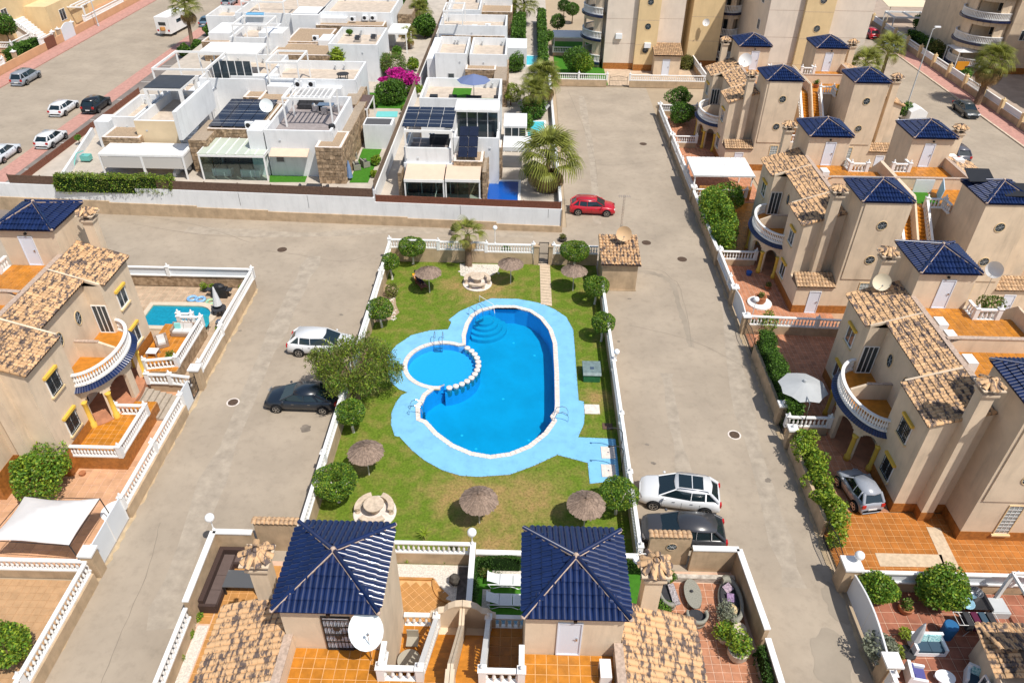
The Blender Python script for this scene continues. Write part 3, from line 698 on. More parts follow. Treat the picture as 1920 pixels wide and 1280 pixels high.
# basins
pool=thing('swimming_pool','large keyhole shaped swimming pool with round paddling bay and pale stone coping','swimming pool',(-1.5,39,0))
bs=MB(); D1=-1.5; n=len(merged)
ins=merged
for i in range(n):
    a,b_=ins[i],ins[(i+1)%n]; bs.add([(*a,.012),(*b_,.012),(*b_,D1),(*a,D1)],[(0,1,2,3)])
bs.build('basin_wall',poolb,pool)
poolf=mat('pool_floor_blue',(.075,.47,.62),.6,.3,var=.12,vs=.5)
arcr=[]
_s=a1; _e=a0
while _e<_s: _e+=2*PI
for i in range(1,20):
    t_=_s+(_e-_s)*i/20; arcr.append((KC[0]+(KR+.15)*math.cos(t_),KC[1]+(KR+.15)*math.sin(t_)))
mainp=poolp+arcr
fl=MB(); fl.add([(*p,D1) for p in mainp],[tuple(range(len(mainp)))]); fl.build('basin_floor',poolf,pool)
kf=MB(); kf.add([(*p,-.55) for p in kid],[tuple(range(40))]); 
kmat=mat('mosaic_blue',(.13,.55,.80),.6,.3,dark=(.05,.38,.68),var=.2,vs=22); kf.build('paddling_floor',kmat,pool)
kw=MB()
st_=a1; en=a0
while en<st_: en+=2*PI
for i in range(14):
    t0=st_+(en-st_)*i/14; t1=st_+(en-st_)*(i+1)/14
    p=[(KC[0]+r*math.cos(t),KC[1]+r*math.sin(t)) for r,t in ((KR,t0),(KR,t1),(KR+.3,t1),(KR+.3,t0))]; kw.poly(p,D1,-.35)
kw.build('dividing_wall',poolb,pool)
wm=water('pool_water',(.13,.76,.94)); wk=water('paddling_water',(.40,.84,.96))
wt=MB(); wt.add([(*p,-.10) for p in ccw(mainp)],[tuple(range(len(mainp)))]); wt.build('water',wm,pool)
wt=MB(); wt.add([(*p,-.105) for p in kid],[tuple(range(40))]); wt.build('paddling_water',wk,pool)
# round entry steps in the top left of the main basin
sc=G(905,590,-.1); stp=MB()
for k,(r,z) in enumerate(((1.75,-1.2),(1.4,-.95),(1.05,-.7),(.7,-.45))):
    pts=[]
    for i in range(24):
        t=2*PI*i/24; q=Vector((sc[0]+.15+r*math.cos(t),sc[1]-.1+r*math.sin(t))); pts.append((q.x,q.y))
    cl=[]
    # keep the steps inside the basin
    def inside(p,P):
        c=False; j=len(P)-1
        for i in range(len(P)):
            if (P[i][1]>p[1])!=(P[j][1]>p[1]) and p[0]<(P[j][0]-P[i][0])*(p[1]-P[i][1])/(P[j][1]-P[i][1])+P[i][0]: c=not c
            j=i
        return c
    ct=(sc[0]+.35,sc[1]-.45)
    for p in pts:
        q=p; t=1.
        while not inside(q,poolp) and t>0: t-=.03; q=(ct[0]+(p[0]-ct[0])*t,ct[1]+(p[1]-ct[1])*t)
        cl.append(q)
    s1=MB(); s1.poly(cl,D1+.01,z); s1.build('entry_step',poolf,pool)
# coping stones one by one
co=ring_offset(merged,.30); ci=ring_offset(merged,-.02)
peri=[]; 
for i in range(n):
    L_=math.dist(merged[i],merged[(i+1)%n]); k=max(1,round(L_/.30))
    for j in range(k):
        t0,t1=j/k+.03,(j+1)/k-.03
        lp=lambda P,t:(P[i][0]+(P[(i+1)%n][0]-P[i][0])*t,P[i][1]+(P[(i+1)%n][1]-P[i][1])*t)
        b=MB(); b.poly([lp(ci,t0),lp(ci,t1),lp(co,t1),lp(co,t0)],-.03,.055+random.uniform(-.004,.004)); b.build('coping_stone',cope,pool)
bd=MB()
for i in range(n): bd.poly([ci[i],ci[(i+1)%n],co[(i+1)%n],co[i]],-.04,.03)
bd.build('coping_bed',cope,pool)
# stepping stones between the basins
st_=a1; en=a0
while en<st_: en+=2*PI
grp='round stepping stones between the two basins'
for i in range(13):
    t=st_+.12+(en-st_-.24)*i/12; x,y=KC[0]+(KR+.18)*math.cos(t),KC[1]+(KR+.18)*math.sin(t)
    b=MB(); b.lathe(x,y,[(.19,-.6),(.20,-.02),(.215,0),(.215,.05),(.19,.065)],12); b.build('stepping_stone',cope,pool,True)
# path, slabs, showers pads
pt=thing('garden_path','narrow pale concrete path from the black gate to the blue pool deck','path',(1.75,51,0)); pt['kind']='structure'
p=[G(1012,496),G(1031,497),G(1035,574),G(1014,571)]
ny=14
for j in range(ny):
    t0,t1=j/ny+.004,(j+1)/ny-.004; L_=lambda a,b,t:(a[0]+(b[0]-a[0])*t,a[1]+(b[1]-a[1])*t)
    b=MB(); b.poly([L_(p[0],p[3],t0),L_(p[1],p[2],t0),L_(p[1],p[2],t1),L_(p[0],p[3],t1)],-.02,.022); b.build('paving_slab',mat('path_concrete',(.60,.47,.34),.9,.2,var=.15,vs=3),pt)
# ---------------------------------------------------------------- garden enclosure
# top (north) fence steps down to the right
def fence(label,pts,zb,cat='balustrade',grp=None,**k):
    t=thing('balustrade_fence',label,cat,(pts[0][0],pts[0][1],0),grp); balustrade(pts,zb,t,**k); return t
FG='white balustrades round the pool garden'
ny_=54.35
xs=[-11.1,-7.0,-2.95,1.05]; tops=[2.05,1.9,1.75]
fence('stepped white balustrade along the far end of the pool lawn, behind the round topped trees and young palm',[(-11.1,ny_),(-7.0,ny_)],0,wall=1.25,group=None,posts=[0,1]) if False else None
t=thing('balustrade_fence','stepped white balustrade along the far end of the pool lawn, left of the black gate','balustrade',(-5,ny_,0),FG)
for i in range(3): balustrade([(xs[i],ny_),(xs[i+1],ny_)],0,t,wall=1.3-.12*i,posts=[0] if i<2 else [0,1],step=.22)
t=thing('balustrade_fence','short white balustrade between the black garden gate and the tiled hut','balustrade',(4.5,ny_,0),FG)
balustrade([(2.75,ny_),(6.5,ny_)],0,t,wall=1.05,posts=[0],step=.22)
# gate pillars and gate
for x0,x1,w_ in ((1.1,1.52,'left'),(2.36,2.7,'right')):
    b=MB(); b.box(x0,x1,ny_-.2,ny_+.2,0,1.75); b.box(x0-.05,x1+.05,ny_-.25,ny_+.25,1.75,1.83); tag(b.build('gate_pillar',beigew),'beige pillar on the %s side of the black garden gate'%w_,'pillar','pillars of the pool garden gate')
gt=thing('garden_gate','tall black iron bar gate at the head of the pool garden path','gate',(1.94,ny_,0))
b=MB(); b.box(1.53,1.58,ny_-.03,ny_+.03,.02,2.1); b.box(2.3,2.35,ny_-.03,ny_+.03,.02,2.1); b.box(1.58,2.3,ny_-.03,ny_+.03,2.05,2.1); b.box(1.58,2.3,ny_-.03,ny_+.03,1.0,1.05); b.box(1.58,2.3,ny_-.03,ny_+.03,.05,.1); b.build('gate_frame',black,gt)
for i in range(9): b=MB(); b.box(1.62+.08*i,1.64+.08*i,ny_-.01,ny_+.01,.1,2.05); b.build('gate_bar',black,gt)
gs=MB(); gs.box(1.5,2.4,ny_-.25,ny_+.3,0,.06); gs.build('gate_sill',conc,gt)
t=thing('balustrade_fence','long white balustrade along the left side of the pool lawn','balustrade',(-11.1,40,0),FG)
yy=[54.2,49.6,44.6,39.6,34.6,29.6,24.2]
for i in range(6): balustrade([(-11.1,yy[i]),(-11.1,yy[i+1])],0,t,wall=1.15,posts=[1],single=i>2,h=.75)
t=thing('balustrade_fence','long white balustrade along the right side of the pool lawn beside the wide street','balustrade',(6.5,36,0),FG)
yy=[49.0,44.0,39.2,33.9,29.0,23.9]
for i in range(5): balustrade([(6.48,yy[i]),(6.48,yy[i+1])],0,t,wall=.75,posts=[0] if i<4 else [0,1],h=.85,step=.2)
# thatched parasols
def parasol_proto():
    r=thing('thatched_parasol','x','parasol',(0,0,0),'thatched parasols on the pool lawn'); N=40
    b=MB(); rg=np.random.default_rng(3)
    # layered thatch: many narrow radial strips
    for k,(r0,r1,z0,z1,cnt) in enumerate(((.82,1.32,2.10,1.86,110),(.45,.95,2.27,2.02,90),(.02,.6,2.42,2.18,70))):
        for i in range(cnt):
            a=2*PI*(i+rg.uniform(-.3,.3))/cnt; da=PI/cnt*1.5; rr=r1+rg.uniform(-.07,.05); zz=z1-(rr-r1)*.3
            b.add([(r0*math.cos(a-da),r0*math.sin(a-da),z0),(r0*math.cos(a+da),r0*math.sin(a+da),z0+.01),(rr*math.cos(a+da),rr*math.sin(a+da),zz),(rr*math.cos(a-da),rr*math.sin(a-da),zz+rg.uniform(-.02,.03))],[(0,1,2,3)])
    b.lathe(0,0,[(1.24,1.86),(.9,2.02),(.45,2.22),(.03,2.38)],24); b.lathe(0,0,[(.1,2.38),(.09,2.46),(.03,2.5)],8)
    b.build('thatch_cap',thatch,r)
    p=MB(); p.lathe(0,0,[(.045,-.02),(.045,2.3)],8); p.build('pole',whbark,r)
    q=MB()
    for i in range(8): a=PI*i/4; q.tube([(0,0,1.95),(1.15*math.cos(a),1.15*math.sin(a),1.84)],.018,4)
    q.build('ribs',wood,r)
    for c in kids(r):
        for v in c.data.vertices: v.co.x*=.8; v.co.y*=.8
    return r
PX=[((803,506),'thatched parasol shading the person on the lounger'),((958,490),'thatched parasol left of the path with its pale pole showing, near the far stone table'),((1077,503),'thatched parasol right of the path beside the tiled hut'),((685,842),'thatched parasol by the left balustrade above the biggest ring tree'),((898,932),'thatched parasol alone in the middle of the near lawn'),((1100,940),'thatched parasol touching the round clipped tree at the near right corner')]
pr=None
for (px,py),lb in PX:
    x,y=G(px,py,2.12)
    if pr is None: pr=parasol_proto(); pr.location=(x,y,0); pr['label']=lb
    else: copytree(pr,(x,y,0),random.uniform(0,6),lb)
# stone picnic tables
def stone_table(x,y,lb,rz):
    r=thing('stone_table',lb,'picnic table',(x,y,0),'round stone picnic tables')
    b=MB(); b.lathe(x,y,[(1.2,0),(1.2,.06),(1.16,.08)],32); b.build('base_slab',cope,r)
    b=MB(); b.lathe(x,y,[(.2,.08),(.28,.3),(.22,.6),(.3,.66)],14); b.build('pedestal',conc,r,True)
    b=MB(); b.lathe(x,y,[(.5,.66),(.57,.69),(.57,.76),(.52,.78)],28); b.build('table_top',conc,r)
    for k in range(3):
        a0_=rz+k*2*PI/3; s=MB(); n_=10; A=[a0_+(i/n_-.5)*1.45 for i in range(n_+1)]
        P=[(x+.78*math.cos(t),y+.78*math.sin(t)) for t in A]+[(x+1.1*math.cos(t),y+1.1*math.sin(t)) for t in reversed(A)]
        s.poly(P,.42,.52)
        o=s.build('bench',conc,r)
        for t in (A[1],A[-2]):
            l=MB(); cx_,cy_=x+.94*math.cos(t),y+.94*math.sin(t); l.lathe(cx_,cy_,[(.16,.08),(.12,.25),(.16,.42)],8); l.build('bench_foot',conc,o)
stone_table(*G(895,526,.3),'round stone picnic table on the far lawn between two thatched parasols',-PI/2)
stone_table(*G(702,954,.3),'round stone picnic table partly behind the left blue tiled roof',PI/6)
# hut
hx0,hx1,hy0,hy1=6.55,9.35,50.4,53.6
hut=thing('utility_hut','small beige hut with a mottled barrel tile roof at the corner of the pool garden','hut',(8,52,0))
b=MB(); b.box(hx0,hx1,hy0,hy1,0,2.55); b.box(hx0-.05,hx1+.05,hy0-.05,hy1+.05,0,.12); b.build('walls',beigew,hut)
d=MB(); d.prism([(hx0-.2,hy0-.25,2.52),(hx0-.2,hy1+.2,3.2),(hx0-.2,hy1+.2,3.12),(hx0-.2,hy0-.25,2.44)],(hx1-hx0+.4,0,0)); d.prism([(hx0,hy0+.01,2.5),(hx0,hy1,3.1),(hx0,hy1,2.5)],(hx1-hx0,0,0)); ro=d.build('tiled_roof',rdeck,hut)
fr,w_,st=slope_frames((hx0-.2,hy0-.25,2.53),(hx1+.2,hy0-.25,2.53),(0,hy1-hy0+.45,.68),w=.27); lay_tiles(fr,w_,st,rtile,ro,True,limit=130)
# aerials on the hut
def dish(x,y,z,r,aim,label,post=.6,m=None,grp='satellite dishes',oval=1.,base=None):
    t=thing('satellite_dish',label,'satellite dish',(x,y,base if base is not None else z-post),grp)
    a=Vector(aim).normalized(); e=a.cross(Vector((0,0,1))).normalized(); u=e.cross(a); b=MB(); n_=20; V=[];F=[]
    for k in range(5):
        rr=r*k/4; dd=(k/4)**2*r*.28
        for i in range(n_): p=Vector((x,y,z))+e*rr*math.cos(2*PI*i/n_)+u*rr*oval*math.sin(2*PI*i/n_)+a*dd; V.append(tuple(p))
    for k in range(4):
        for i in range(n_): F.append((k*n_+i,k*n_+(i+1)%n_,(k+1)*n_+(i+1)%n_,(k+1)*n_+i))
    b.add(V,F); b.build('reflector',m or white,t,True)
    f=Vector((x,y,z))+a*r*.95-u*r*.3; g=MB(); g.tube([tuple(Vector((x,y,z))-u*r*.8+a*.1),tuple(f)],.018,5); g.sphere(tuple(f),.06,6,4); g.build('feed_arm',steel,t)
    p=MB(); bz=base if base is not None else z-post; p.tube([(x-a.x*.12,y-a.y*.12,bz),(x-a.x*.12,y-a.y*.12,z)],.03,6); p.build('mast',steel,t); return t
dish(8.25,52.6,4.05,.62,(-.1,-1,.35),'large tan satellite dish on the roof of the small tiled hut',m=mat('tan_dish',(.62,.42,.24),.6,.3),base=3.0)
an=thing('antenna_mast','tall thin lattice aerial mast rising behind the small tiled hut','antenna',(8.2,54.6,0)); b=MB()
for dx,dy in ((0,0),(.14,0),(.07,.12)): b.tube([(8.2+dx,54.6+dy,0),(8.2+dx,54.6+dy,6.4)],.012,4)
for i in range(22): z=i*.29; b.tube([(8.2,54.6,z),(8.34,54.6,z+.29),(8.27,54.72,z),(8.2,54.6,z+.29)],.006,3)
b.build('lattice',steel,an); b=MB(); b.tube([(7.75,54.65,6.3),(8.8,54.65,6.3)],.012,4)
for i in range(6): b.tube([(7.85+.17*i,54.35,6.3),(7.85+.17*i,54.95,6.3)],.006,3)
b.build('aerial_bars',steel,an)
# green box
gb=thing('utility_box','green pump cabinet with a grey lid on the grass beside the blue deck','cabinet',(5.05,39.4,0)); gm_=mat('green_metal',(.03,.16,.07),.5,.4,var=.2,vs=5)
b=MB(); b.box(4.5,5.62,38.75,40.2,0,.62); 
for k in range(3): b.box(4.49,5.63,38.74,40.21,.12+.17*k,.17+.17*k)
b.build('cabinet_body',gm_,gb); b=MB(); b.prism([(4.44,38.68,.63),(4.44,40.26,.63),(4.44,40.1,.8),(4.44,38.85,.76)],(1.24,0,0)); b.build('lid',mat('grey_lid',(.17,.23,.23),.5,.4,var=.3,vs=4),gb); b=MB(); b.box(4.95,5.2,39.2,39.45,.775,.80); b.build('lid_plate',steel,gb)
for (px,py,sx,sy,lb,mm) in ((1110,767,.5,.45,'pale square access slab in the grass near the pool ladder',cope),(1139,799,.32,.28,'small brown grated drain cover in the grass by the right balustrade',wood)):
    x,y=G(px,py); b=MB(); b.box(x-sx,x+sx,y-sy,y+sy,-.02,.03); b.box(x-sx*.8,x+sx*.8,y-sy*.8,y+sy*.8,.03,.036); tag(b.build('access_cover',mm),lb,'cover')
# showers
for (px,py,lb) in ((1140,848,'garden shower pad and curved pole, the farther of the two'),(1141,882,'garden shower pad and curved pole, the nearer of the two')):
    x,y=G(px,py,.04); s_=thing('garden_shower',lb,'shower',(x,y,0),'garden showers on the blue deck'); b=MB(); b.box(x-.42,x+.42,y-.5,y+.5,0,.06); b.build('tray',cope,s_); b=MB(); b.lathe(x,y,[(.05,.06),(.05,.066)],10); b.build('drain',steel,s_)
    b=MB(); b.tube([(x+.75,y,.0),(x+.75,y,1.3),(x+.72,y,1.75),(x+.55,y,2.02),(x+.2,y,2.12),(x-.15,y,2.1)],.028,7); b.lathe(x-.15,y,[(.07,2.03),(.06,2.09)],10); b.build('shower_pole',black,s_)
# ladders
def ladder(px,py,rz,lb,w_=.55,hh=.85):
    x,y=G(px,py,.05); r=thing('pool_ladder',lb,'pool ladder',(x,y,0),'steel pool ladders'); r.rotation_euler=(0,0,rz)
    for s in(-1,1):
        b=MB(); b.tube([(.75,s*w_/2,-.02),(.75,s*w_/2,.45),(.6,s*w_/2,hh-.1),(.35,s*w_/2,hh),(.0,s*w_/2,hh-.12),(-.12,s*w_/2,.3),(-.14,s*w_/2,-.9)],.022,7)
        o=b.build('handrail',steel,None); o.parent=r
    for k in range(3): b=MB(); b.box(-.22,-.08,-w_/2,w_/2,-.25-.25*k,-.22-.25*k); o=b.build('rung',steel,None); o.parent=r
    return r
ladder(790,772,PI,'steel ladder at the lower left of the main pool'); ladder(1043,784,0,'steel ladder at the lower right of the main pool'); ladder(822,645,PI/2,'steel ladder at the head of the round paddling pool',.6)
ladder(897,594,PI*.72,'steel handrails beside the rounded entry steps of the main pool',.7)
for k,(px,py) in enumerate(((925,583),)):
    x,y=G(px,py,.05); r=thing('pool_handrail','long low white rail from the lawn to the entry steps','handrail',(x,y,0)); b=MB(); x2,y2=G(899,566,.03); b.tube([(x2,y2,-.02),(x2,y2,.62),(x,y,.66),(x+.1,y-.1,.0),(x+.12,y-.12,-.5)],.022,6); b.build('rail_tube',white,r)
# globe lamps
def globe(x,y,z,lb,base=0,post=True,r=.2):
    t=thing('globe_lamp',lb,'lamp',(x,y,base),'white globe lamps'); b=MB(); b.sphere((x,y,z),r,16,10); b.build('globe',mat('globe_white',(.86,.87,.88),.35,.5),t,True)
    b=MB(); b.lathe(x,y,[(.09,base),(.05,base+.08),(.03,base+.1),(.03,z-r*.9),(.08,z-r*.85)],8); b.build('post',white,t)
globe(-2.2,ny_+.05,3.35,'white globe lamp on the far balustrade of the pool garden',1.9)
globe(6.6,39.2,2.35,'white globe lamp on the right balustrade beside the green cabinet',1.6)
# manholes
for (px,py,lb) in ((529,468,'dark manhole cover near the top of the left street'),(437,754,'ringed manhole cover by the black sedan'),(1377,815,'ringed manhole cover in the right street beside the white parasol house'),(1279,486,'dark manhole cover beside the tiled hut'),(1212,455,'dark manhole cover between the hut and the red car'),(1206,270,'dark manhole cover high in the right street')):
    x,y=G(px,py); b=MB(); b.lathe(x,y,[(.42,0),(.42,.008)],20); t=tag(b.build('manhole_cover',cope if 'ringed' in lb else iron),lb,'manhole cover','manhole covers'); q=MB(); q.lathe(x,y,[(.33,.008),(.33,.014)],20)
    for i in range(6): q.box(x-.25,x+.25,y-.26+.1*i-.015,y-.26+.1*i+.015,.0141,.018)
    q.build('cover_plate',iron,t)
# tar seams, oil and water marks as thin sheets on the asphalt
tar=mat('tar_seam',(.25,.21,.165),.9,.2); damp=mat('damp_asphalt',(.32,.27,.21),.85,.25,var=.15,vs=.5)
def seam(name,px,w_,m,z=.004):
    P=[Vector((*G(*p),z)) for p in px]; q=[]
    for i in range(len(P)-1):
        for k in range(5): t=k/5; a=P[max(i-1,0)];b_=P[i];c=P[i+1];d=P[min(i+2,len(P)-1)]; q.append(.5*((2*b_)+(c-a)*t+(2*a-5*b_+4*c-d)*t*t+(3*b_-a-3*c+d)*t**3))
    q.append(P[-1]); q=[p+Vector((random.uniform(-.04,.04),random.uniform(-.04,.04),0)) for p in q]; b=MB(); V=[];F=[]
    for i,p in enumerate(q):
        d=(q[min(i+1,len(q)-1)]-q[max(i-1,0)]); s_=Vector((-d.y,d.x,0)).normalized()*w_*random.uniform(.6,1.3)/2; V+=[tuple(p-s_),tuple(p+s_)]
    for i in range(len(q)-1): F.append((2*i,2*i+1,2*i+3,2*i+2))
    b.add(V,F); return struct(name,b,m)
damp2=mat('dusty_asphalt',(.40,.335,.27),.92,.2,var=.12,vs=.5)
seam('damp_trail',[(1195,508),(1225,513),(1255,525),(1266,545),(1272,570),(1283,600),(1290,625),(1297,650)],.5,damp,.004)
for k,pp in enumerate(([(1195,503),(1240,508),(1262,525),(1272,532),(1282,565),(1290,595),(1296,650)],[(200,398),(300,410),(380,425),(470,455)],[(500,470),(560,478),(640,490),(690,480)],[(1180,610),(1300,640),(1400,690)],[(250,420),(380,440),(480,445)],[(1065,300),(1150,310),(1240,300)],[(300,980),(280,1060),(230,1180),(190,1280)],[(1065,170),(1110,280),(1120,350)])):
    seam('tar_seam',pp,.035,tar,.006+.0006*k)

for k,(pp,w_) in enumerate((([(1345,420),(1370,640),(1420,860),(1490,1100)],1.1),([(590,480),(520,620),(400,900),(300,1180)],1.4),([(1090,180),(1110,300),(1120,420)],.9),([(350,430),(560,440),(740,432),(1000,442)],1.2),([(1250,700),(1265,800),(1285,900)],.8),([(420,560),(330,760),(240,960)],.9))):
    seam('worn_track',pp,w_,mat('worn_asphalt',(.395,.335,.265),.9,.2,var=.2,vs=1.3,bump=.5,bs=55,stain=.2),.0025+.0003*k)
oil=mat('oil_stain',(.22,.185,.15),.7,.3,var=.3,vs=2)
def stain_blot(px,py,r,m,z=.0055,name='oil_stain',sx=1.3):
    x,y=G(px,py); b=MB(); n_=28; p1,p2=random.uniform(0,6),random.uniform(0,6); rr=[r*(1+.18*math.sin(2*2*PI*i/n_+p1)+.10*math.sin(5*2*PI*i/n_+p2)+.05*math.sin(9*2*PI*i/n_)) for i in range(n_)]
    b.add([(x+rr[i]*math.cos(2*PI*i/n_)*sx,y+rr[i]*math.sin(2*PI*i/n_),z) for i in range(n_)],[tuple(range(n_))]); struct(name,b,m)
for px,py,r in ((573,803,.30),(1213,833,.10),(1225,868,.12),(600,700,.18),(1095,375,.4),(1300,975,.3),(1180,560,.12),(640,590,.12),(1440,900,.16),(1160,640,.1),(450,620,.1)): stain_blot(px,py,r,oil)
stain_blot(1566,1130,1.0,damp,.0065,'damp_patch',.6); stain_blot(1560,1235,1.35,damp,.0072,'damp_patch',.8)

def inpoly(p,P):
    c=False; j=len(P)-1
    for i in range(len(P)):
        if (P[i][1]>p[1])!=(P[j][1]>p[1]) and p[0]<(P[j][0]-P[i][0])*(p[1]-P[i][1])/(P[j][1]-P[i][1])+P[i][0]: c=not c
        j=i
    return c
gp=[]
while len(gp)<14000:
    x,y=random.uniform(GX0+.2,GX1-.2),random.uniform(GY0+.1,GY1-.2)
    if inpoly((x,y),deckp) : continue
    gp.append((x,y,.015))
# taller grass along the fences and the deck edge
for i in range(len(deckp)):
    a_,b_=deckp[i],deckp[(i+1)%len(deckp)]
    for k in range(int(math.dist(a_,b_)/.05)): t_=random.random(); gp.append((a_[0]+(b_[0]-a_[0])*t_+random.gauss(0,.035),a_[1]+(b_[1]-a_[1])*t_+random.gauss(0,.035),.03))
o=link('grass_tufts',leafmesh('grass_tufts',np.array(gp),.075,mat('grass_blade',(.14,.21,.02),.8,.2,var=.3,vs=.6,island=.4),.35,up=.9),None,kind='stuff'); o['label']='short grass tufts growing over the pool lawn'; o['category']='grass'

dw=mat('drain_white',(.55,.75,.85),.5,.3)
for x,y in ((-1.0,38.5),(.8,34.5),(-2.6,33.6),(1.2,43.5),(-.4,45.0),(-3.6,34.8)):
    b=MB(); b.lathe(x,y,[(.09,D1+.002),(.09,D1+.012)],12); b.build('floor_inlet',dw,pool)
for px,py in ((640,700),(800,636),(1000,860),(880,880)): pass

dust=mat('gutter_dust',(.50,.38,.24),.95,.1,var=.25,vs=2.5,bump=.5,bs=40)
def ragged(x0,x1,y0,y1,z,side):
    b=MB(); n_=int((y1-y0)/.35); V=[]
    for i in range(n_+1):
        y=y0+(y1-y0)*i/n_; w_=random.uniform(.08,.30); V+=[((x0 if side>0 else x1),y,z),((x0+w_) if side>0 else (x1-w_),y,z)]
    b.add(V,[(2*i,2*i+1,2*i+3,2*i+2) for i in range(n_)]); struct('gutter_dust',b,dust)
ragged(-21.27,0,-4,49.5,.0045,1); ragged(0,16.74,-4,91,.0045,-1); ragged(0,-11.25,23.6,54.3,.0045,-1); ragged(6.62,0,23.6,49.5,.0045,1); ragged(-15.62,-15.60,-4,24,.0045,-1)
# ================================================================ HOUSES
H_=unit('house above the white parasol, far half of the nearest right curved balcony',21.27,34.0,1,1,shed=False,grille=False)
unit('house beside the small parked city car, near half of that same curved balcony',21.27,34.0,1,-1,shed=False)
unit('house beside the big green shade tree, far half of its curved balcony',21.2,55.7,1,1,grille=False)
unit('house with a tiled store room over the courtyard with one round planter',21.2,55.7,1,-1,shed=True,grille=False)
unit('house behind two round bushes, next to the apartment block, far half of its balcony',21.4,82.6,1,1,grille=False)
unit('house with tiled store room directly behind the white carport roof',21.4,82.6,1,-1,shed=True,grille=False)
unit('house with a white oval dish before its blue tower, near the far right street',39.1,55.8,-1,1,grille=False)
unit('house whose blue tower roof carries two black sheets',39.1,55.8,-1,-1,shed=True,grille=False)
unit('house just left of the green palms, farthest blue tower at the right street',39.25,82.5,-1,1,grille=False)
unit('house with potted plants and a yellow towel on its roof terrace',39.25,82.5,-1,-1,shed=True,grille=False)
unit('house at the left edge beside the small private pool',-25.9,35.1,-1,1,z0=1.0,grille=False)
unit('house at the left edge with a large raised orange terrace',-25.9,35.1,-1,-1,z0=1.0)
unit('house at the bottom left with a large white dish by its barred door',-11.1,10.4,1,1,single=True,floor_single=True,front=False,barred=True)
unit('house at the bottom with a plain white door under its blue roof',6.82,10.4,-1,1,single=True,floor_single=True,front=False)
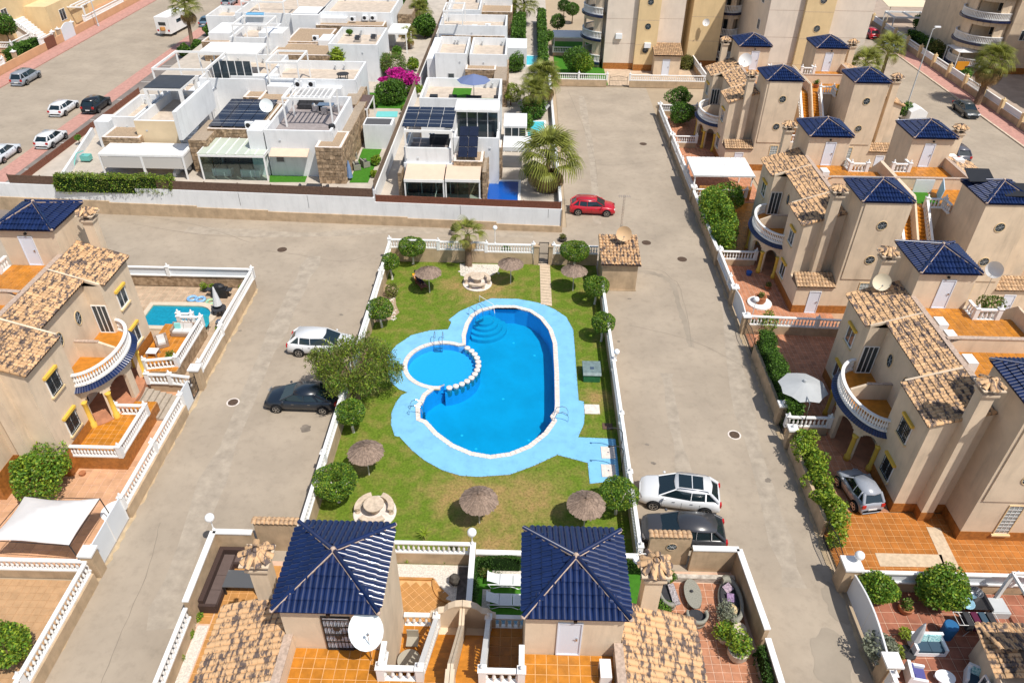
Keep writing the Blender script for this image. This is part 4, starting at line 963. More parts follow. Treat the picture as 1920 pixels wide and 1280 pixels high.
# ================================================================ VEHICLES
def car(label,x,y,rz,paint,kind='suv',L=4.4,W=1.82,H=1.6,z=0.0,roof=None,cat='car',bars=False):
    r=thing('parked_car',label,cat,(x,y,z),'parked cars'); P=mat('paint_'+'_'.join('%d'%int(c*1000) for c in paint),paint,.28,.5,coat=.6)
    hw=W/2; bz={'suv':.64,'hatch':.63,'sedan':.65,'mpv':.60}[kind]*H
    if kind=='sedan': st=[(-.5,.62*bz+.1,.80),(-.485,.93*bz,.90),(-.40,1.0*bz,.97),(-.2,1.0*bz,1.0),(.2,.97*bz,1.0),(.27,.95*bz,.99),(.42,.84*bz,.95),(.48,.70*bz,.86),(.5,.5*bz,.74)]; gh=[-.41,-.22,.07,.26]
    else:
        st=[(-.5,.50*bz,.80),(-.497,.78*bz,.90),(-.475,.97*bz,.94),(-.40,1.02*bz,.98),(-.2,1.0*bz,1.0),(.2,.98*bz,1.0),(.29,.96*bz,.99),(.42,.87*bz,.95),(.48,.74*bz,.86),(.5,.52*bz,.74)]; gh=[-.465,-.34,.07,.27] if kind!='mpv' else [-.48,-.39,.12,.34]
    b=MB(); zb=.2; V=[];n=9
    for fx,zt,fw in st:
        w_=hw*fw; X_=fx*L; V+=[(X_,-w_*.84,zb),(X_,-w_*.98,zb+.16),(X_,-w_,zb+.55*(zt-zb)),(X_,-w_*.95,zt-.05),(X_,-w_*.82,zt),(X_,0,zt+.035),(X_,w_*.82,zt),(X_,w_*.95,zt-.05),(X_,w_,zb+.55*(zt-zb)),(X_,w_*.98,zb+.16),(X_,w_*.84,zb)]
    n=11; m=len(st); F=[(j*n+k,j*n+(k+1)%n,(j+1)*n+(k+1)%n,(j+1)*n+k) for j in range(m-1) for k in range(n)]+[tuple(range(n)),tuple(reversed(range((m-1)*n,m*n)))]
    b.add(V,F); bd=b.build('body',P,None,True); bd.parent=r
    # greenhouse
    x0,x1,x2,x3=[g*L for g in gh]; zt=H; g=MB()
    def ringp(X_,z_,w_): return [(X_,-w_,z_),(X_,w_,z_)]
    A=[(x0,-hw*.80,bz),(x0,hw*.80,bz),(x1,hw*.63,zt-.10),(x1,-hw*.63,zt-.10),(x2,-hw*.65,zt-.09),(x2,hw*.65,zt-.09),(x3,hw*.80,bz-.02),(x3,-hw*.80,bz-.02),((x1+x2)/2,-hw*.92,bz),((x1+x2)/2,hw*.92,bz)]
    g.add(A,[(0,1,2,3),(3,2,5,4),(4,5,6,7),(0,3,8),(3,4,8),(4,7,8),(1,9,2),(2,9,5),(5,9,6)]); q=g.build('windows',carglass,None); q.parent=r
    rf=MB(); c=[(x1-.08,-hw*.68),(x1-.18,0),(x1-.08,hw*.68),((x1+x2)/2,hw*.76),(x2+.02,hw*.68),(x2+.10,0),(x2+.02,-hw*.68),((x1+x2)/2,-hw*.76)]
    V=[(p[0],p[1],zt-.13) for p in c]+[(p[0]*.97+.03*(x1+x2)/2,p[1]*.9,zt-.005) for p in c]+[((x1+x2)/2,0,zt+.02)]; k=len(c)
    rf.add(V,[(i,(i+1)%k,k+(i+1)%k,k+i) for i in range(k)]+[(k+i,k+(i+1)%k,2*k) for i in range(k)]); ro=rf.build('roof',P,None,True); ro.parent=r
    pl=MB()
    for s in(-1,1):
        pl.tube([(x3,s*hw*.81,bz-.02),(x2,s*hw*.66,zt-.08)],.04,5); pl.tube([(x0,s*hw*.81,bz),(x1,s*hw*.65,zt-.1)],.09,6); pl.tube([((x1+x2)/2+.05,s*hw*.915,bz),((x1+x2)/2+.05,s*hw*.74,zt-.1)],.018,5)
        pl.tube([(x0+.22*(x3-x0),s*hw*.86,bz),(x1+.12*(x2-x1),s*hw*.69,zt-.1)],.05,5)
    q=pl.build('pillars',P,None,True); q.parent=r
    if roof=='glass':
        gg=MB(); gg.box(x1+.35,x2-.15,-hw*.52,hw*.52,zt+.004,zt+.028); q=gg.build('sunroof',carglass,None); q.parent=r
        gg=MB(); gg.box((x1+x2)/2+.02,(x1+x2)/2+.06,-hw*.52,hw*.52,zt+.029,zt+.034); q=gg.build('sunroof_bar',P,None); q.parent=r
    if bars:
        for s in(-1,1): gg=MB(); gg.tube([(x1+.05,s*hw*.66,zt-.03),(x1+.2,s*hw*.66,zt+.05),(x2-.2,s*hw*.66,zt+.05),(x2-.05,s*hw*.66,zt-.03)],.018,5); q=gg.build('roof_rail',steel,None); q.parent=r
    for s in(-1,1):
        for fx in(-.315,.315):
            rd=.345 if kind in('suv','mpv') else .32; a=MB(); cx,cy=fx*L,s*hw*.965; n=18
            P1=[(cx+(rd+.06)*math.cos(2*PI*i/n),s*hw*.999+s*.004,rd+(rd+.06)*math.sin(2*PI*i/n)) for i in range(n)]; a.add([p for p in P1 if True],[tuple(range(n))]); q=a.build('wheel_arch',rubber,None); q.parent=r
            t=MB(); V=[]
            for yy,rr in ((-.11,rd*.96),(-.07,rd),(.07,rd),(.11,rd*.94)): V+=[(cx+rr*math.cos(2*PI*i/n),cy+yy,rd+rr*math.sin(2*PI*i/n)) for i in range(n)]
            t.add(V,[(j*n+i,j*n+(i+1)%n,(j+1)*n+(i+1)%n,(j+1)*n+i) for j in range(3) for i in range(n)]+[tuple(range(n)),tuple(range(3*n,4*n))]); wh=t.build('wheel',rubber,None); wh.parent=r
            h=MB()
            for i in range(5):
                a_=2*PI*i/5; h.bar((cx,cy+s*.125,rd),(cx+rd*.66*math.cos(a_),cy+s*.125,rd+rd*.66*math.sin(a_)),.02,.07) if False else h.tube([(cx,cy+s*.115,rd),(cx+rd*.66*math.cos(a_),cy+s*.118,rd+rd*.66*math.sin(a_))],.032,4)
            nn=16; V=[(cx+q_*rd*math.cos(2*PI*i/nn),cy+s*.117,rd+q_*rd*math.sin(2*PI*i/nn)) for q_ in (.62,.72) for i in range(nn)]; h.add(V,[(i,(i+1)%nn,nn+(i+1)%nn,nn+i) for i in range(nn)])
            q=h.build('rim',steel,None); q.parent=wh
        hl=MB(); hl.add([(L*.475,s*hw*.86,bz*.62),(L*.497,s*hw*.50,bz*.60),(L*.49,s*hw*.5,bz*.78),(L*.462,s*hw*.89,bz*.80)],[(0,1,2,3)]); 
        V=hl.v; hl.v=[(p[0]+.02,p[1]*1.01,p[2]) for p in V]; q=hl.build('headlight',headl,None); q.parent=r
        tl=MB(); tl.box(-L*.5-.012,-L*.478,s*hw*.62,s*hw*.90,bz*.70,bz*.93); q=tl.build('tail_light',redl,None); q.parent=r
        mi=MB(); mi.sphere((L*.20,s*(hw+.09),bz+.06),.09,8,5,sz=.75); q=mi.build('mirror',P,None,True); q.parent=r
        dh=MB()
        for fx in(-.14,.08): dh.box(fx*L-.08,fx*L+.08,s*hw*1.0,s*hw*1.018,bz*.80,bz*.80+.03)
        q=dh.build('door_handles',steel,None); q.parent=r
    bp=MB(); bp.box(L*.478,L*.5+.02,-hw*.45,hw*.45,.28,.40); q=bp.build('grille',black,None); q.parent=r
    bp=MB(); bp.box(-L*.5-.02,-L*.49,-.26,.26,bz*.50,bz*.50+.11); q=bp.build('number_plate',white,None); q.parent=r
    ln=MB()
    for s in(-1,1):
        for fx in(.22,-.02,-.24): ln.box(fx*L-.005,fx*L+.005,s*hw*.98,s*hw*1.001,.36,bz-.22)
    q=ln.build('door_seams',black,None); q.parent=r
    r.rotation_euler=(0,0,rz); return r
WHT=(.66,.67,.68);BLK=(.012,.014,.018);GRY=(.16,.17,.18);SIL=(.42,.43,.44);RED=(.45,.008,.02);BLU=(.06,.10,.15)
def at(px,py,z=.7): return G(px,py,z)
car('white crossover parked in the right street with a black panoramic roof',*at(1274,922),PI-.14,WHT,'suv',4.5,1.86,1.62,roof='glass',bars=True)
car('charcoal hatchback half hidden behind the tiled gable end beside the white crossover',*at(1281,993),PI-.07,(.045,.045,.05),'suv',4.45,1.85,1.55)
car('red crossover parked by the white boundary wall',*at(1111,385),-.06,RED,'suv',4.3,1.8,1.5,bars=True)
car('white hatch parked in the left street, its right end under the olive green tree',*at(603,641),.0-.03,WHT,'suv',4.6,1.85,1.6)
car('black saloon parked in the left street below the olive green tree',*at(567,742),PI-.02,(.010,.016,.026),'sedan',4.8,1.86,1.45)
car('tiny grey two seater city car in the orange tiled driveway',*at(1613,912,.8),PI/2+.18,(.30,.32,.36),'hatch',2.9,1.5,1.5)
car('silver people carrier alone at the left kerb of the wide far left street',*at(48,143),R_(90),(.25,.27,.30),'mpv',4.8,1.85,1.65)
car('white hatchback next to the black crossover at the far left',*at(119,199),R_(89),WHT,'hatch',4.4,1.8,1.45)
car('black crossover beside the white hatchback on the far left parking strip',*at(180,194),R_(89),BLK,'suv',4.4,1.85,1.65)
car('white hatchback in the second parking row at the far left',*at(95,257),R_(89),WHT,'hatch',4.2,1.78,1.45)
car('pale silver car cut off by the left edge of the view',*at(4,284),R_(89),(.60,.64,.68),'hatch',4.4,1.8,1.48)
car('blue grey saloon parked under the tall palm near the camper',*at(390,38),R_(89),(.10,.16,.22),'sedan',4.6,1.8,1.45)
car('grey car at the very top of the far left parking strip',*at(430,2),R_(89),(.28,.29,.31),'hatch',4.3,1.8,1.5)
car('dark grey hatchback at the kerb near the top of the far right street',*at(1606,43),R_(91),(.03,.035,.04),'hatch',4.2,1.8,1.5)
car('red and silver car half hidden by the green palms of the far right street',*at(1632,61),R_(91),RED,'hatch',4.1,1.75,1.5)
car('pale blue saloon peeping out beside the green palms in the far right street',*at(1674,84),R_(91),(.45,.55,.62),'hatch',4.3,1.8,1.5)
car('dark grey saloon parked at the far right kerb beneath the shaggy palm',*at(1812,203),R_(-91),(.06,.065,.065),'sedan',4.6,1.8,1.45)
car('dark car hidden mostly behind a chimney in the far right street',*at(1792,283),R_(91),(.10,.10,.12),'hatch',4.2,1.8,1.5)
car('dark car cut off at the top edge beside the apartment block street',*at(1545,-5),R_(91),(.03,.03,.03),'hatch',4.2,1.8,1.5)
# camper
cx_,cy_=G(325,42,1.4); cv=thing('camper_van','white camper parked by the tall palm in the far left street','camper',(cx_,cy_,0))
def pc(b,n,m,smooth=False,par=None): o=b.build(n,m,None,smooth); o.parent=par or cv; return o
b=MB(); b.prism([(-3.4,-1.15,.45),(2.0,-1.15,.45),(3.0,-1.15,1.9),(3.0,-1.15,2.75),(2.6,-1.15,3.0),(-3.4,-1.15,2.95)],(0,2.3,0)); pc(b,'body',white)
b=MB(); b.prism([(1.98,-1.0,.4),(3.5,-1.0,.4),(3.6,-1.0,1.1),(2.9,-1.0,1.25),(2.4,-1.0,2.0),(1.98,-1.0,2.0)],(0,2.0,0)); pc(b,'cab',white)
b=MB(); b.box(-3.42,-3.401,-.6,.6,1.7,2.2); b.box(-1,.4,-1.162,-1.151,1.6,2.1); b.box(-1,.4,1.151,1.162,1.6,2.1); pc(b,'windows',carglass)
b=MB(); b.box(-2.4,-1.6,-.4,.4,2.96,3.1); b.box(-.6,.1,-.35,.35,2.98,3.1); pc(b,'roof_hatches',plast)
for X_ in(-2.0,2.5):
    for s in(-1,1):
        b=MB(); n=14; V=[(X_+.36*math.cos(2*PI*i/n),s*1.0+q*.14,.36+.36*math.sin(2*PI*i/n)) for q in(-1,1) for i in range(n)]; b.add(V,[(i,(i+1)%n,n+(i+1)%n,n+i) for i in range(n)]+[tuple(range(n)),tuple(range(n,2*n))]); pc(b,'wheel',rubber)
b=MB(); b.box(-3.41,-3.402,.75,1.05,.8,1.1); b.box(-3.41,-3.402,-1.05,-.75,.8,1.1); pc(b,'tail_light',redl)
b=MB(); b.lathe(-3.55,.0,[(.38,1.0),(.42,1.1),(.38,1.5)],12); pc(b,'wheel_cover',tan)
cv.rotation_euler=(0,0,R_(84))
# ================================================================ VEGETATION
def pts_ring(n,c,R,r,h,seed):
    """clipped ring crown: a fat doughnut with an open middle"""
    g=np.random.default_rng(seed); a=g.uniform(0,2*PI,n); t=g.uniform(0,2*PI,n); q=(.72+.28*g.uniform(0,1,n)**.5)*(1+.07*np.sin(3*a+seed)+.05*np.sin(7*a+2*t))
    rr=R+r*np.cos(t)*q; return np.stack([c[0]+rr*np.cos(a),c[1]+rr*np.sin(a),c[2]+h*np.sin(t)*q],1)
def trunk(b,x,y,z0,z1,r0,r1,bend=.1,n=7,seed=0):
    g=random.Random(seed); P=[];Rr=[]
    for i in range(6): t=i/5; P.append((x+math.sin(t*2.2+seed)*bend*t,y+math.cos(t*1.7+seed)*bend*t,z0+(z1-z0)*t)); Rr.append(r0+(r1-r0)*t)
    b.tube(P,Rr,n)
def ring_tree(px,py,R,label,z=1.7,tr=whbark,seed=1,hh=.52,rr=None):
    x,y=G(px,py,z); t=thing('ring_tree',label,'tree',(x,y,0),'clipped ring shaped trees round the pool lawn'); rr=rr or R*.36
    me=leafmesh('crown',pts_ring(int(9000*(R/1.3)**1.3),(x,y,z),R-rr,rr,hh,seed),.105,[leaf_m,leaf_l,leaf_m,leaf_d],.6); link('crown',me,t)
    b=MB(); trunk(b,x,y,-.05,.95,.10,.08,.08,seed=seed)
    b.build('trunk',tr,t,True)
    b=MB()
    for k in range(5): a=k*1.26+seed; b.tube([(x,y,.85),(x+.25*R*math.cos(a),y+.25*R*math.sin(a),1.25),(x+(R-rr)*math.cos(a),y+(R-rr)*math.sin(a),z)],[.06,.045,.02],5)
    b.build('branches',tr,t,True); return t
for i,(px,py,R,lb) in enumerate([(772,462,1.15,'clipped ring tree at the far left corner of the lawn with a white trunk'),(732,490,.72,'small clipped ring tree just inside the far left corner fence'),(712,578,1.0,'clipped ring tree by the left fence above the olive green tree'),(657,772,.92,'clipped ring tree by the left fence directly beneath the olive green tree'),(628,902,1.25,'largest clipped ring tree, pale branches showing in its open middle'),(1078,470,1.25,'clipped ring tree directly right of the black garden gate'),(1118,536,1.02,'clipped ring tree below the tiled hut at the right fence'),(1131,604,.86,'clipped ring tree at the right fence, second below the tiled hut'),(1160,924,1.12,'round clipped tree at the near right corner beside the white crossover')]):
    ring_tree(px,py,R,lb,seed=i+1,rr=(R*.6 if i==8 else None))
def bush(px,py,r,label,m=None,z=None,n=2500,leaf=.12,h=.85,cat='bush',seed=3,base=0,trunk_h=0,pts=None,lump=.18,name='bush',group=None,aspect=.55):
    z=z if z is not None else base+r*h*.8; x,y=G(px,py,z); t=thing(name,label,cat,(x,y,base),group)
    P=pts if pts is not None else blob(n,(x,y,z),(r,r,r*h),.55,lump,seed); link('foliage',leafmesh('foliage',P,leaf,m or [leaf_m,leaf_d],aspect),t)
    b=MB(); trunk(b,x,y,base-.02,z,.04+r*.05,.03,.05,seed=seed); 
    for k in range(4): a=k*1.6+seed; b.tube([(x,y,base+(z-base)*.5),(x+r*.6*math.cos(a),y+r*.6*math.sin(a),z+r*.2)],[.03,.012],4)
    b.build('trunk',bark,t,True); return t
bush(950,469,.5,'small round bush against the far balustrade left of the gate',base=.2,n=1500,leaf=.1)
# pepper tree
tx,ty=G(661,690,2.6); t=thing('pepper_tree','big drooping olive green tree over the left fence beside the parked cars','tree',(tx,ty,0))
P=[blob(5500,(tx,ty,2.9),(2.4,2.2,1.6),.35,.25,5)]
for k in range(16):
    a=k*PI/8+.2; rr=random.uniform(1.5,2.75); c=(tx+rr*math.cos(a),ty+rr*math.sin(a),random.uniform(2.2,3.2)); P.append(blob(900,c,(.75,.75,.85),.2,.3,k+40))
link('foliage',leafmesh('foliage',np.concatenate(P),.22,[leaf_o,leaf_o,leaf_m,leaf_l],.22,up=-.5,droop=.5),t)
b=MB(); trunk(b,tx,ty,-.05,1.8,.26,.18,.2,9,3); b.build('trunk',bark,t,True)
b=MB()
for k in range(14):
    a=k*.9; rr=random.uniform(1.3,2.3); b.tube([(tx,ty,1.6),(tx+rr*.4*math.cos(a),ty+rr*.4*math.sin(a),2.6),(tx+rr*.8*math.cos(a),ty+rr*.8*math.sin(a),3.4),(tx+rr*math.cos(a),ty+rr*math.sin(a),3.1)],[.12,.07,.04,.015],5)
b.build('branches',bark,t,True)
# palms
def fan_frond(m,L=1.3,blades=16,name='frond',drop=.5):
    b=MB(); b.tube([(0,0,0),(L*.5,0,.12),(L*.8,0,.05)],[.022,.016,.012],4)
    for i in range(blades):
        a=(i/(blades-1)-.5)*2.7; l=L*(.78-.12*abs(a)); w_=.055*L; o=(L*.8,0,.05); d=Vector((math.cos(a),math.sin(a),0)); s=Vector((-d.y,d.x,0)); V=[]
        for t,ww,dz in ((0,.15,0),(.4,1,.03),(.75,.8,-.12*drop),(1.0,.25,-.75*drop)): p=Vector(o)+d*l*t*(1-.12*t*drop)+Vector((0,0,dz*l)); V+=[tuple(p-s*w_*ww*.5),tuple(p+s*w_*ww*.5)]
        b.add(V,[(0,1,3,2),(2,3,5,4),(4,5,7,6)])
    return mesh_of(b,m,name)
FG_=fan_frond([leaf_p],drop=.75); FD=fan_frond(leaf_b,drop=1.0,name='dry_frond')
def fan_palm(px,py,zc,label,s=1.,n=38,dry=8,tr=.2,base=0,lean=(0,0),seed=1):
    x,y=G(px,py,zc); t=thing('fan_palm',label,'palm',(x-lean[0],y-lean[1],base)); g=random.Random(seed)
    b=MB(); P=[];Rr=[]
    for i in range(12): q=i/11; P.append((x-lean[0]*(1-q)**2,y-lean[1]*(1-q)**2,base-.05+(zc-base)*q)); Rr.append(tr*(1.25-.35*q)*(1+.07*(i%2)))
    b.tube(P,Rr,10); b.build('trunk',bark,t,True)
    for i in range(n+dry):
        isd=i>=n; el=(1.35-1.7*(i/n)) if not isd else g.uniform(-1.25,-.75); a=i*2.399+g.uniform(-.2,.2)
        M=Matrix.Translation((x,y,zc))@Matrix.Rotation(a,4,'Z')@Matrix.Rotation(-el,4,'Y')@Matrix.Rotation(g.uniform(-.3,.3),4,'X')@Matrix.Scale(s*g.uniform(.85,1.1),4)
        piece('dry_frond' if isd else 'frond',FD if isd else FG_,M,t)
    return t
fan_palm(877,440,3.0,'young fan palm with a thick trunk in the white gravel corner of the lawn',.85,18,3,.24,seed=2)
fan_palm(1028,298,4.9,'large shaggy fan palm behind the white wall beside the deep blue villa pool',1.75,38,12,.2,1.8,seed=3)
fan_palm(1018,150,5.3,'shaggy fan palm next to the villa sun loungers at the street edge',1.35,44,18,.2,1.2,seed=4)
fan_palm(347,14,6.2,'tall fan palm by the camper at the far left parking strip',1.3,34,8,.24,0,(.0,1.0),seed=5)
fan_palm(1622,122,4.4,'green fan palm in the far right street, left of its twin',1.25,38,2,.2,0,seed=6)
fan_palm(1668,92,4.6,'green fan palm in the far right street, right of its twin',1.3,38,2,.2,0,seed=7)
fan_palm(1862,118,5.4,'shaggy fan palm with brown skirt over the dark saloon at the far right',1.45,44,26,.34,0,seed=8)
fan_palm(1000,175,4.6,'smaller fan palm tucked behind the lounger palm beside the street',1.1,34,10,.18,1.8,seed=12)
fan_palm(983,8,5.0,'leafy palm at the top between the villas and the apartment block',1.3,40,4,.2,.8,seed=9)
fan_palm(766,68,3.6,'small palm in the courtyard behind the bougainvillea',.8,24,4,.14,1.8,seed=10)
fan_palm(788,22,4.4,'dark green palm at the top of the villa gardens',1.1,36,4,.18,1.8,seed=11)
for (px,py,s,lb) in ((796,1000,.32,'small spiky yucca behind the near white balustrade'),(855,470,.3,'thin spiky plant left of the young palm'),(845,462,.28,'spiky plant against the far balustrade')):
    x,y=G(px,py,.5); t=thing('spiky_plant',lb,'plant',(x,y,0)); b=MB()
    for i in range(30): a=i*2.4; e=random.uniform(.1,1.2); d=Vector((math.cos(a)*math.cos(e),math.sin(a)*math.cos(e),math.sin(e))); sd=Vector((-math.sin(a),math.cos(a),0))*.03; o=Vector((x,y,.5)); b.add([tuple(o-sd),tuple(o+sd),tuple(o+d*s*1.6)],[(0,1,2)])
    b.build('leaves',leaf_l,t); b=MB(); b.tube([(x,y,0),(x,y,.5)],.035,5); b.build('stem',bark,t)
# gravel beds in the garden
for nm,pl in (('gravel_bed',[(-5.2,54.1),(-5.0,52.2),(-3.8,51.7),(-2.6,52.0),(-1.9,53.0),(-1.7,54.1)]),('gravel_bed',[(-11.0,50.6),(-10.2,50.2),(-9.7,47.6),(-9.3,46.6),(-9.8,45.6),(-11.0,45.2)])): sheet(nm,pl,.006,gravel if pl[0][0]>-8 else gravelt)
rb=MB()
for i in range(60):
    a=random.uniform(0,2*PI); r=random.uniform(.8,1.6); x,y=-3.5+r*math.cos(a)*1.1,53+r*math.sin(a)*.7; q=random.uniform(.05,.13); rb.lathe(x,y,[(q,0),(q*.9,q*.6),(q*.3,q)],5,0,random.uniform(.7,1.3),1)
for i in range(50):
    y=random.uniform(45.5,50); x=-9.9+random.uniform(-.25,.25)+ .25*math.sin(y); q=random.uniform(.04,.1); rb.lathe(x,y,[(q,0),(q*.9,q*.6),(q*.3,q)],5)
rb.build('edging_rocks',gravel,None,kind='stuff')
o=bpy.data.objects.get('edging_rocks'); o['label']='pale rocks edging the gravel beds on the lawn'; o['category']='rocks'
# hedges
def hedge(label,x0,x1,y0,y1,z0,z1,n,m=None,leaf=.12,rough=.07,seed=1,cat='hedge',poly=None):
    t=thing('clipped_hedge',label,cat,((x0+x1)/2,(y0+y1)/2,z0)); link('foliage',leafmesh('foliage',boxpts(n,x0,x1,y0,y1,z0,z1,seed,rough),leaf,m or [leaf_m,leaf_d],.5),t)
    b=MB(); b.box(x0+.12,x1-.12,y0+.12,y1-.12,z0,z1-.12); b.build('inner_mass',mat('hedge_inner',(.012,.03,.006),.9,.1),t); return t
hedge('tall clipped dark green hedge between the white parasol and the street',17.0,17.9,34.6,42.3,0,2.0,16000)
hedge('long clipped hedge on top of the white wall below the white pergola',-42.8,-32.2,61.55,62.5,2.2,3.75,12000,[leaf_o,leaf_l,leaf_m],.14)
# lime bush beside driveway
t=thing('shrub_row','lime green leafy shrubs spilling over the wall beside the small city car','shrub',(17.3,29.5,0)); P=[]
for i in range(11): y=26.3+i*.62; P.append(blob(900,(17.35+.2*math.sin(i*2.1),y,1.15+.25*math.sin(i*1.3)),(.62,.55,.85),.5,.25,i+60))
P.append(blob(500,(17.15,25.3,.7),(.4,.4,.6),.5,.25,80)); link('foliage',leafmesh('foliage',np.concatenate(P),.17,[leaf_l,leaf_l,leaf_m],.6),t)
b=MB()
for i in range(8): b.tube([(17.35,26.5+i*.8,0),(17.4,26.6+i*.8,1.2)],.03,5)
b.build('stems',bark,t)
# climbing tree at B
t=thing('shade_tree','dense bright green tree overhanging the right street wall below the white carport','tree',(18.3,60.5,0)); P=[blob(9000,(18.0,61.5,1.9),(1.5,4.2,1.6),.5,.16,9),blob(3500,(17.6,57.5,1.3),(1.0,2.0,1.2),.5,.2,12),blob(2500,(19.6,64.2,2.0),(1.7,1.6,1.0),.5,.2,13)]
link('foliage',leafmesh('foliage',np.concatenate(P),.22,[leaf_m,leaf_l,leaf_m],.5,up=.1),t); b=MB(); trunk(b,18.2,61,0,1.8,.15,.1,.1); b.build('trunk',bark,t,True)
bush(1275,182,1.5,'round orange tree in the small far garden, the farther of the pair',n=3500,z=1.7,leaf=.2,seed=4)
bush(1279,209,1.45,'round orange tree in the small far garden, the nearer of the pair',n=3500,z=1.6,leaf=.2,seed=5)
bush(1081,112,1.9,'pair of big globe bushes on the lawn by the apartment block, left one',n=4000,z=2.2,leaf=.2,seed=6,h=.95,lump=.06)
bush(1074,17,1.25,'clipped ball tree beyond the white rail near the top',n=2500,z=2.4,leaf=.2,seed=7,lump=.06)
bush(1046,40,1.3,'clipped ball tree beside the leafy palm at the top',n=2500,z=2.2,leaf=.2,seed=8,lump=.06)
bush(1058,10,1.1,'dark round bush at the top by the apartment garden',[leaf_d],n=2200,z=2.0,leaf=.2,seed=18)
bush(70,880,1.55,'leafy green citrus tree in the left courtyard above the white canopy',z=1.7,n=6500,leaf=.17,seed=9,lump=.24,m=[leaf_m,leaf_m,leaf_l])
bush(5,1207,1.0,'round citrus tree cut off by the lower left edge',z=1.5,n=4500,leaf=.15,seed=10,m=[leaf_m,leaf_l])
bush(1653,1103,.85,'round lemon bush in the lower right courtyard, left of the larger one',z=1.3,n=4200,leaf=.15,seed=11,m=[leaf_m,leaf_m,leaf_l])
bush(1768,1103,1.15,'larger lemon bush by the white panel fence in the lower right courtyard',z=1.4,n=6500,leaf=.15,seed=12,lump=.24,m=[leaf_m,leaf_m,leaf_l])
bush(1612,1105,.3,'small round shrub beside the arched white gate of the lower right courtyard',[leaf_o],z=.4,n=700,leaf=.08,seed=13)
bush(1652,1215,.75,'silvery leafy shrub inside the lower right wall',[leaf_s],z=.9,n=1500,leaf=.16,seed=14,lump=.3)
bush(1698,1186,.3,'yellow green tufted plant at the foot of the folded grey parasol',[leaf_l],z=.5,n=350,leaf=.2,seed=15,aspect=.2)
bush(1682,1222,.32,'low yellowish potted plant beside the white loveseat',[leaf_l,leaf_o],z=.5,n=500,leaf=.13,seed=16)
bush(1440,600,.7,'climbing plant on the white balustrade between the two courtyards',[leaf_m,leaf_l],z=1.0,n=1100,leaf=.14,seed=17,lump=.3)
bush(734,545,.6,'dry brown shrub in the left gravel bed',[leaf_o],z=.5,n=600,leaf=.14,seed=19)
# ================================================================ YARDS AND WALLS
def wall(label,pts,z0,z1,th=.2,m=None,cope_m=white,ch=.09,cat='wall',grp=None,name='garden_wall',cw=.08):
    """solid rendered wall with a white coping"""
    t=thing(name,label,cat,(pts[0][0],pts[0][1],0),grp); b=MB(); c=MB()
    for k in range(len(pts)-1):
        z=z1 if not isinstance(z1,(list,tuple)) else z1[k]
        b.bar((*pts[k],z),(*pts[k+1],z),th,z-z0)
        if cope_m: c.bar((*pts[k],z+ch),(*pts[k+1],z+ch),th+cw,ch-.002)
    b.build('wall_body',m or beigew,t)
    if cope_m: c.build('coping',cope_m,t)
    return t
def local(t,name,b,m,smooth=False): o=b.build(name,m,None,smooth); o.parent=t; return o
# ---- street wall of the right block (x = 16.8)
SX=16.85; SG='street walls of the right block'
def fseg(label,pts,**k):
    t=thing('balustrade_fence',label,'balustrade',(pts[0][0],pts[0][1],0),k.pop('grp',None)); balustrade(pts,0,t,**k); return t
fseg('white balustrade along the street in front of the two round orange trees',[(SX,90.5),(SX,80.9)],wall=.7,single=False,posts=[0,.5,1],grp=SG)
fseg('white balustrade along the street beside the white carport',[(SX,80.5),(SX,67.4)],wall=.7,single=False,posts=[0,.25,.5,.75,1],grp=SG)
wall('low beige street wall under the green shade tree',[(SX,66.9),(SX,55.2)],0,1.15,grp=SG,cope_m=white)
fseg('white sheeted balustrade along the street beside the round planter courtyard',[(SX,54.6),(SX,50.6),(SX,49.0)],wall=.7,sheet=panelw,posts=[0,1],single=False,grp=SG)
wall('low beige street wall between the black gate and the hedge',[(SX,42.0),(SX,35.6)],0,1.1,grp=SG,cope_m=None)
wall('low beige street wall beneath the lime green shrubs',[(SX,32.6),(SX,26.2)],0,1.1,grp=SG,cope_m=None)
fseg('white sheeted balustrade at the street corner below the arched white gate',[(16.85,17.4),(16.7,9)],wall=.75,posts=[0],single=True,grp=SG)
def pillar(x,y,h,label,globe_=False,w_=.24,fin=True):
    t=thing('gate_pillar',label,'pillar',(x,y,0),'beige gate pillars with white caps'); b=MB(); b.box(x-w_,x+w_,y-w_,y+w_,0,h); b.build('shaft',beigew,t); b=MB(); b.box(x-w_-.06,x+w_+.06,y-w_-.06,y+w_+.06,h,h+.12)
    if fin: finial(b,x,y,h+.12,.11)
    b.build('cap',white,t)
for (y,lb) in ((90.8,'at the far end of the right street wall'),(80.7,'between the orange tree garden and the carport yard'),(67.1,'at the front corner of the white carport'),(54.9,'at the near end of the shade tree'),(48.9,'at the upper end of the arched white panel by the planter'),(45.0,'above the black double gate by the hedge'),(35.2,'below the long hedge'),(33.0,'above the lime green shrubs')):
    pillar(SX,y,1.5,'beige pillar with a white cap '+lb)
pillar(16.9,23.0,1.75,'wide beige pillar carrying a globe lamp beside the black iron gate',fin=False,w_=.4); pillar(17.0,18.0,1.6,'beige pillar at the lower end of the big arched white gate',w_=.32,fin=False)
globe(17.15,23.1,2.35,'white globe lamp on the wide pillar at the lower right',1.8,r=.24)
globe(17.7,46.2,2.2,'white globe lamp in the round planter courtyard',0,r=.22)
globe(15.9*-1+.1,24.15,2.7,'white globe lamp on the wall corner by the bottom left street',1.85,r=.24) if False else globe(-15.5,24.1,2.75,'white globe lamp on the wall corner by the bottom left street',1.85,r=.24)
globe(-2.15,23.75,2.55,'white globe lamp where the two near patios meet the lawn',1.75,r=.24)
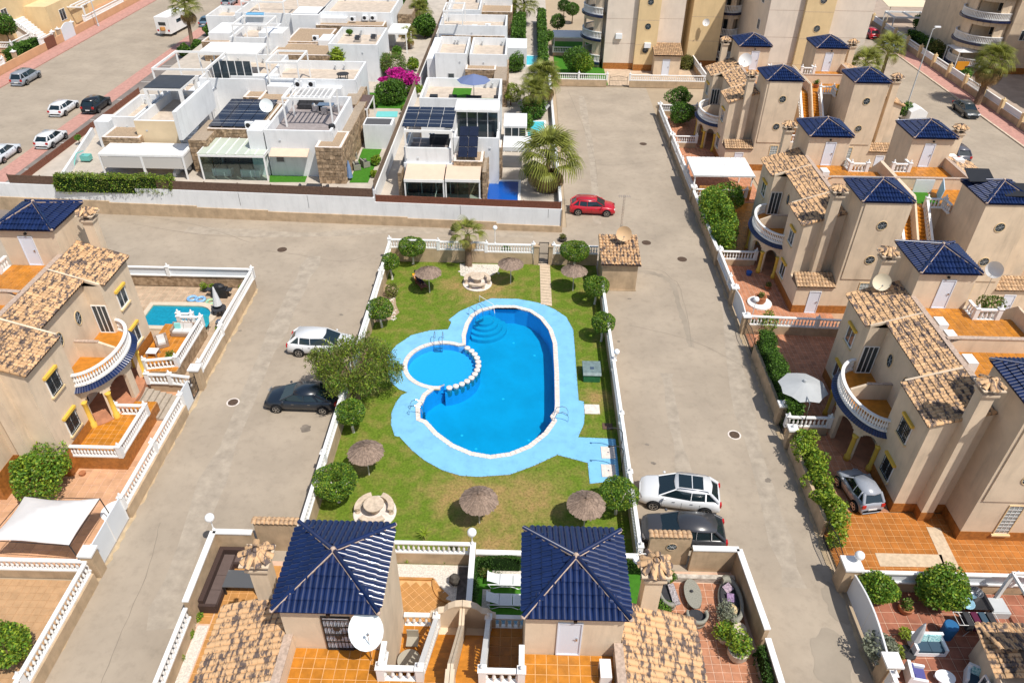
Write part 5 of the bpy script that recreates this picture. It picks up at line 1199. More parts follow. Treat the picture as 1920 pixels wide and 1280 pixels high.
def arch_panel(x,y0,y1,z0,z1,rise,label,m=panelw):
    t=thing('white_gate',label,'gate',(x,(y0+y1)/2,0),'sheeted white gates'); n=12; b=MB(); P=[(x,y0,z0)]+[(x,y0+(y1-y0)*i/n,z1+rise*math.sin(PI*i/n)) for i in range(n+1)]+[(x,y1,z0)]; b.prism(P,(.05,0,0)); b.build('gate_sheet',m,t)
    f=MB(); Q=[(x-.01,y0+(y1-y0)*i/n,z1+rise*math.sin(PI*i/n)) for i in range(n+1)]
    for i in range(n): f.tube([Q[i],Q[i+1]],.035,5)
    f.tube([(x,(y0+y1)/2,z0),(x,(y0+y1)/2,z1+rise)],.02,5); f.build('gate_frame',white,t); return t
arch_panel(SX,48.6,45.3,.1,1.5,.25,'arched white gate in the street wall of the planter courtyard')
arch_panel(16.93,22.5,18.4,.15,1.6,.35,'big arched white gate at the lower right beside the lemon bushes')
def iron_gate(label,p0,p1,h=1.5,n=14,name='iron_gate'):
    t=thing(name,label,'gate',(*p0,0)); b=MB(); b.tube([(*p0,.08),(*p0,h)],.03,5); b.tube([(*p1,.08),(*p1,h)],.03,5); m_=((p0[0]+p1[0])/2,(p0[1]+p1[1])/2)
    b.tube([(*p0,.1),(*p1,.1)],.025,5); b.tube([(*p0,h*.55),(*p1,h*.55)],.02,5); b.tube([(*p0,h-.25),(m_[0],m_[1],h),(*p1,h-.25)],.025,5); b.build('gate_frame',black,t); 
    for i in range(1,n): q=i/n; x,y=p0[0]+(p1[0]-p0[0])*q,p0[1]+(p1[1]-p0[1])*q; b=MB(); b.tube([(x,y,.1),(x,y,h-.25+.25*(1-abs(2*q-1))-.02)],.011,4); b.build('gate_bar',black,t)
    return t
iron_gate('black iron double gate between the pillar and the hedge wall',(SX,44.7),(SX,42.3)); iron_gate('small black iron gate between the hedge and the shrubs',(SX,35.0),(SX,33.3)); iron_gate('long black sliding gate of the orange tiled driveway',(SX,26.0),(SX,23.5),1.6,24)
# cross fences of the right block
CG='cross balustrades between the right block yards'
fseg('white balustrade across the yard below the round orange trees',[(SX,80.7),(19.6,80.7)],wall=.6,single=False,grp=CG)
fseg('white balustrade at the far end of the orange tree garden',[(SX,90.7),(21.4,90.7)],wall=.7,single=False,grp=CG)
fseg('white balustrade behind the wooden carport fence',[(SX,66.9),(22.0,66.9)],wall=.6,single=False,grp=CG)
fseg('short white balustrade between the shade tree yard and planter courtyard',[(SX+.1,54.8),(20.0,54.8)],wall=.6,grp=CG)
fseg('long white balustrade separating planter courtyard and parasol yard',[(SX,45.0),(24.1,44.7)],wall=.75,posts=[0,.72,1],grp=CG)
fseg('short white balustrade between the white parasol and the lime shrubs',[(SX+.1,34.2),(19.6,34.2)],wall=.6,grp=CG)
t=fseg('long white sheeted fence behind the lemon bushes at the lower right',[(17.2,22.75),(25.0,22.75),(31,22.75)],wall=.75,sheet=panelw,posts=[1],grp=CG)
# floors of the right block
floor_tiles('driveway_paving',None,(17.0,31.0,22.9,27.9),.012,.43,terr2,terrb,True,300,near=(20,26)); floor_tiles('driveway_paving',None,(17.0,21.2,27.9,34.0),.012,.43,terc,tercb,False)
sh=mat('pale_stone_path',(.60,.47,.33),.8,.2,var=.2,vs=4)
for pl in ([(1640,1037),(1765,1040),(1772,1064),(1650,1062)],[(1736,988),(1762,990),(1800,1068),(1771,1066)]): sheet('stone_path',[G(*p) for p in pl],.045,sh)
floor_tiles('courtyard_paving',None,(17.0,24.2,34.3,44.8),.012,.33,terc,tercb); floor_tiles('courtyard_paving',None,(17.0,24.4,45.0,54.7),.012,.33,terc,tercb,False)
floor_tiles('courtyard_paving',None,(17.0,24.0,54.9,66.8),.012,.33,terr,terrb); floor_tiles('courtyard_paving',None,(17.0,24.0,67.0,80.6),.012,.35,terc,tercb); floor_tiles('courtyard_paving',None,(17.0,22.0,80.8,90.6),.012,.35,terc,tercb)
redt=mat('red_paving',(.36,.14,.085),.8,.25,var=.3,vs=1.2,stain=.2); floor_tiles('courtyard_paving',None,(17.1,31.0,6,22.7),.012,.6,redt,tercb,False)
sheet('courtyard_floor',rect(24.4,44,44,100),.006,mat('warm_paving',(.46,.30,.19),.85,.2,var=.25,vs=1))
# white cantilever parasol
ux,uy=G(1507,722,2.5); t=thing('garden_parasol','large white parasol beside the dark green hedge','parasol',(ux,uy,0)); n=8; b=MB(); V=[(ux,uy,2.85)]+[(ux+1.55*math.cos(PI/8+2*PI*i/n),uy+1.55*math.sin(PI/8+2*PI*i/n),2.3) for i in range(n)]+[(ux+1.55*math.cos(PI/8+2*PI*(i+.5)/n)*.90,uy+1.55*math.sin(PI/8+2*PI*(i+.5)/n)*.9,2.36) for i in range(n)]
b.add(V,[f for i in range(n) for f in ((0,1+i,1+n+i),(0,1+n+i,1+(i+1)%n))]); b.build('canopy',canvas_g,t); b=MB(); b.lathe(ux,uy,[(.14,2.84),(.1,2.95)],8)
b.build('vent_cap',canvas_g,t); b=MB(); b.tube([(ux,uy-.1,2.3),(ux-.2,uy-1.9,2.6),(ux-.25,uy-2.1,.1)],.035,6); b.build('mast',steel,t); b=MB(); b.box(ux-.6,ux+.1,uy-2.5,uy-1.8,.02,.12); b.build('base_plate',white,t)
b=MB()
for i in range(n): b.tube([(ux,uy,2.78),(ux+1.5*math.cos(PI/8+2*PI*i/n),uy+1.5*math.sin(PI/8+2*PI*i/n),2.27)],.014,4)
b.build('ribs',steel,t)
# white carport
t=thing('carport','white flat roofed carport beside the right street','carport',(19.6,69.5,0)); b=MB(); b.box(16.7,22.7,67.3,71.8,2.5,2.62); 
for i in range(12): b.box(16.7+.5*i+.03,16.7+.5*i+.47,67.28,71.82,2.621,2.65)
b.build('roof_panels',white,t)
for x,y in ((16.9,67.5),(22.5,67.5),(16.9,71.6),(22.5,71.6)): b=MB(); b.box(x-.06,x+.06,y-.06,y+.06,0,2.5); b.build('post',white,t)
b=MB(); b.box(16.9,22.5,67.45,67.5,.8,.84)
t=thing('plank_fence','pale wooden plank fence under the near edge of the white carport','fence',(19.5,67.2,0))
for i in range(14): b=MB(); b.box(17.4+i*.37,17.72+i*.37,67.18,67.22,.1,1.6); b.build('plank',tan,t)
# planter
def planter(x,y,label,pm=pot,r=.32,h=.5,lf=None,lr=.4,base=0,ring=0,n=350,cat='potted plant',leaf=.12):
    t=thing('potted_plant',label,cat,(x,y,base)); b=MB(); b.lathe(x,y,[(r*.7,base),(r*1.05,base+h*.5),(r,base+h*.9),(r*1.1,base+h),(r*.85,base+h),(r*.8,base+h*.85)],14); b.build('pot',pm,t,True)
    if ring: q=MB(); q.lathe(x,y,[(ring,.0),(ring,.16),(ring-.1,.18)],22); q.build('round_kerb',white,t)
    if lf: link('leaves',leafmesh('leaves',blob(n,(x,y,base+h+lr*.6),(lr,lr,lr*.9),.2,.25,int(abs(x*7))),leaf,lf,.5),t); q=MB(); q.tube([(x,y,base+h*.8),(x,y,base+h+lr*.8)],.02,5); q.build('stem',bark,t)
    return t
planter(19.05,48.9,'big terracotta pot on a round white kerb in the courtyard',pot,.42,.75,[leaf_o],.25,ring=.95)
planter(17.7,45.7,'dark potted plant by the globe lamp of the courtyard',pot,.25,.3,[leaf_o,leaf_d],.3)
planter(20.3,51.2,'small row pot by the porch steps of the planter courtyard',pot,.25,.3,[leaf_o],.2)
b=MB(); bx_,by_=G(480,480); x,y=G(872,915); x,y=G(1603,475)
x,y=G(1405,510,.3); b=MB(); b.lathe(x,y,[(.2,0),(.26,.35),(.22,.36)],12); tag(b.build('blue_tub',mat('blue_plastic',(.02,.10,.40),.4,.4)),'small blue tub on the steps of the planter courtyard','tub')
x,y=G(1552,577,.1); b=MB(); b.lathe(x,y,[(.15,0),(.26,.14),(.24,.14)],12); tag(b.build('blue_bowl',MATS['blue_plastic']),'blue bowl on the paving near the tiled store room','bowl')
planter(19.5,21.6,'terracotta pot between the two lemon bushes',pot,.33,.4,[leaf_m,leaf_o],.3)
# ---- lower right furniture
def sofa(label,x,y,rz,L,D=.8,z=0,fm=white,cm=cush,arms=True,h=.42,back=.78,cat='sofa',name='garden_sofa',nc=2,backm=None):
    t=thing(name,label,cat,(x,y,z)); b=MB(); b.box(-L/2,L/2,-D/2,D/2,.06,h-.1); b.box(-L/2,L/2,D/2-.14,D/2,h-.1,back)
    if arms: b.box(-L/2,-L/2+.12,-D/2,D/2-.14,h-.1,h+.18); b.box(L/2-.12,L/2,-D/2,D/2-.14,h-.1,h+.18)
    for sx in(-1,1):
        for sy in(-1,1): b.box(sx*(L/2-.06)-.04,sx*(L/2-.06)+.04,sy*(D/2-.06)-.04,sy*(D/2-.06)+.04,0,.06)
    local(t,'frame',b,fm); w_=(L-.28)/nc
    for i in range(nc):
        c=MB(); c.box(-L/2+.14+w_*i+.01,-L/2+.14+w_*(i+1)-.01,-D/2+.02,D/2-.15,h-.1,h+.05); local(t,'seat_cushion',c,cm)
        c=MB(); c.prism([(-L/2+.16+w_*i,D/2-.15,h+.05),(-L/2+.16+w_*i,D/2-.32,h+.05),(-L/2+.16+w_*i,D/2-.22,back+.02),(-L/2+.16+w_*i,D/2-.15,back+.02)],(w_-.04,0,0)); local(t,'back_cushion',c,backm or cm)
    t.rotation_euler=(0,0,rz); return t
tealp=mat('leaf_print_fabric',(.55,.72,.72),.9,.1,dark=(.10,.35,.38),var=.2,vs=14); slate=mat('slate_cushion',(.05,.085,.12),.9,.1)
sofa('white loveseat with teal leaf print cushions in the lower right courtyard',19.7,19.6,0,1.5,.85,fm=plast,cm=slate,backm=tealp)
sofa('white armchair with a teal cushion right of the white coffee table',21.2,18.0,-.5,.85,.8,fm=plast,cm=slate,backm=tealp,nc=1,cat='armchair',name='garden_armchair')
sofa('white armchair with a teal cushion at the lower edge of the courtyard',21.4,17.2,-.5,.85,.8,fm=plast,cm=slate,backm=tealp,nc=1,cat='armchair',name='garden_armchair')
sofa('white armchair seen from behind, left of the white coffee table',18.5,18.1,1.4,.85,.8,fm=plast,cm=mat('violet_cushion',(.10,.10,.28),.9,.1),nc=1,cat='armchair',name='garden_armchair')
def table(label,x,y,z,L,D,h,topm,legm,rz=0,oval=False,name='garden_table',cat='table',leg=.04,glass_=False):
    t=thing(name,label,cat,(x,y,z)); b=MB()
    if oval: b.lathe(0,0,[(L/2,h-.05),(L/2,h)],24,0,1,D/L)
    else: b.box(-L/2,L/2,-D/2,D/2,h-.05,h)
    local(t,'table_top',b,topm)
    for sx in(-1,1):
        for sy in(-1,1): q=MB(); k=.6 if oval else .92; q.box(sx*L/2*k-leg,sx*L/2*k+leg,sy*D/2*k-leg,sy*D/2*k+leg,0,h-.05); local(t,'leg',q,legm)
    t.rotation_euler=(0,0,rz); return t
table('white rounded plastic coffee table at the lower right',19.8,18.0,0,.9,.7,.42,plast,plast,oval=True); table('second white plastic table at the bottom edge of the courtyard',20.1,17.3,0,.9,.6,.42,plast,plast,oval=True)
table('black low table with a blue basin beside the larger lemon bush',22.9,21.9,0,1.5,1.0,.6,black,black)
b=MB(); b.lathe(22.4,21.7,[(.25,.6),(.38,.72),(.36,.72),(.22,.63)],16); tag(b.build('wash_basin',mat('pale_blue_plastic',(.35,.60,.75),.4,.4)),'pale blue basin standing on the black low table','basin')
b=MB(); b.lathe(22.95,22.1,[(.28,.6),(.32,1.05),(.30,1.05),(.26,.64)],16); tag(b.build('metal_bucket',steel),'metal bucket standing on the black low table','bucket')
b=MB(); b.box(23.6,24.5,21.3,22.2,0,.45); b.box(23.65,24.45,21.35,22.15,.45,.5); tag(b.build('storage_cube',greyp),'grey square stool box near the white pergola post','box')
t=thing('folded_parasol','folded grey parasol leaning over dark pots at the lower right','parasol',(18.8,19.3,0)); b=MB(); b.lathe(18.75,19.35,[(.03,2.45),(.06,2.4),(.16,1.9),(.22,1.2),(.12,1.05)],8); b.build('folded_canopy',greyp,t); b=MB(); b.tube([(18.75,19.35,0),(18.75,19.35,2.5)],.025,6); b.build('pole',steel,t); b=MB(); b.lathe(18.75,19.35,[(.4,0),(.38,.12),(.1,.16)],14); b.build('base',black,t)
t=thing('clothes_airer','folding clothes airer with dark laundry by the small store room','clothes airer',(22.3,20.6,0)); b=MB()
for i in range(9): b.tube([(21.3+.25*i,20.3,.95),(21.3+.25*i,21.0,.95)],.012,4)
for y in(20.3,21.0): b.tube([(21.3,y,.95),(23.4,y,.95)],.015,4); b.tube([(21.5,y,.95),(22.9,20.65+(20.65-y),0)],.015,4); b.tube([(23.2,y,.95),(21.8,20.65+(20.65-y),0)],.015,4)
b.build('rack',white,t)
for i,mm in enumerate((cushd,mat('maroon_cloth',(.10,.02,.05),.9,.1),slate,cushd)): q=MB(); q.box(21.75+.38*i,22.05+.38*i,20.28,21.02,.5,.965); q.build('garment',mm,t)
q=MB(); q.lathe(20.95,20.3,[(.3,0),(.34,.9),(.3,.95)],12); tag(q.build('laundry_bin',mat('blue_bin',(.02,.12,.28),.6,.3)),'blue laundry bin beside the clothes airer','bin')
t=thing('pergola','white timber pergola cut off by the right edge above the courtyard','pergola',(25,22,0)); 
for a_,b_ in (((24.2,22.2,2.5),(27.8,22.2,2.5)),((24.2,19.4,2.5),(27.8,19.4,2.5)),((24.2,22.2,2.5),(24.2,19.4,2.5)),((25.6,22.2,2.5),(25.6,19.4,2.5)),((27,22.2,2.5),(27,19.4,2.5))): q=MB(); q.bar(a_,b_,.12,.14); q.build('beam',white,t)
for x,y in((24.2,22.2),(24.2,19.4)): q=MB(); q.box(x-.08,x+.08,y-.08,y+.08,0,2.37); q.build('post',white,t)
# small store room at the bottom right
t=thing('store_room','small beige store room with a mottled tile roof at the lower right corner','store room',(22,18,0)); b=MB(); b.prism([(20.9,16.2,0),(25,16.2,0),(25,19.3,0),(21.6,19.3,0)],(0,0,2.1)); b.box(22.4,30,12,17.9,0,5.2); b.build('walls',stucco,t)
d=MB(); P=[(20.75,17.9,2.12),(21.5,19.5,2.12),(26,19.5,2.12),(26,17.9,2.8),(20.95,17.9,2.8)]
d.add([(20.9,16.9,2.3),(21.3,19.5,2.14),(26,19.5,2.14),(26,17.91,2.85),(22.3,17.91,2.85),(22.3,16.9,2.85)],[(0,1,4,5),(1,2,3,4)]); ro=d.build('tiled_roof',rdeck,t)
fr,w_,st=slope_frames((21.2,19.55,2.15),(26,19.55,2.15),(0,-1.65,.7)); lay_tiles(fr,w_,st,rtile,ro,False)
fr,w_,st=slope_frames((20.8,16.9,2.3),(21.2,19.5,2.16),(1.1,-.2,.5)); lay_tiles(fr,w_,st,rtile,ro,False)
opening(t,(20.9,17.2,1.2),'y',-1,.5,.7,grille=False,sill=False)
# ---- bottom centre yards (in front of the two blue towers)
NY=23.75
DG='walls of the two near patios'
wall('tall beige patio wall with white coping around the brown corner sofa',[(-13.5,24.0),(-15.5,24.0),(-15.4,19.9)],0,1.75,.22,grp=DG)
fseg('white balustrade over planted white gravel at the bottom left street',[(-15.35,19.7),(-15.2,9)],wall=.85,posts=[],grp=DG,wm=beigew)
wall('low patio wall with white coping between the tile capped slab and blue tower',[(-11.0,23.4),(-6.3,23.4)],0,1.2,.22,grp=DG)
t=thing('balustrade_fence','white balustrade on the near edge of the lawn beside the left blue tower','balustrade',(-4.2,NY,0),DG); balustrade([(-6.35,NY),(-2.2,NY)],0,t,wall=.85,posts=[],h=.8)
wall('white coped wall dividing the two near patios below the globe lamp',[(-2.1,23.85),(-2.1,18.6)],0,1.55,.2,m=whitew,grp=DG)
wall('white coped wall behind the green artificial hedge at the lawn edge',[(-1.95,23.55),(7.0,23.55)],0,1.2,.2,grp=DG)
wall('beige patio wall with white coping beside the grey rattan sofa',[(9.1,23.75),(11.45,23.75),(11.75,19.3)],0,1.7,.22,grp=DG)
wall('white coped wall lined with a thin green hedge at the bottom right street',[(11.8,19.1),(12.1,9)],0,1.3,.2,grp=DG)
def tile_slab(x0,x1,y,h,label,rnd=False):
    t=thing('tile_capped_wall',label,'wall',((x0+x1)/2,y,0),'tile capped wall slabs'); b=MB(); b.box(x0,x1,y-.14,y+.14,0,h); b.build('wall_body',beigew,t)
    for i in range(int((x1-x0)/.24)+1):
        for s in(-1,1):
            vs,fs=tile_template(.12,.3,.0); q=MB(); X_=x0+.02+.24*i
            q.add([(X_+v[0],y+s*(.24-v[1]),h+.02+v[2]+v[1]*.35) for v in vs],fs); q.build('cap_tile',rtile2,t,True)
    if rnd: round_window(t,((x0+x1)/2+.1,y-.14,h*.66),'x',-1,.26,beigew)
tile_slab(-13.45,-11.15,24.4,2.2,'beige wall slab capped with barrel tiles at the left street end'); tile_slab(6.95,9.05,24.15,2.25,'beige wall slab with a round opening capped with tiles beside the charcoal hatchback',True)
sheet('patio_ground',rect(-15.3,12.0,-5,23.6),.004,tercb)
floor_tiles('patio_paving',None,(-14.6,-8.3,9.0,23.3),.02,.42,tan,terrb,True,290,near=(-12,22)); floor_tiles('patio_paving',None,(-15.2,-14.65,19.9,23.5),.02,.42,tan,terrb,True); floor_tiles('patio_paving',None,(-8.3,-6.4,18.4,22.6),.02,.42,tan,terrb,True); sheet('gravel_bed',rect(-15.2,-14.65,9,19.8),.03,gravel)
sheet('gravel_bed',rect(-10.8,-6.4,22.6,23.3),.045,gravel); sheet('gravel_bed',[(-6.2,23.6),(-6.2,22.7),(-4.0,22.7),(-3.1,21.2),(-3.1,18.4),(-2.2,18.4),(-2.2,23.6)],.03,gravel)
floor_tiles('patio_paving',None,(-6.3,-3.15,18.4,22.65),.02,.36,tan,terrb,True,200,rot=PI/4,clip=lambda x,y:(x+3.15)*.9+(y-22.65)<-.9 or y<21)
kb=MB(); KP=[(-6.3,22.68),(-4.1,22.68)]+[(-4.1+1.0*(1-math.cos(a)),22.68-1.3*math.sin(a)) for a in [PI/2*i/6 for i in range(1,7)]]+[(-3.08,18.5)]
for i in range(len(KP)-1): kb.bar((*KP[i],.14),(*KP[i+1],.14),.13,.13)
kb.build('patio_kerb',tan,None,kind='structure')
slp=mat('slate_paving',(.12,.105,.10),.7,.3,var=.4,vs=5); sheet('slate_strip',rect(-2.85,-2.2,18.5,23.5),.05,slp)
sheet('artificial_grass',rect(-1.9,6.8,18.4,23.4),.03,turf); sheet('paving_strip',rect(-1.55,-1.15,18.4,22.2),.05,gravel); sheet('paving_strip',rect(-1.1,.8,22.9,23.35),.05,gravel)
floor_tiles('patio_paving',None,(7.3,11.4,9.0,22.9),.02,.40,terc,tercb,True,300,near=(9,21)); 
stt=mat('stacked_stone',(.55,.50,.43),.85,.2,dark=(.30,.26,.22),var=.3,vs=(3,3,14)); b=MB(); b.box(7.3,11.35,22.95,23.2,0,.35); tag(b.build('planter_bench',stt),'low stacked stone planter along the wall behind the grey rattan set','planter')
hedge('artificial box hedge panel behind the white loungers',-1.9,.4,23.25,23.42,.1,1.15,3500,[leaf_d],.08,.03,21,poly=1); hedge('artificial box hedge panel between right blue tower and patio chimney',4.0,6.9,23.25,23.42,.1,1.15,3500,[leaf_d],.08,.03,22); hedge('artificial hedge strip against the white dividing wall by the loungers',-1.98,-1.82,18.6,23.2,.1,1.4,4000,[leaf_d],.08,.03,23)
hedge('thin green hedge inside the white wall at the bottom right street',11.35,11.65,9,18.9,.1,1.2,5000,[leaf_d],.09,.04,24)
# corner sofa
t=thing('corner_sofa','dark brown rattan corner sofa against the coping wall','sofa',(-15,23,0)); b=MB(); b.box(-15.25,-12.7,23.05,23.8,.05,.42); b.box(-15.25,-14.45,20.6,23.05,.05,.42); b.box(-15.3,-12.7,23.6,23.8,.42,.85); b.box(-15.3,-15.05,20.6,23.6,.42,.85); b.box(-15.3,-14.45,20.45,20.6,.05,.62); b.build('rattan_frame',rattan,t)
cm=mat('taupe_cushion',(.13,.095,.085),.9,.1,var=.1,vs=4); 
for x0,x1,y0,y1 in((-14.4,-13.6,23.1,23.6),(-13.58,-12.75,23.1,23.6),(-15.04,-14.5,22.3,23.55),(-15.04,-14.5,21.45,22.28),(-15.04,-14.5,20.65,21.43)): q=MB(); q.box(x0,x1,y0,y1,.42,.53); q.build('seat_cushion',cm,t)
table('dark glass topped patio table in front of the brown corner sofa',-13.6,22.0,0,1.7,1.0,.7,mat('smoked_glass',(.10,.10,.10),.08,.7),black)
def fold_chair(label,x,y,rz,m=woodr):
    t=thing('folding_chair',label,'chair',(x,y,0),'red brown slatted folding chairs')
    for i in range(6): b=MB(); b.box(-.22,.22,-.2+.075*i,-.14+.075*i,.44,.46); local(t,'seat_slat',b,m)
    for i in range(7): b=MB(); b.box(-.22,.22,.25+.02*i,.275+.02*i,.5+.075*i,.56+.075*i); local(t,'back_slat',b,m)
    for s in(-1,1):
        b=MB(); b.tube([(s*.24,-.22,0),(s*.24,.26,.46),(s*.24,.4,1.02)],.02,5); local(t,'leg',b,m); b=MB(); b.tube([(s*.24,.3,0),(s*.24,-.2,.46)],.02,5); local(t,'leg',b,m); b=MB(); b.box(s*.25-.025,s*.25+.025,-.22,.28,.64,.67); local(t,'armrest',b,m)
    t.rotation_euler=(0,0,rz)
fold_chair('red brown folding chair on the orange patio, the upper one',-13.6,18.2,-2.0); fold_chair('red brown folding chair at the bottom edge by the roof tiles',-13.7,16.9,-1.9)
for k,(px,py) in enumerate(((370,1155),(355,1188),(335,1233),(560,1040),(835,1048),(762,1047))): x,y=G(px,py,.2); t=bush(px,py,.26 if k<3 else .18,'small green plant in white gravel, '+['highest of three by the street balustrade','middle of three by the street balustrade','lowest of three by the street balustrade','beside the tile capped slab behind the left tower','at the rounded corner of the diamond patio','at the far edge of the diamond patio'][k],[leaf_m,leaf_l],z=.2,n=260,leaf=.11,seed=30+k)
# loungers
def slat_lounger(label,x,y):
    t=thing('sun_lounger',label,'sun lounger',(x,y,0),'white slatted plastic loungers')
    f=MB()
    for s in(-1,1): f.tube([(-.95,s*.31,.32),(-.4,s*.31,.33),(.9,s*.31,.33)],.03,5); f.tube([(-.9,s*.33,.3),(-.75,s*.33,.0),(-.3,s*.33,.2),(.3,s*.33,.2),(.65,s*.33,.0),(.9,s*.33,.3)],.025,5)
    local(t,'frame',f,plast)
    for a0_,a1_,z0_,z1_ in((-.95,-.35,.62,.36),(-.32,.28,.36,.36),(.38,.9,.36,.36)):
        for i in range(8):
            y_=-.28+.07*i; b=MB(); b.prism([(a0_,y_,z0_),(a1_,y_,z1_),(a1_,y_,z1_-.025),(a0_,y_,z0_-.025)],(0,.05,0)); local(t,'slat',b,plast)
        b=MB(); b.box(a0_-.03,a0_+.03,-.3,.3,z0_-.02,z0_+.012); b.box(a1_-.03,a1_+.03,-.3,.3,z1_-.02,z1_+.012); local(t,'cross_bar',b,plast)
slat_lounger('white slatted plastic lounger nearer the artificial hedge',-.35,22.6); slat_lounger('white slatted plastic lounger nearer the house wall',-.35,21.45)
b=MB(); b.box(-1.3,1.2,18.6,20.6,.05,.25); tag(b.build('blue_mat',mat('blue_grey_mat',(.16,.28,.36),.8,.2)),'blue grey mat on the ground below the white loungers','mat')
planter(-1.5,23.0,'dark plant in a pot at the corner of the artificial hedge',pot,.15,.2,[leaf_d,leaf_o],.28)
x,y=-3.0,22.5; b=MB(); b.sphere((x,y,.35),.3,7,5,sz=1.3); tag(b.build('garden_rock',mat('dark_rock',(.09,.08,.07),.9,.2,var=.4,vs=6)),'dark upright rock in the gravel by the dividing wall','rock')
# round metal table and chair on the low patio
t=table('round pale mesh table with a chair on the small orange patio',-4.2,16.1,3.27,.95,.95,.72,mat('mesh_metal',(.36,.33,.27),.6,.4),steel,oval=True); b=MB(); b.box(-.25,.25,.55,1.0,.42,.46); b.box(-.25,.25,.98,1.02,.46,.95); 
t2=thing('patio_chair','pale mesh chair pulled up to the round patio table','chair',(-4.2,16.3,3.27)); local(t2,'seat_and_back',b,MATS['mesh_metal'])
for sx in(-.22,.22):
    for sy in(.57,.98): q=MB(); q.box(sx-.015,sx+.015,sy-.015,sy+.015,0,.42); local(t2,'leg',q,steel)
# grey rattan set
def oval_seat(label,x,y,rz,L,D,cat='sofa',nc=1):
    t=thing('rattan_seat',label,cat,(x,y,0),None); n=24
    b=MB(); b.lathe(0,0,[(L/2*.86,0),(L/2*.92,.2),(L/2*.9,.38)],n,0,1,D/L); local(t,'base',b,rattang,True)
    c=MB(); c.lathe(0,-.03,[(L/2*.78,.38),(L/2*.80,.46),(L/2*.74,.5)],n,0,1,D/L*.92); local(t,'seat_cushion',c,cushd)
    r=MB(); A=[PI*(-.12)+PI*1.24*i/18 for i in range(19)]; P=[(L/2*.95*math.cos(a),D/2*.95*math.sin(a),.36) for a in A]; Q=[(L/2*1.03*math.cos(a),D/2*1.03*math.sin(a),.76) for a in A]; I=[(L/2*.80*math.cos(a),D/2*.80*math.sin(a),.76) for a in A]; J=[(L/2*.80*math.cos(a),D/2*.80*math.sin(a),.36) for a in A]; m_=19
    V=P+Q+I+J; r.add(V,[(k*m_+i,k*m_+i+1,(k+1)*m_+i+1,(k+1)*m_+i) for k in range(3) for i in range(m_-1)]+[(i+3*m_,i+1+3*m_,i+1,i) for i in range(m_-1)]+[(0,m_,2*m_,3*m_),(m_-1,2*m_-1,3*m_-1,4*m_-1)]); local(t,'curved_back',r,rattang,True)
    t.rotation_euler=(0,0,rz); return t
oval_seat('long grey rattan sofa with black seat cushion against the patio wall',10.75,21.6,-PI/2-.03,2.6,1.15)
for k,(yy_,mm) in enumerate(((22.3,mat('pink_print',(.55,.42,.48),.9,.1,dark=(.2,.15,.2),var=.2,vs=14)),(21.75,mat('violet_print',(.38,.24,.42),.9,.1,dark=(.12,.1,.15),var=.2,vs=14)),(21.1,mat('yellow_print',(.62,.55,.42),.9,.1,dark=(.5,.3,.05),var=.2,vs=12)))):
    b=MB(); b.prism([(-.2,-.2,0),(.2,-.2,0),(.2,.2,0),(-.2,.2,0)],(.0,0,.1)); o=b.build('scatter_cushion',mm); tag(o,['pink patterned','violet patterned','yellow flecked'][k]+' scatter cushion on the long grey rattan sofa','cushion'); o.location=(10.8,yy_,.52); o.rotation_euler=(.2,-.4,.5+k)
oval_seat('grey rattan armchair with its back to the viewer',8.95,20.7,PI,1.05,1.0,'armchair'); oval_seat('grey rattan armchair draped with a patterned throw beside the chimney',7.75,21.9,PI/2,1.6,1.0,'armchair')
b=MB(); b.prism([(7.9,21.2,.52),(8.25,21.3,.52),(8.05,22.4,.6),(7.75,22.3,.6)],(0,0,.1)); tag(b.build('folded_throw',mat('throw_print',(.5,.45,.45),.9,.1,dark=(.12,.1,.1),var=.2,vs=12)),'folded patterned throw on the rattan seat beside the chimney','blanket')
t=table('oval grey rattan coffee table in the middle of the near patio',9.0,22.0,0,1.7,.85,.45,rattang,rattang,PI/2,oval=True,leg=.07); b=MB(); b.lathe(8.95,22.1,[(.06,.45),(.09,.5),(.05,.56)],8); tag(b.build('small_ornament',cushd),'small dark ornament on the oval rattan table','ornament')
planter(10.1,19.75,'low leafy plant in a stone pot behind the large white pot',potw,.3,.45,[leaf_l,leaf_m],.6,n=700,leaf=.15); planter(10.55,18.9,'large pale stone pot with a bright green plant at the lower right patio',potw,.46,.7,[leaf_l,leaf_m],.62,n=800,leaf=.15)
bush(1360,1145,.5,'small silvery olive tree beside the long rattan sofa',[leaf_s],z=1.0,n=900,leaf=.1,seed=41,lump=.3); planter(10.9,20.1,'round pot of white stones beside the olive tree',potw,.32,.5); bush(1245,1135,.42,'green leafy shrub between the chimney and the rattan armchair',[leaf_m],z=.4,n=800,leaf=.12,seed=42)
planter(8.1,23.0,'small green leafed pot plant beneath the round opening of the tiled slab',pot,.16,.25,[leaf_m],.25)
# dishes and roof equipment
dish(G(686,1182,9.0)[0],G(686,1182,9.0)[1],9.0,.60,(.2,-.45,.9),'very large white satellite dish beside the barred tower door',m=mat('dish_white',(.70,.74,.74),.5,.3),base=6.95,oval=1.15)
dish(5.0,17.7,8.7,.38,(-.2,.3,.9),'small round white dish beside the right near chimney',base=7.6)
dish(22.75,39.7,8.0,.55,(-.3,-1,.4),'round dish with orange lettering marks on the chimney of the parasol house',m=mat('tan_dish2',(.70,.62,.46),.6,.3),base=7.0)
dish(36.6,65.2,7.9,.75,(.1,-1,.3),'large pale dish before the white door of a far blue tower',m=MATS['dish_white'],base=6.95,oval=1.2); dish(30.7,63.5,3.4,.6,(-.8,-.6,.2),'tilted white dish seen edge on beside the tile roofed store room',base=2.7) ; dish(33.3,44.9,6.0,.6,(-.8,-.6,.2),'tilted white dish seen edge on at the right edge house',base=3.3)
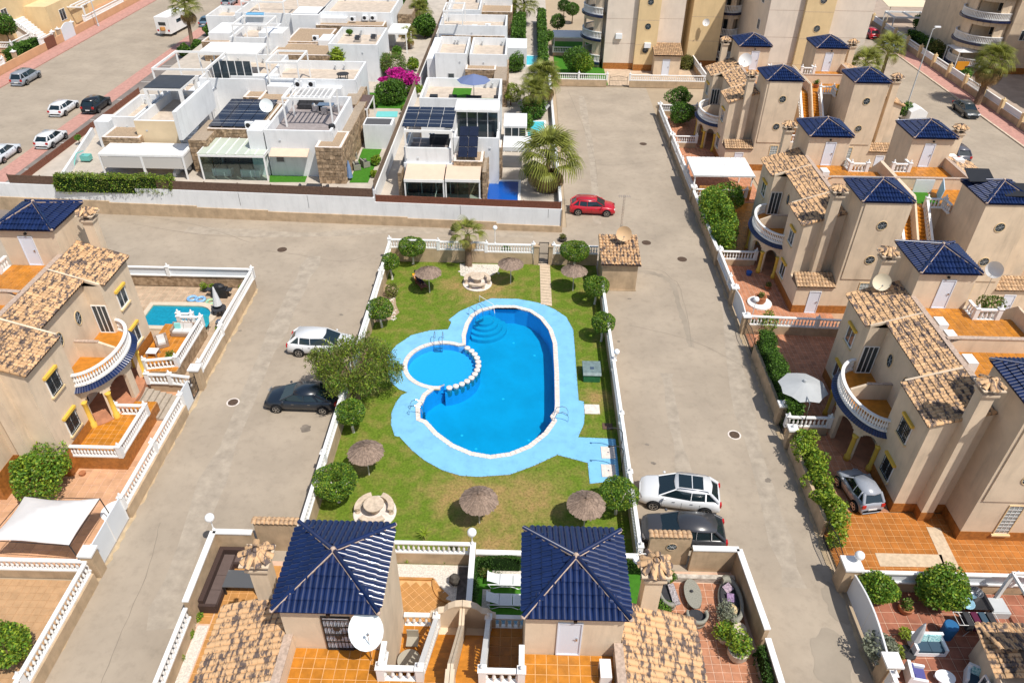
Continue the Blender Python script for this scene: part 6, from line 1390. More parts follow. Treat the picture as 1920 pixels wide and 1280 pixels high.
dish(24.9,86.0,8.3,.75,(-.4,-1,.5),'large white dish on the roof parapet beside the farthest chimney',base=7.0)
b=MB(); b.box(3.15,3.55,13.6,14.3,6.98,7.6); q=tag(b.build('air_conditioner',white),'white air conditioner unit on the near right roof terrace','air conditioner'); g=MB(); g.lathe(3.14,13.95,[(.01,7.3),(.01,7.31)],8); g.box(3.135,3.149,13.75,14.15,7.1,7.5); g.build('fan_grille',black,q)
for k,(x,y) in enumerate(((24.9,35.9),(24.9,34.6),(24.9,32.3),(24.9,57.4))): b=MB(); b.box(x-.28,x+.28,y-.42,y+.42,6.99,7.75); tag(b.build('air_conditioner',white),'white air conditioner on a roof terrace edge, '+['first behind the nearest ridge','second behind the nearest ridge','third, nearest the big chimney','alone behind the middle ridge'][k],'air conditioner')
for k,(x,y) in enumerate(((37.0,61.2),(37.3,60.4))): b=MB(); b.box(x-.4,x+.4,y-.3,y+.3,6.99,7.7); tag(b.build('air_conditioner',white),'white air conditioner on the terrace by the large pale dish, '+['farther one','nearer one'][k],'air conditioner')
# black sheets on the far tower roof
for k,(x0,y0,x1,y1,z) in enumerate(((32.5,50.3,34.2,51.7,10.35),(34.1,48.3,36.0,49.6,10.2))):
    b=MB(); b.prism([(x0,y0,z-.25),(x1,y0-.2,z-.15),(x1+.2,y1,z+.15),(x0+.2,y1+.2,z+.1)],(0,0,.05)); tag(b.build('black_sheet',black),'black solar heating sheet on the far tower roof, '+['left','right']['01'.index(str(k))],'sheet')
x,y=30.9,54.2; b=MB(); b.box(30.4,32.5,53.0,55.4,6.99,7.03); tag(b.build('turf_mat',turf),'green turf mat on the roof terrace beside the white sheets','mat')
b=MB(); b.box(31.3,32.8,55.0,55.1,7.0,8.1); tag(b.build('draped_sheet',fabw),'white cloth draped on the parapet above the turf mat','cloth'); b=MB(); b.prism([(32.6,53.2,7.0),(33.2,54.9,7.0),(33.3,54.9,8.3),(32.7,53.2,8.1)],(.06,0,0)); tag(b.build('draped_sheet',mat('pale_blue_cloth',(.50,.62,.72),.9,.1)),'pale blue sheet hanging by the roof terrace stairs','cloth')
b=MB(); b.box(33.1,33.7,79.0,79.1,6.3,7.9); tag(b.build('yellow_towel',mat('yellow_cloth',(.75,.55,.05),.9,.1)),'yellow towel hanging on a roof terrace balustrade near the top','towel')
planter(31.6,81.0,'reddish potted plant on the roof terrace with the yellow towel',pot,.3,.4,[leaf_m],.3,base=7.0)
bush(1860,571,.75,'flower box foliage behind the white stair balustrade at right',[leaf_m,leaf_o],z=5.2,base=3.3,n=900,leaf=.16,seed=44)
# ---- left block yards
LX=-21.35
LG='street balustrades of the left block'
fseg('white balustrade at the far end of the left street wall beside the small pool',[(LX,49.4),(LX,42.2)],wall=.95,posts=[0],grp=LG,h=.85); fseg('white balustrade of the left street wall below the private pool',[(LX,42.1),(LX,37.9)],wall=.8,posts=[0,1],grp=LG,h=.85)
fseg('long white balustrade in front of the large orange terrace',[(LX,34.6),(LX,30.4),(LX,26.2)],wall=.8,posts=[0,1,2],grp=LG,h=.85); fseg('white balustrade with white sheets along the lower left courtyard',[(LX+.1,22.0),(LX+.1,16.2),(LX,8)],wall=.8,posts=[1],grp=LG,h=.85)
for y,lb in ((22.6,'beside the big white gate at the lower left'),(37.2,'right of the little black gate')): pillar(LX,y,1.7,'beige pillar '+lb,w_=.3)
t=thing('white_gate','big double white sheeted gate in the lower left street wall','gate',(LX,24.5,0),'sheeted white gates'); b=MB(); b.box(LX-.03,LX+.03,23.0,26.1,.05,1.75); b.build('gate_sheet',panelw,t); b=MB(); b.box(LX-.05,LX+.05,24.52,24.58,.05,1.78); b.box(LX-.05,LX+.05,22.98,23.04,.05,1.78); b.box(LX-.05,LX+.05,26.06,26.12,.05,1.78); b.build('gate_frame',white,t)
t=thing('white_gate','narrow white sheeted gate at the foot of the grey steps','gate',(LX,35.3,0),'sheeted white gates'); b=MB(); b.box(LX-.03,LX+.03,34.8,35.9,.05,1.75); b.build('gate_sheet',panelw,t)
iron_gate('little black iron gate in the left street wall',(LX,36.0),(LX,36.9),1.5,8)
t=fseg('white sheeted fence on a rubble wall behind the private pool',[(-33,49.6),(-28.1,49.6),(LX,49.6)],wall=1.0,sheet=panelw,posts=[1,2],wm=stone,grp='white cross fences of the left block')
fseg('white cross balustrade between the canopy courtyard and lower left courtyard',[(-33,22.3),(LX,22.3)],wall=.6,posts=[],grp='white cross fences of the left block')
floor_tiles('courtyard_paving',None,(-33,-21.5,22.4,37.0),.012,.5,mat('peach_tile',(.58,.33,.19),.75,.2,var=.2,vs=1.4,island=.1),tercb,False); floor_tiles('courtyard_paving',None,(-33,-21.5,-5,22.1),.012,.4,mat('brown_peach_tile',(.47,.29,.155),.8,.2,var=.15,vs=2,island=.06),MATS['brown_peach_tile'] if 'brown_peach_tile' in MATS else tercb,False)
floor_tiles('pool_terrace_paving',None,(-33,-21.5,37.0,49.5),.012,.5,mat('sandy_tile',(.48,.36,.25),.8,.2,var=.2,vs=1.4,island=.08),tercb,False)
# raised terraces
def raised(label,x0,x1,y0,y1,z,tm,bm_,side):
    t=thing('raised_terrace',label,'terrace',((x0+x1)/2,(y0+y1)/2,0)); b=MB(); b.box(x0,x1,y0,y1,0,z); b.build('terrace_wall',side,t); floor_tiles('terrace_floor',t,(x0+.02,x1-.02,y0+.02,y1-.02),z+.07,.38,tm,bm_); return t
t=raised('large raised terrace of orange tiles below the left curved balcony',-26.1,-22.95,29.7,34.6,.98,terr,terrb,plinthm); balustrade([(-26.0,29.8),(-23.05,29.8),(-23.05,33.4)],1.0,t,posts=[1,2],step=.19); balustrade([(-24.9,33.4),(-23.3,33.4)],1.0,t,posts=[0])
t=raised('upper raised terrace with rattan furniture beside the private pool',-25.8,-22.9,37.6,43.0,.98,terr,terrb,stone); balustrade([(-24.6,42.9),(-23.0,42.9),(-23.0,38.2),(-25.0,37.8)],1.0,t,posts=[0,1,2,3])
t=raised('orange landing at the porch of the left house',-27.4,-24.6,33.2,37.6,.90,terr,terrb,stucco)
t=thing('garden_steps','grey stone steps fanning down from the left porch to the street gate','steps',(-23,35,0))
for i in range(7): z=.84-.13*i; b=MB(); b.box(-24.6+.36*i,-24.25+.36*i,33.9+.0*i,36.2,0,z); b.build('step',mat('grey_step',(.42,.36,.29),.85,.2,var=.2,vs=4),t)
t=fseg('white balustrade beside the grey fan steps',[(-24.4,36.7),(-22.9,36.7),(-21.5,36.5)],wall=.75,posts=[0,1],grp='white cross fences of the left block')
sofa('cream garden sofa with a turquoise cushion on the upper left terrace',-23.9,41.8,0,1.6,.8,1.05,fm=mat('beige_rattan',(.36,.27,.21),.8,.2,var=.2,vs=20)); sofa('cream garden armchair on the upper left terrace',-24.9,40.4,.5,.8,.75,1.05,nc=1,cat='armchair',name='garden_armchair',fm=MATS['beige_rattan'])
b=MB(); b.prism([(-.2,-.06,0),(.2,-.06,0),(.2,.06,.0),(-.2,.06,0)],(0,0.05,.4)); o=tag(b.build('scatter_cushion',mat('turquoise_cloth',(.25,.62,.60),.9,.1)),'turquoise scatter cushion at the left end of the cream sofa','cushion'); o.location=(-24.3,41.85,1.52)
table('low table with a round white tray on the upper left terrace',-25.1,39.3,1.05,.7,.6,.4,plast,MATS['beige_rattan']); planter(-23.6,38.7,'leafy potted plant at the near corner of the upper left terrace',potw,.2,.3,[leaf_m],.35,base=1.05)
# private pool
ppx=[(-28.4,46.6)]+[(-24.9+1.35*math.cos(a),45.25+1.35*math.sin(a)) for a in [PI/2-PI*i/14 for i in range(15)]]+[(-28.4,43.9)]
t=thing('private_pool','small round ended private pool beside the left house','swimming pool',(-26,45.2,0)); b=MB(); b.poly(ccw(ppx),.0,.06); b.build('basin_floor',mat('aqua_tile',(.03,.34,.46),.5,.4,var=.2,vs=5),t); b=MB(); pw=ccw(ppx); b.add([(*p,.16) for p in pw],[tuple(range(len(pw)))]); b.build('water',water('private_water',(.55,.9,.95)),t)
oo=ring_offset(ppx,.5); pi_=ppx
for i in range(len(ppx)): b=MB(); j=(i+1)%len(ppx); b.poly([pi_[i],pi_[j],oo[j],oo[i]],0,.22+.002*(i%2)); b.build('coping_slab',mat('pale_coping',(.62,.52,.40),.8,.2,var=.1,vs=3),t)
def float_ring(x,y,z,m,label):
    b=MB(); n=16;k=6;V=[(x+(.32+.12*math.cos(2*PI*j/k))*math.cos(2*PI*i/n),y+(.32+.12*math.cos(2*PI*j/k))*math.sin(2*PI*i/n),z+.12+.12*math.sin(2*PI*j/k)) for i in range(n) for j in range(k)]; b.add(V,[(i*k+j,((i+1)%n)*k+j,((i+1)%n)*k+(j+1)%k,i*k+(j+1)%k) for i in range(n) for j in range(k)]); tag(b.build('pool_float',m,None,True),label,'pool float')
float_ring(-24.2,47.3,0,mat('mint_print',(.15,.60,.52),.4,.4,dark=(.5,.4,.1),var=.2,vs=8),'green and orange swim ring lying by the private pool'); float_ring(-25.1,47.6,0,mat('blue_print',(.05,.25,.65),.4,.4,dark=(.4,.6,.7),var=.2,vs=8),'blue swim ring lying beside the green one'); float_ring(-25.8,47.7,0,MATS['blue_print'],'second blue swim ring nearest the potted palms')
t=thing('barbecue','black covered barbecue against the sheeted fence','barbecue',(-23.7,48.2,0)); b=MB(); b.box(-24.3,-23.1,47.9,48.5,.1,.85); b.build('cabinet',black,t); b=MB(); b.lathe(-23.7,48.2,[(.5,.85),(.48,1.05),(.3,1.2)],10,0,1.0,.6); b.build('lid',black,t); b=MB(); b.box(-24.7,-24.3,47.95,48.4,.7,.74); b.box(-23.1,-22.7,47.95,48.4,.7,.74); b.build('side_shelf',cushd,t)
t=thing('folded_parasol','folded white parasol over a dark table by the private pool','parasol',(-22.8,45.6,0)); b=MB(); b.lathe(-22.9,45.7,[(.02,2.6),(.06,2.5),(.22,1.6),(.34,1.0),(.2,.98)],10); b.build('folded_canopy',fabw,t); b=MB(); b.tube([(-22.9,45.7,0),(-22.9,45.7,2.6)],.025,5); b.build('pole',steel,t); table('dark round table under the folded white parasol',-22.9,45.7,0,1.1,1.1,.7,cushd,black,oval=True)
t=thing('camp_chair','turquoise folding chair beside the private pool','chair',(-23.4,43.8,0)); b=MB(); b.box(-.3,.3,-.25,.25,.4,.45); b.prism([(-.3,.25,.42),(.3,.25,.42),(.3,.5,.95),(-.3,.5,.95)],(0,.04,0)); local(t,'fabric',b,teal)
for s in(-1,1): b=MB(); b.tube([(s*.3,-.3,0),(s*.3,.3,.45)],.02,4); b.tube([(s*.3,.35,0),(s*.3,-.25,.45)],.02,4); local(t,'leg',b,black)
b=MB(); b.sphere((-22.3,44.0,.5),.3,12,8); b.lathe(-22.3,44.0,[(.25,0),(.05,.3)],8); tag(b.build('kettle_grill',steel),'round steel kettle grill beside the turquoise chair','grill')
for k,(x,y,pm) in enumerate(((-25.2,48.9,black),(-24.6,48.9,yel),(-22.1,48.8,pot),(-22.0,43.2,yel),(-24.2,43.4,potw))): planter(x,y,'potted plant '+['in a black pot on the rubble wall','in a yellow pot beside the barbecue','in a pink pot at the far corner by the fence','in a yellow pot at the street balustrade','in the gateway of the upper terrace'][k],pm,.22,.35,[leaf_m,leaf_l],.3)
t=fseg('little white balustrade gateway at the near end of the private pool',[(-25.2,44.0),(-24.2,44.0),(-24.0,43.2)],wall=.5,posts=[0,1,2],grp='white cross fences of the left block')
# white canopy
t=thing('shade_canopy','large white square canopy sagging over the lower left courtyard','canopy',(-24,24,0)); CN=[(-25.9,25.5),(-21.9,25.5),(-22.0,22.5),(-26.2,22.7)]; b=MB(); n=10; V=[];F=[]
for i in range(n+1):
    for j in range(n+1):
        u,v=i/n,j/n; x=(CN[0][0]*(1-u)+CN[1][0]*u)*(1-v)+(CN[3][0]*(1-u)+CN[2][0]*u)*v; y=(CN[0][1]*(1-u)+CN[1][1]*u)*(1-v)+(CN[3][1]*(1-u)+CN[2][1]*u)*v
        e=4*min(u,1-u,v,1-v); ins_=.10*math.sin(PI*u)*(1 if v in(0,1) else 0)+.0; x+=(.14*math.sin(PI*v))*(1-2*u if u in(0,1) else 0); y-=(.14*math.sin(PI*u))*(1-2*v if v in(0,1) else 0)
        z=2.35+.75*(1-max(abs(2*u-1),abs(2*v-1)))+.03*math.sin(9*u+5*v)-.08*(math.sin(PI*u)*(v in(0,1))+math.sin(PI*v)*(u in(0,1))); V.append((x,y,z))
for i in range(n):
    for j in range(n): F.append((i*(n+1)+j,(i+1)*(n+1)+j,(i+1)*(n+1)+j+1,i*(n+1)+j+1))
b.add(V,F); b.build('fabric',fabw,t,True)
for x,y in CN: b=MB(); dx=.35 if x>-24 else -.35; b.tube([(x,y,2.36),(x+dx,y-.1,.0)],.03,5); b.build('post',black,t)
b=MB()
for i in range(4): a=CN[i];c=CN[(i+1)%4]; b.tube([(*a,2.33),(*c,2.33)],.02,4)
b.build('frame',black,t)
b=MB(); x,y=-22.3,26.6; b.lathe(x,y,[(.75,.02),(.75,.09),(.7,.1)],20); tag(b.build('round_slab',white),'round white kerb behind the canopy corner','slab'); planter(-21.95,24.6,'small brown pot plant beside the canopy post',pot,.22,.3,[leaf_o],.2); b=MB(); b.lathe(*G(155,888,.1),[(.14,0),(.2,.22),(.17,.22)],12); tag(b.build('terracotta_pot',pot),'empty terracotta pot below the orange terrace wall','pot')
# person on the lounger
px_,py_=G(787,528,.3); t=thing('sun_lounger','wooden lounger with an orange towel under the far left parasol','sun lounger',(px_,py_,0)); b=MB(); b.box(-.3,.3,-.95,.3,.26,.31); b.prism([(-.3,.3,.28),(.3,.3,.28),(.3,.85,.62),(-.3,.85,.62)],(0,.0,.04)); local(t,'bed',b,woodr)
b=MB(); b.prism([(-.27,.32,.345),(.27,.32,.345),(.27,.84,.665),(-.27,.84,.665)],(0,0,.02)); local(t,'towel',b,mat('orange_towel',(.80,.35,.02),.9,.1))
for sx in(-.26,.26):
    for sy in(-.85,.25): b=MB(); b.box(sx-.03,sx+.03,sy-.03,sy+.03,0,.26); local(t,'leg',b,woodr)
t.rotation_euler=(0,0,.55)
me=bpy.data.meshes.new('body'); J={'pel':(0,.25,.42),'che':(0,.52,.60),'nec':(0,.68,.74),'hea':(0,.76,.84),'hl':(-.1,.2,.42),'hr':(.1,.2,.42),'kl':(-.13,-.2,.58),'kr':(.13,-.22,.46),'al':(-.13,-.6,.38),'ar':(.13,-.66,.37),'tl':(-.15,-.72,.46),'tr':(.16,-.78,.45),'sl':(-.19,.58,.66),'sr':(.19,.58,.66),'el':(-.30,.38,.52),'er':(.30,.38,.52),'wl':(-.2,.15,.50),'wr':(.24,.12,.42),'fl':(-.14,.08,.50),'fr':(.22,.03,.42)}
K=list(J); E_=[('pel','che'),('che','nec'),('nec','hea'),('pel','hl'),('hl','kl'),('kl','al'),('al','tl'),('pel','hr'),('hr','kr'),('kr','ar'),('ar','tr'),('che','sl'),('sl','el'),('el','wl'),('wl','fl'),('che','sr'),('sr','er'),('er','wr'),('wr','fr')]
RD={'pel':.15,'che':.155,'nec':.06,'hea':.105,'hl':.1,'hr':.1,'kl':.07,'kr':.07,'al':.045,'ar':.045,'tl':.04,'tr':.04,'sl':.07,'sr':.07,'el':.045,'er':.045,'wl':.033,'wr':.033,'fl':.035,'fr':.035}
me.from_pydata([J[k] for k in K],[(K.index(a),K.index(b_)) for a,b_ in E_],[]); person=bpy.data.objects.new('person',me); COL.objects.link(person); tag(person,'person in dark clothes lying on the lounger under the far left parasol','person')
sm=person.modifiers.new('skin','SKIN'); me.materials.append(skin)
for i,k in enumerate(K): me.skin_vertices[0].data[i].radius=(RD[k],RD[k]*.85)
me.skin_vertices[0].data[0].use_root=True; ss=person.modifiers.new('sub','SUBSURF'); ss.levels=1; ss.render_levels=1
person.location=(px_,py_,0); person.rotation_euler=(0,0,.55)
dk=mat('dark_clothes',(.03,.022,.03),.9,.1)
b=MB(); b.tube([(0,.15,.44),(0,.35,.5),(0,.6,.66)],[.165,.165,.15],10); o=b.build('top',dk,None,True); o.parent=person
for s in(-1,1): b=MB(); b.tube([(s*.1,.24,.43),(s*.13,-.2,.58 if s<0 else .46),(s*.13,-.55,.40)],[.115,.085,.06],8); o=b.build('trousers',dk,None,True); o.parent=person
b=MB(); b.sphere((0,.80,.86),.115,10,8); b.sphere((0,.85,.84),.1,8,6); o=b.build('hair',black,None,True); o.parent=person
# planter in the top street
x,y=G(857,440); planter(x-.2,y,'round stone pot with a spiky plant in the street behind the lawn fence',potw,.35,.45,[leaf_o],.4,leaf=.25)
x,y=G(1055,452); planter(x,y,'dark boulder and dry plant at the corner near the hut',MATS['dark_rock'],.35,.3,[leaf_o],.3) 
# ================================================================ WHITE VILLAS (raised ground behind the boundary wall)
VZ_=1.8
yW=lambda x:60.1+(3.6-x)*.040
vfloor=mat('villa_paving',(.50,.44,.37),.85,.2,var=.15,vs=.8)
sheetb=MB(); sheetb.poly([(-48,yW(-48)+.2),(3.4,yW(3.4)+.2),(3.4,160),(-48,160)],0,VZ_); struct('villa_terrain',sheetb,vfloor)
# boundary wall: beige foot stepping down, white wall above
t=thing('boundary_wall','long white boundary wall on a stepped beige foot across the top street','wall',(-22,61,0)); b=MB(); b.prism([(-60,yW(-60),.3),(-13.4,yW(-13.4),.3),(-13.4,yW(-13.4)+.25,.3),(-60,yW(-60)+.25,.3)],(0,0,2.4)); b.build('white_wall',whitew,t); b=MB(); b.prism([(-13.4,yW(-13.4),.3),(3.6,yW(3.6),.3),(3.6,yW(3.6)+.25,.3),(-13.4,yW(-13.4)+.25,.3)],(0,0,1.98)); b.build('white_wall',whitew,t)
SX_=[-60,-38.5,-30.2,-23.5,-10.5,-2.3,3.65]; HZ=[1.35,1.2,1.05,.92,.8,.62]
for i in range(6): b=MB(); a,c=SX_[i],SX_[i+1]; b.prism([(a,yW(a)-.12,0),(c,yW(c)-.12,0),(c,yW(c)+.001,0),(a,yW(a)+.001,0)],(0,0,HZ[i])); b.build('beige_foot',beigew,t)
b=MB(); b.box(3.6,3.72,yW(3.6)-.1,yW(3.6)+.4,0,2.28); b.build('end_face',beigew,t)
for x in(-38,-26,-19.6,-5.6,2.4): q=MB(); q.box(x-.012,x+.012,yW(x)-.012,yW(x)+.0,1.4,2.69 if x<-14 else 2.27); q.build('joint',black,t)
def slat_fence(label,p0,p1,z0,z1,m=wood,n=5,post=3.,slat=.16):
    t=thing('slat_fence',label,'fence',(*p0,z0),'dark slat fences of the white villas'); L=math.dist(p0,p1)
    for i in range(n):
        zc=z0+(z1-z0)*(i+.5)/n; b=MB(); b.bar((*p0,zc+slat/2),(*p1,zc+slat/2),.03,slat); b.build('slat',m,t)
    k=max(1,int(L/post))
    for i in range(k+1): q=i/k; b=MB(); x,y=p0[0]+(p1[0]-p0[0])*q,p0[1]+(p1[1]-p0[1])*q; b.box(x-.04,x+.04,y+.02,y+.09,z0-.1,z1+.04); b.build('post',m,t)
slat_fence('dark brown slat fence on the white wall below the villa patios, left length',(-47.5,yW(-47.5)+.1),(-13.6,yW(-13.6)+.1),2.72,3.55); slat_fence('red brown slat fence on the white wall in front of the deep blue pool',(-13.3,yW(-13.3)+.1),(3.5,yW(3.5)+.1),2.30,2.95,woodr)
t=wall('white wall between the two villa rows running back from the boundary wall',[(-13.45,61.2),(-13.3,140)],VZ_,3.3,.25,whitew,None,name='villa_wall'); slat_fence('brown woven fence on the wall between the two villa rows',(-13.45,61.3),(-13.3,135),3.3,4.1,mat('woven_fence',(.26,.19,.14),.9,.1,var=.3,vs=8),3,5,.3)
wall('white street side wall of the right villa row with the palms',[(3.5,61),(3.2,101)],0,2.7,.25,whitew,None,name='villa_wall')
def PX(l,r,f,bk,z):
    x0,y0=G(l,f,z); x1,_=G(r,f,z); _,y1=G(l,bk,z); return x0,x1,y0,y1
class Villa:
    def __init__(s,label,at_): s.t=thing('white_villa',label,'villa',(*at_,VZ_),'white flat roofed villas'); s.w=MB()
    def blk(s,l,r,f,bk,zt,zb=VZ_,m=None,name='block'):
        x0,x1,y0,y1=PX(l,r,f,bk,zt)
        if m is None: s.w.box(x0,x1,y0,y1,zb,zt)
        else: b=MB(); b.box(x0,x1,y0,y1,zb,zt); b.build(name,m,s.t)
        return x0,x1,y0,y1
    def deck(s,l,r,f,bk,zt,zb=VZ_,depth=.95,fm=None,open_='' ):
        """walled roof terrace"""
        x0,x1,y0,y1=PX(l,r,f,bk,zt); T=.22; s.w.box(x0,x1,y0,y1,zb,zt-depth)
        if 's' not in open_: s.w.box(x0,x1,y0,y0+T,zt-depth,zt)
        if 'n' not in open_: s.w.box(x0,x1,y1-T,y1,zt-depth,zt)
        if 'w' not in open_: s.w.box(x0,x0+T,y0+T,y1-T,zt-depth,zt)
        if 'e' not in open_: s.w.box(x1-T,x1,y0+T,y1-T,zt-depth,zt)
        b=MB(); b.box(x0+T,x1-T,y0+T,y1-T,zt-depth,zt-depth+.02); b.build('terrace_floor',fm or mat('pale_deck',(.56,.47,.38),.8,.2,var=.18,vs=1.5),s.t); s.clutter(x0,x1,y0,y1,zt-depth+.02); return x0,x1,y0,y1,zt-depth+.02
    def clutter(s,x0,x1,y0,y1,z):
        g=random.Random(int(x0*13+y0*7)); q=MB(); q.box(x0+.3,x1-.3,y0+.222,y0+.26,z,z+.07); q.build('skirting',cope,s.t)
        for i in range(2): x,y=g.uniform(x0+.5,x1-.5),y1-.45; q=MB(); q.lathe(x,y,[(.07,z),(.07,z+.5),(.12,z+.5),(.12,z+.6)],8); q.build('vent_pipe',greyp,s.t)
        x=g.uniform(x0+.6,x1-.8); q=MB(); q.box(x,x+.18,y0-.07,y0-.001,z-.12,z+.02); q.build('rain_scupper',greyp,s.t)
        x=g.uniform(x0+.5,x1-1.2); q=MB(); q.box(x,x+.7,y0-.03,y0-.002,z-2.2,z-1.5); o=q.build('window',glass,s.t); q=MB(); q.box(x-.06,x+.76,y0-.05,y0-.001,z-2.27,z-2.2); q.box(x-.06,x,y0-.05,y0-.001,z-2.2,z-1.44); q.box(x+.7,x+.76,y0-.05,y0-.001,z-2.2,z-1.44); q.build('frame',greyp,o)
        q=MB(); q.tube([(x1+.03,y0+.4,z+.6),(x1+.03,y0+.4,VZ_)],.035,5); q.build('downpipe',greyp,s.t)
    def stone(s,l,r,f,bk,zt,zb=VZ_,gravel_top=True):
        x0,x1,y0,y1=PX(l,r,f,bk,zt); b=MB(); b.box(x0,x1,y0,y1,zb,zt-.12); b.build('joint_backing',stonej,s.t)
        # rubble facing: individual irregular stones on the two visible faces
        g=random.Random(int(l*7+f)); q=MB()
        def face(axis,a0,a1,fix,sg):
            z=max(zb,zt-4.5)
            while z<zt-.02:
                hh=min(g.uniform(.22,.42),zt-z); a=a0
                while a<a1-.02:
                    ww=min(g.uniform(.25,.65),a1-a); d=g.uniform(.03,.09); e=.02
                    if axis=='x': q.box(a+e,a+ww-e,fix,fix+sg*d,z+e,z+hh-e)
                    else: q.box(fix,fix+sg*d,a+e,a+ww-e,z+e,z+hh-e)
                    a+=ww
                z+=hh
        face('x',x0,x1,y0,-1); face('y',y0,y1,x1 if x1<0 else x0,1 if x1<0 else -1); q.build('rubble_stones',stone,s.t,kind='stuff')
        if gravel_top: k=MB(); k.box(x0+.25,x1-.25,y0+.25,y1-.25,zt-.121,zt-.05); k.build('gravel_roof',gravelt,s.t); r=MB(); r.box(x0,x1,y0,y0+.24,zt-.12,zt); r.box(x0,x1,y1-.24,y1,zt-.12,zt); r.box(x0,x0+.24,y0+.24,y1-.24,zt-.12,zt); r.box(x1-.24,x1,y0+.24,y1-.24,zt-.12,zt); r.build('roof_rim',cope,s.t)
        return x0,x1,y0,y1
    def perg(s,l,r,f,bk,z,z0,cover=None,slats=0,name='pergola',t_=.14):
        x0,x1,y0,y1=PX(l,r,f,bk,z); b=MB()
        for y in(y0,y1-t_): b.box(x0,x1,y,y+t_,z-.2,z)
        for x in(x0,x1-t_): b.box(x,x+t_,y0+t_,y1-t_,z-.2,z-.001)
        o=b.build(name,white,s.t)
        for x in(x0,x1-t_):
            for y in(y0,y1-t_): q=MB(); q.box(x,x+t_,y,y+t_,z0,z-.2); q.build('post',white,o)
        for i in range(slats): xx=x0+(x1-x0)*(i+.5)/slats; q=MB(); q.box(xx-.05,xx+.05,y0+t_,y1-t_,z-.16,z-.04); q.build('slat',white,o)
        if cover: q=MB(); q.box(x0+.05,x1-.05,y0+.05,y1-.05,z+.001,z+.08); q.build('pergola_roof',cover,o)
        return x0,x1,y0,y1
    def solar(s,l,r,f,bk,z,nx,ny,slope=0.):
        x0,x1,y0,y1=PX(l,r,f,bk,z); w_,d=(x1-x0)/nx,(y1-y0)/ny
        for i in range(nx):
            for j in range(ny):
                a,c=x0+w_*i+.03,x0+w_*(i+1)-.03; e,f_=y0+d*j+.03,y0+d*(j+1)-.03; za,zc=z+slope*j*d,z+slope*(j+1)*d
                b=MB(); b.prism([(a,e,za),(c,e,za),(c,f_,zc),(a,f_,zc)],(0,0,.05)); o=b.build('solar_panel',solar,s.t); q=MB()
                for k in (1,2): q.prism([(a,e+(f_-e)*k/3-.015,za+(zc-za)*k/3+.052),(c,e+(f_-e)*k/3-.015,za+(zc-za)*k/3+.052),(c,e+(f_-e)*k/3+.015,za+(zc-za)*k/3+.054),(a,e+(f_-e)*k/3+.015,za+(zc-za)*k/3+.054)],(0,0,.004))
                q.build('cell_lines',greyp,o)
    def ac(s,px,py,z): x,y=G(px,py,z+.3); b=MB(); b.box(x-.4,x+.4,y-.18,y+.18,z,z+.65); o=b.build('air_conditioner',plast,s.t); q=MB(); q.lathe(x-.1,y-.19,[(.001,z+.3),(.001,z+.31)],4); n=14; q=MB(); q.add([(x-.1+.25*math.cos(2*PI*i/n),y-.185,z+.33+.25*math.sin(2*PI*i/n)) for i in range(n)],[tuple(range(n))]); q.build('fan_grille',black,o)
    def glazing(s,l,r,f,z1,z0=VZ_,n=4,off=.0):
        """glass front under y of (l,f) at height z1"""
        x0,y0=G(l,f,z1); x1,_=G(r,f,z1); y0+=off; b=MB(); b.box(x0,x1,y0-.02,y0-.005,z0+.05,z1-.1); o=b.build('glass_front',glass,s.t); q=MB()
        for i in range(n+1): xx=x0+(x1-x0)*i/n; q.box(xx-.04,xx+.04,y0-.06,y0-.021,z0,z1)
        q.build('glazing_frame',white,o)
    def done(s): s.w.build('walls',whitew,s.t); return s.t
gl,_a,_b,_c=glassy('thin_green_glass',(.72,.86,.84),.05)
# --- front left villa
v=Villa('white villa at the front left with a dark roofed rooftop pergola',(-37,70))
v.perg(183,345,289,267,4.25,VZ_,cover=white); x0,x1,y0,y1=PX(183,345,289,267,4.25)
b=MB(); b.box(x0+.2,(x0+x1)/2-.1,y0+.02,y0+.06,2.9,4.0); b.box((x0+x1)/2+.1,x1-.2,y0+.02,y0+.06,2.9,4.0); b.box(x1-.08,x1-.04,y0+.2,y1-.1,2.8,4.0); b.build('roller_blind',mat('blind',(.55,.52,.48),.8,.2),v.t); b=MB(); b.box((x0+x1)/2-.1,(x0+x1)/2+.1,y0,y0+.2,VZ_,4.05); b.build('post',white,v.t)
x0,x1,y0,y1,zf=v.deck(250,330,226,168,6.35); b=MB(); b.box(x0+.01,x1-.01,y0-.03,y0-.005,VZ_,6.33); b.build('cream_facade',mat('cream_facade',(.66,.52,.34),.85,.2,var=.06,vs=1),v.t)
v.perg(268,340,166,141,8.1,zf,cover=mat('charcoal_roof',(.045,.05,.06),.5,.4,var=.2,vs=2),t_=.3); v.deck(208,255,219,176,5.9); v.stone(190,262,257,224,4.9); v.blk(175,204,228,214,4.6); v.stone(352,386,262,222,5.1,gravel_top=False)
x,y=G(350,215,6.0); b=MB(); b.prism([(x-.25,y-5.5,2.2),(x-.25,y+3.0,7.0),(x-.25,y+3.0,VZ_),(x-.25,y-5.5,VZ_)],(.25,0,0)); b.build('stair_wall',whitew,v.t)
for i in range(16): yy=y-4.4+.42*i; zz=2.3+.27*i; b=MB(); b.box(x,x+1.0,yy,yy+.42,zz-.27,zz); b.build('outdoor_step',whitew,v.t)
v.blk(322,330,210,150,8.3,5.6); v.done()
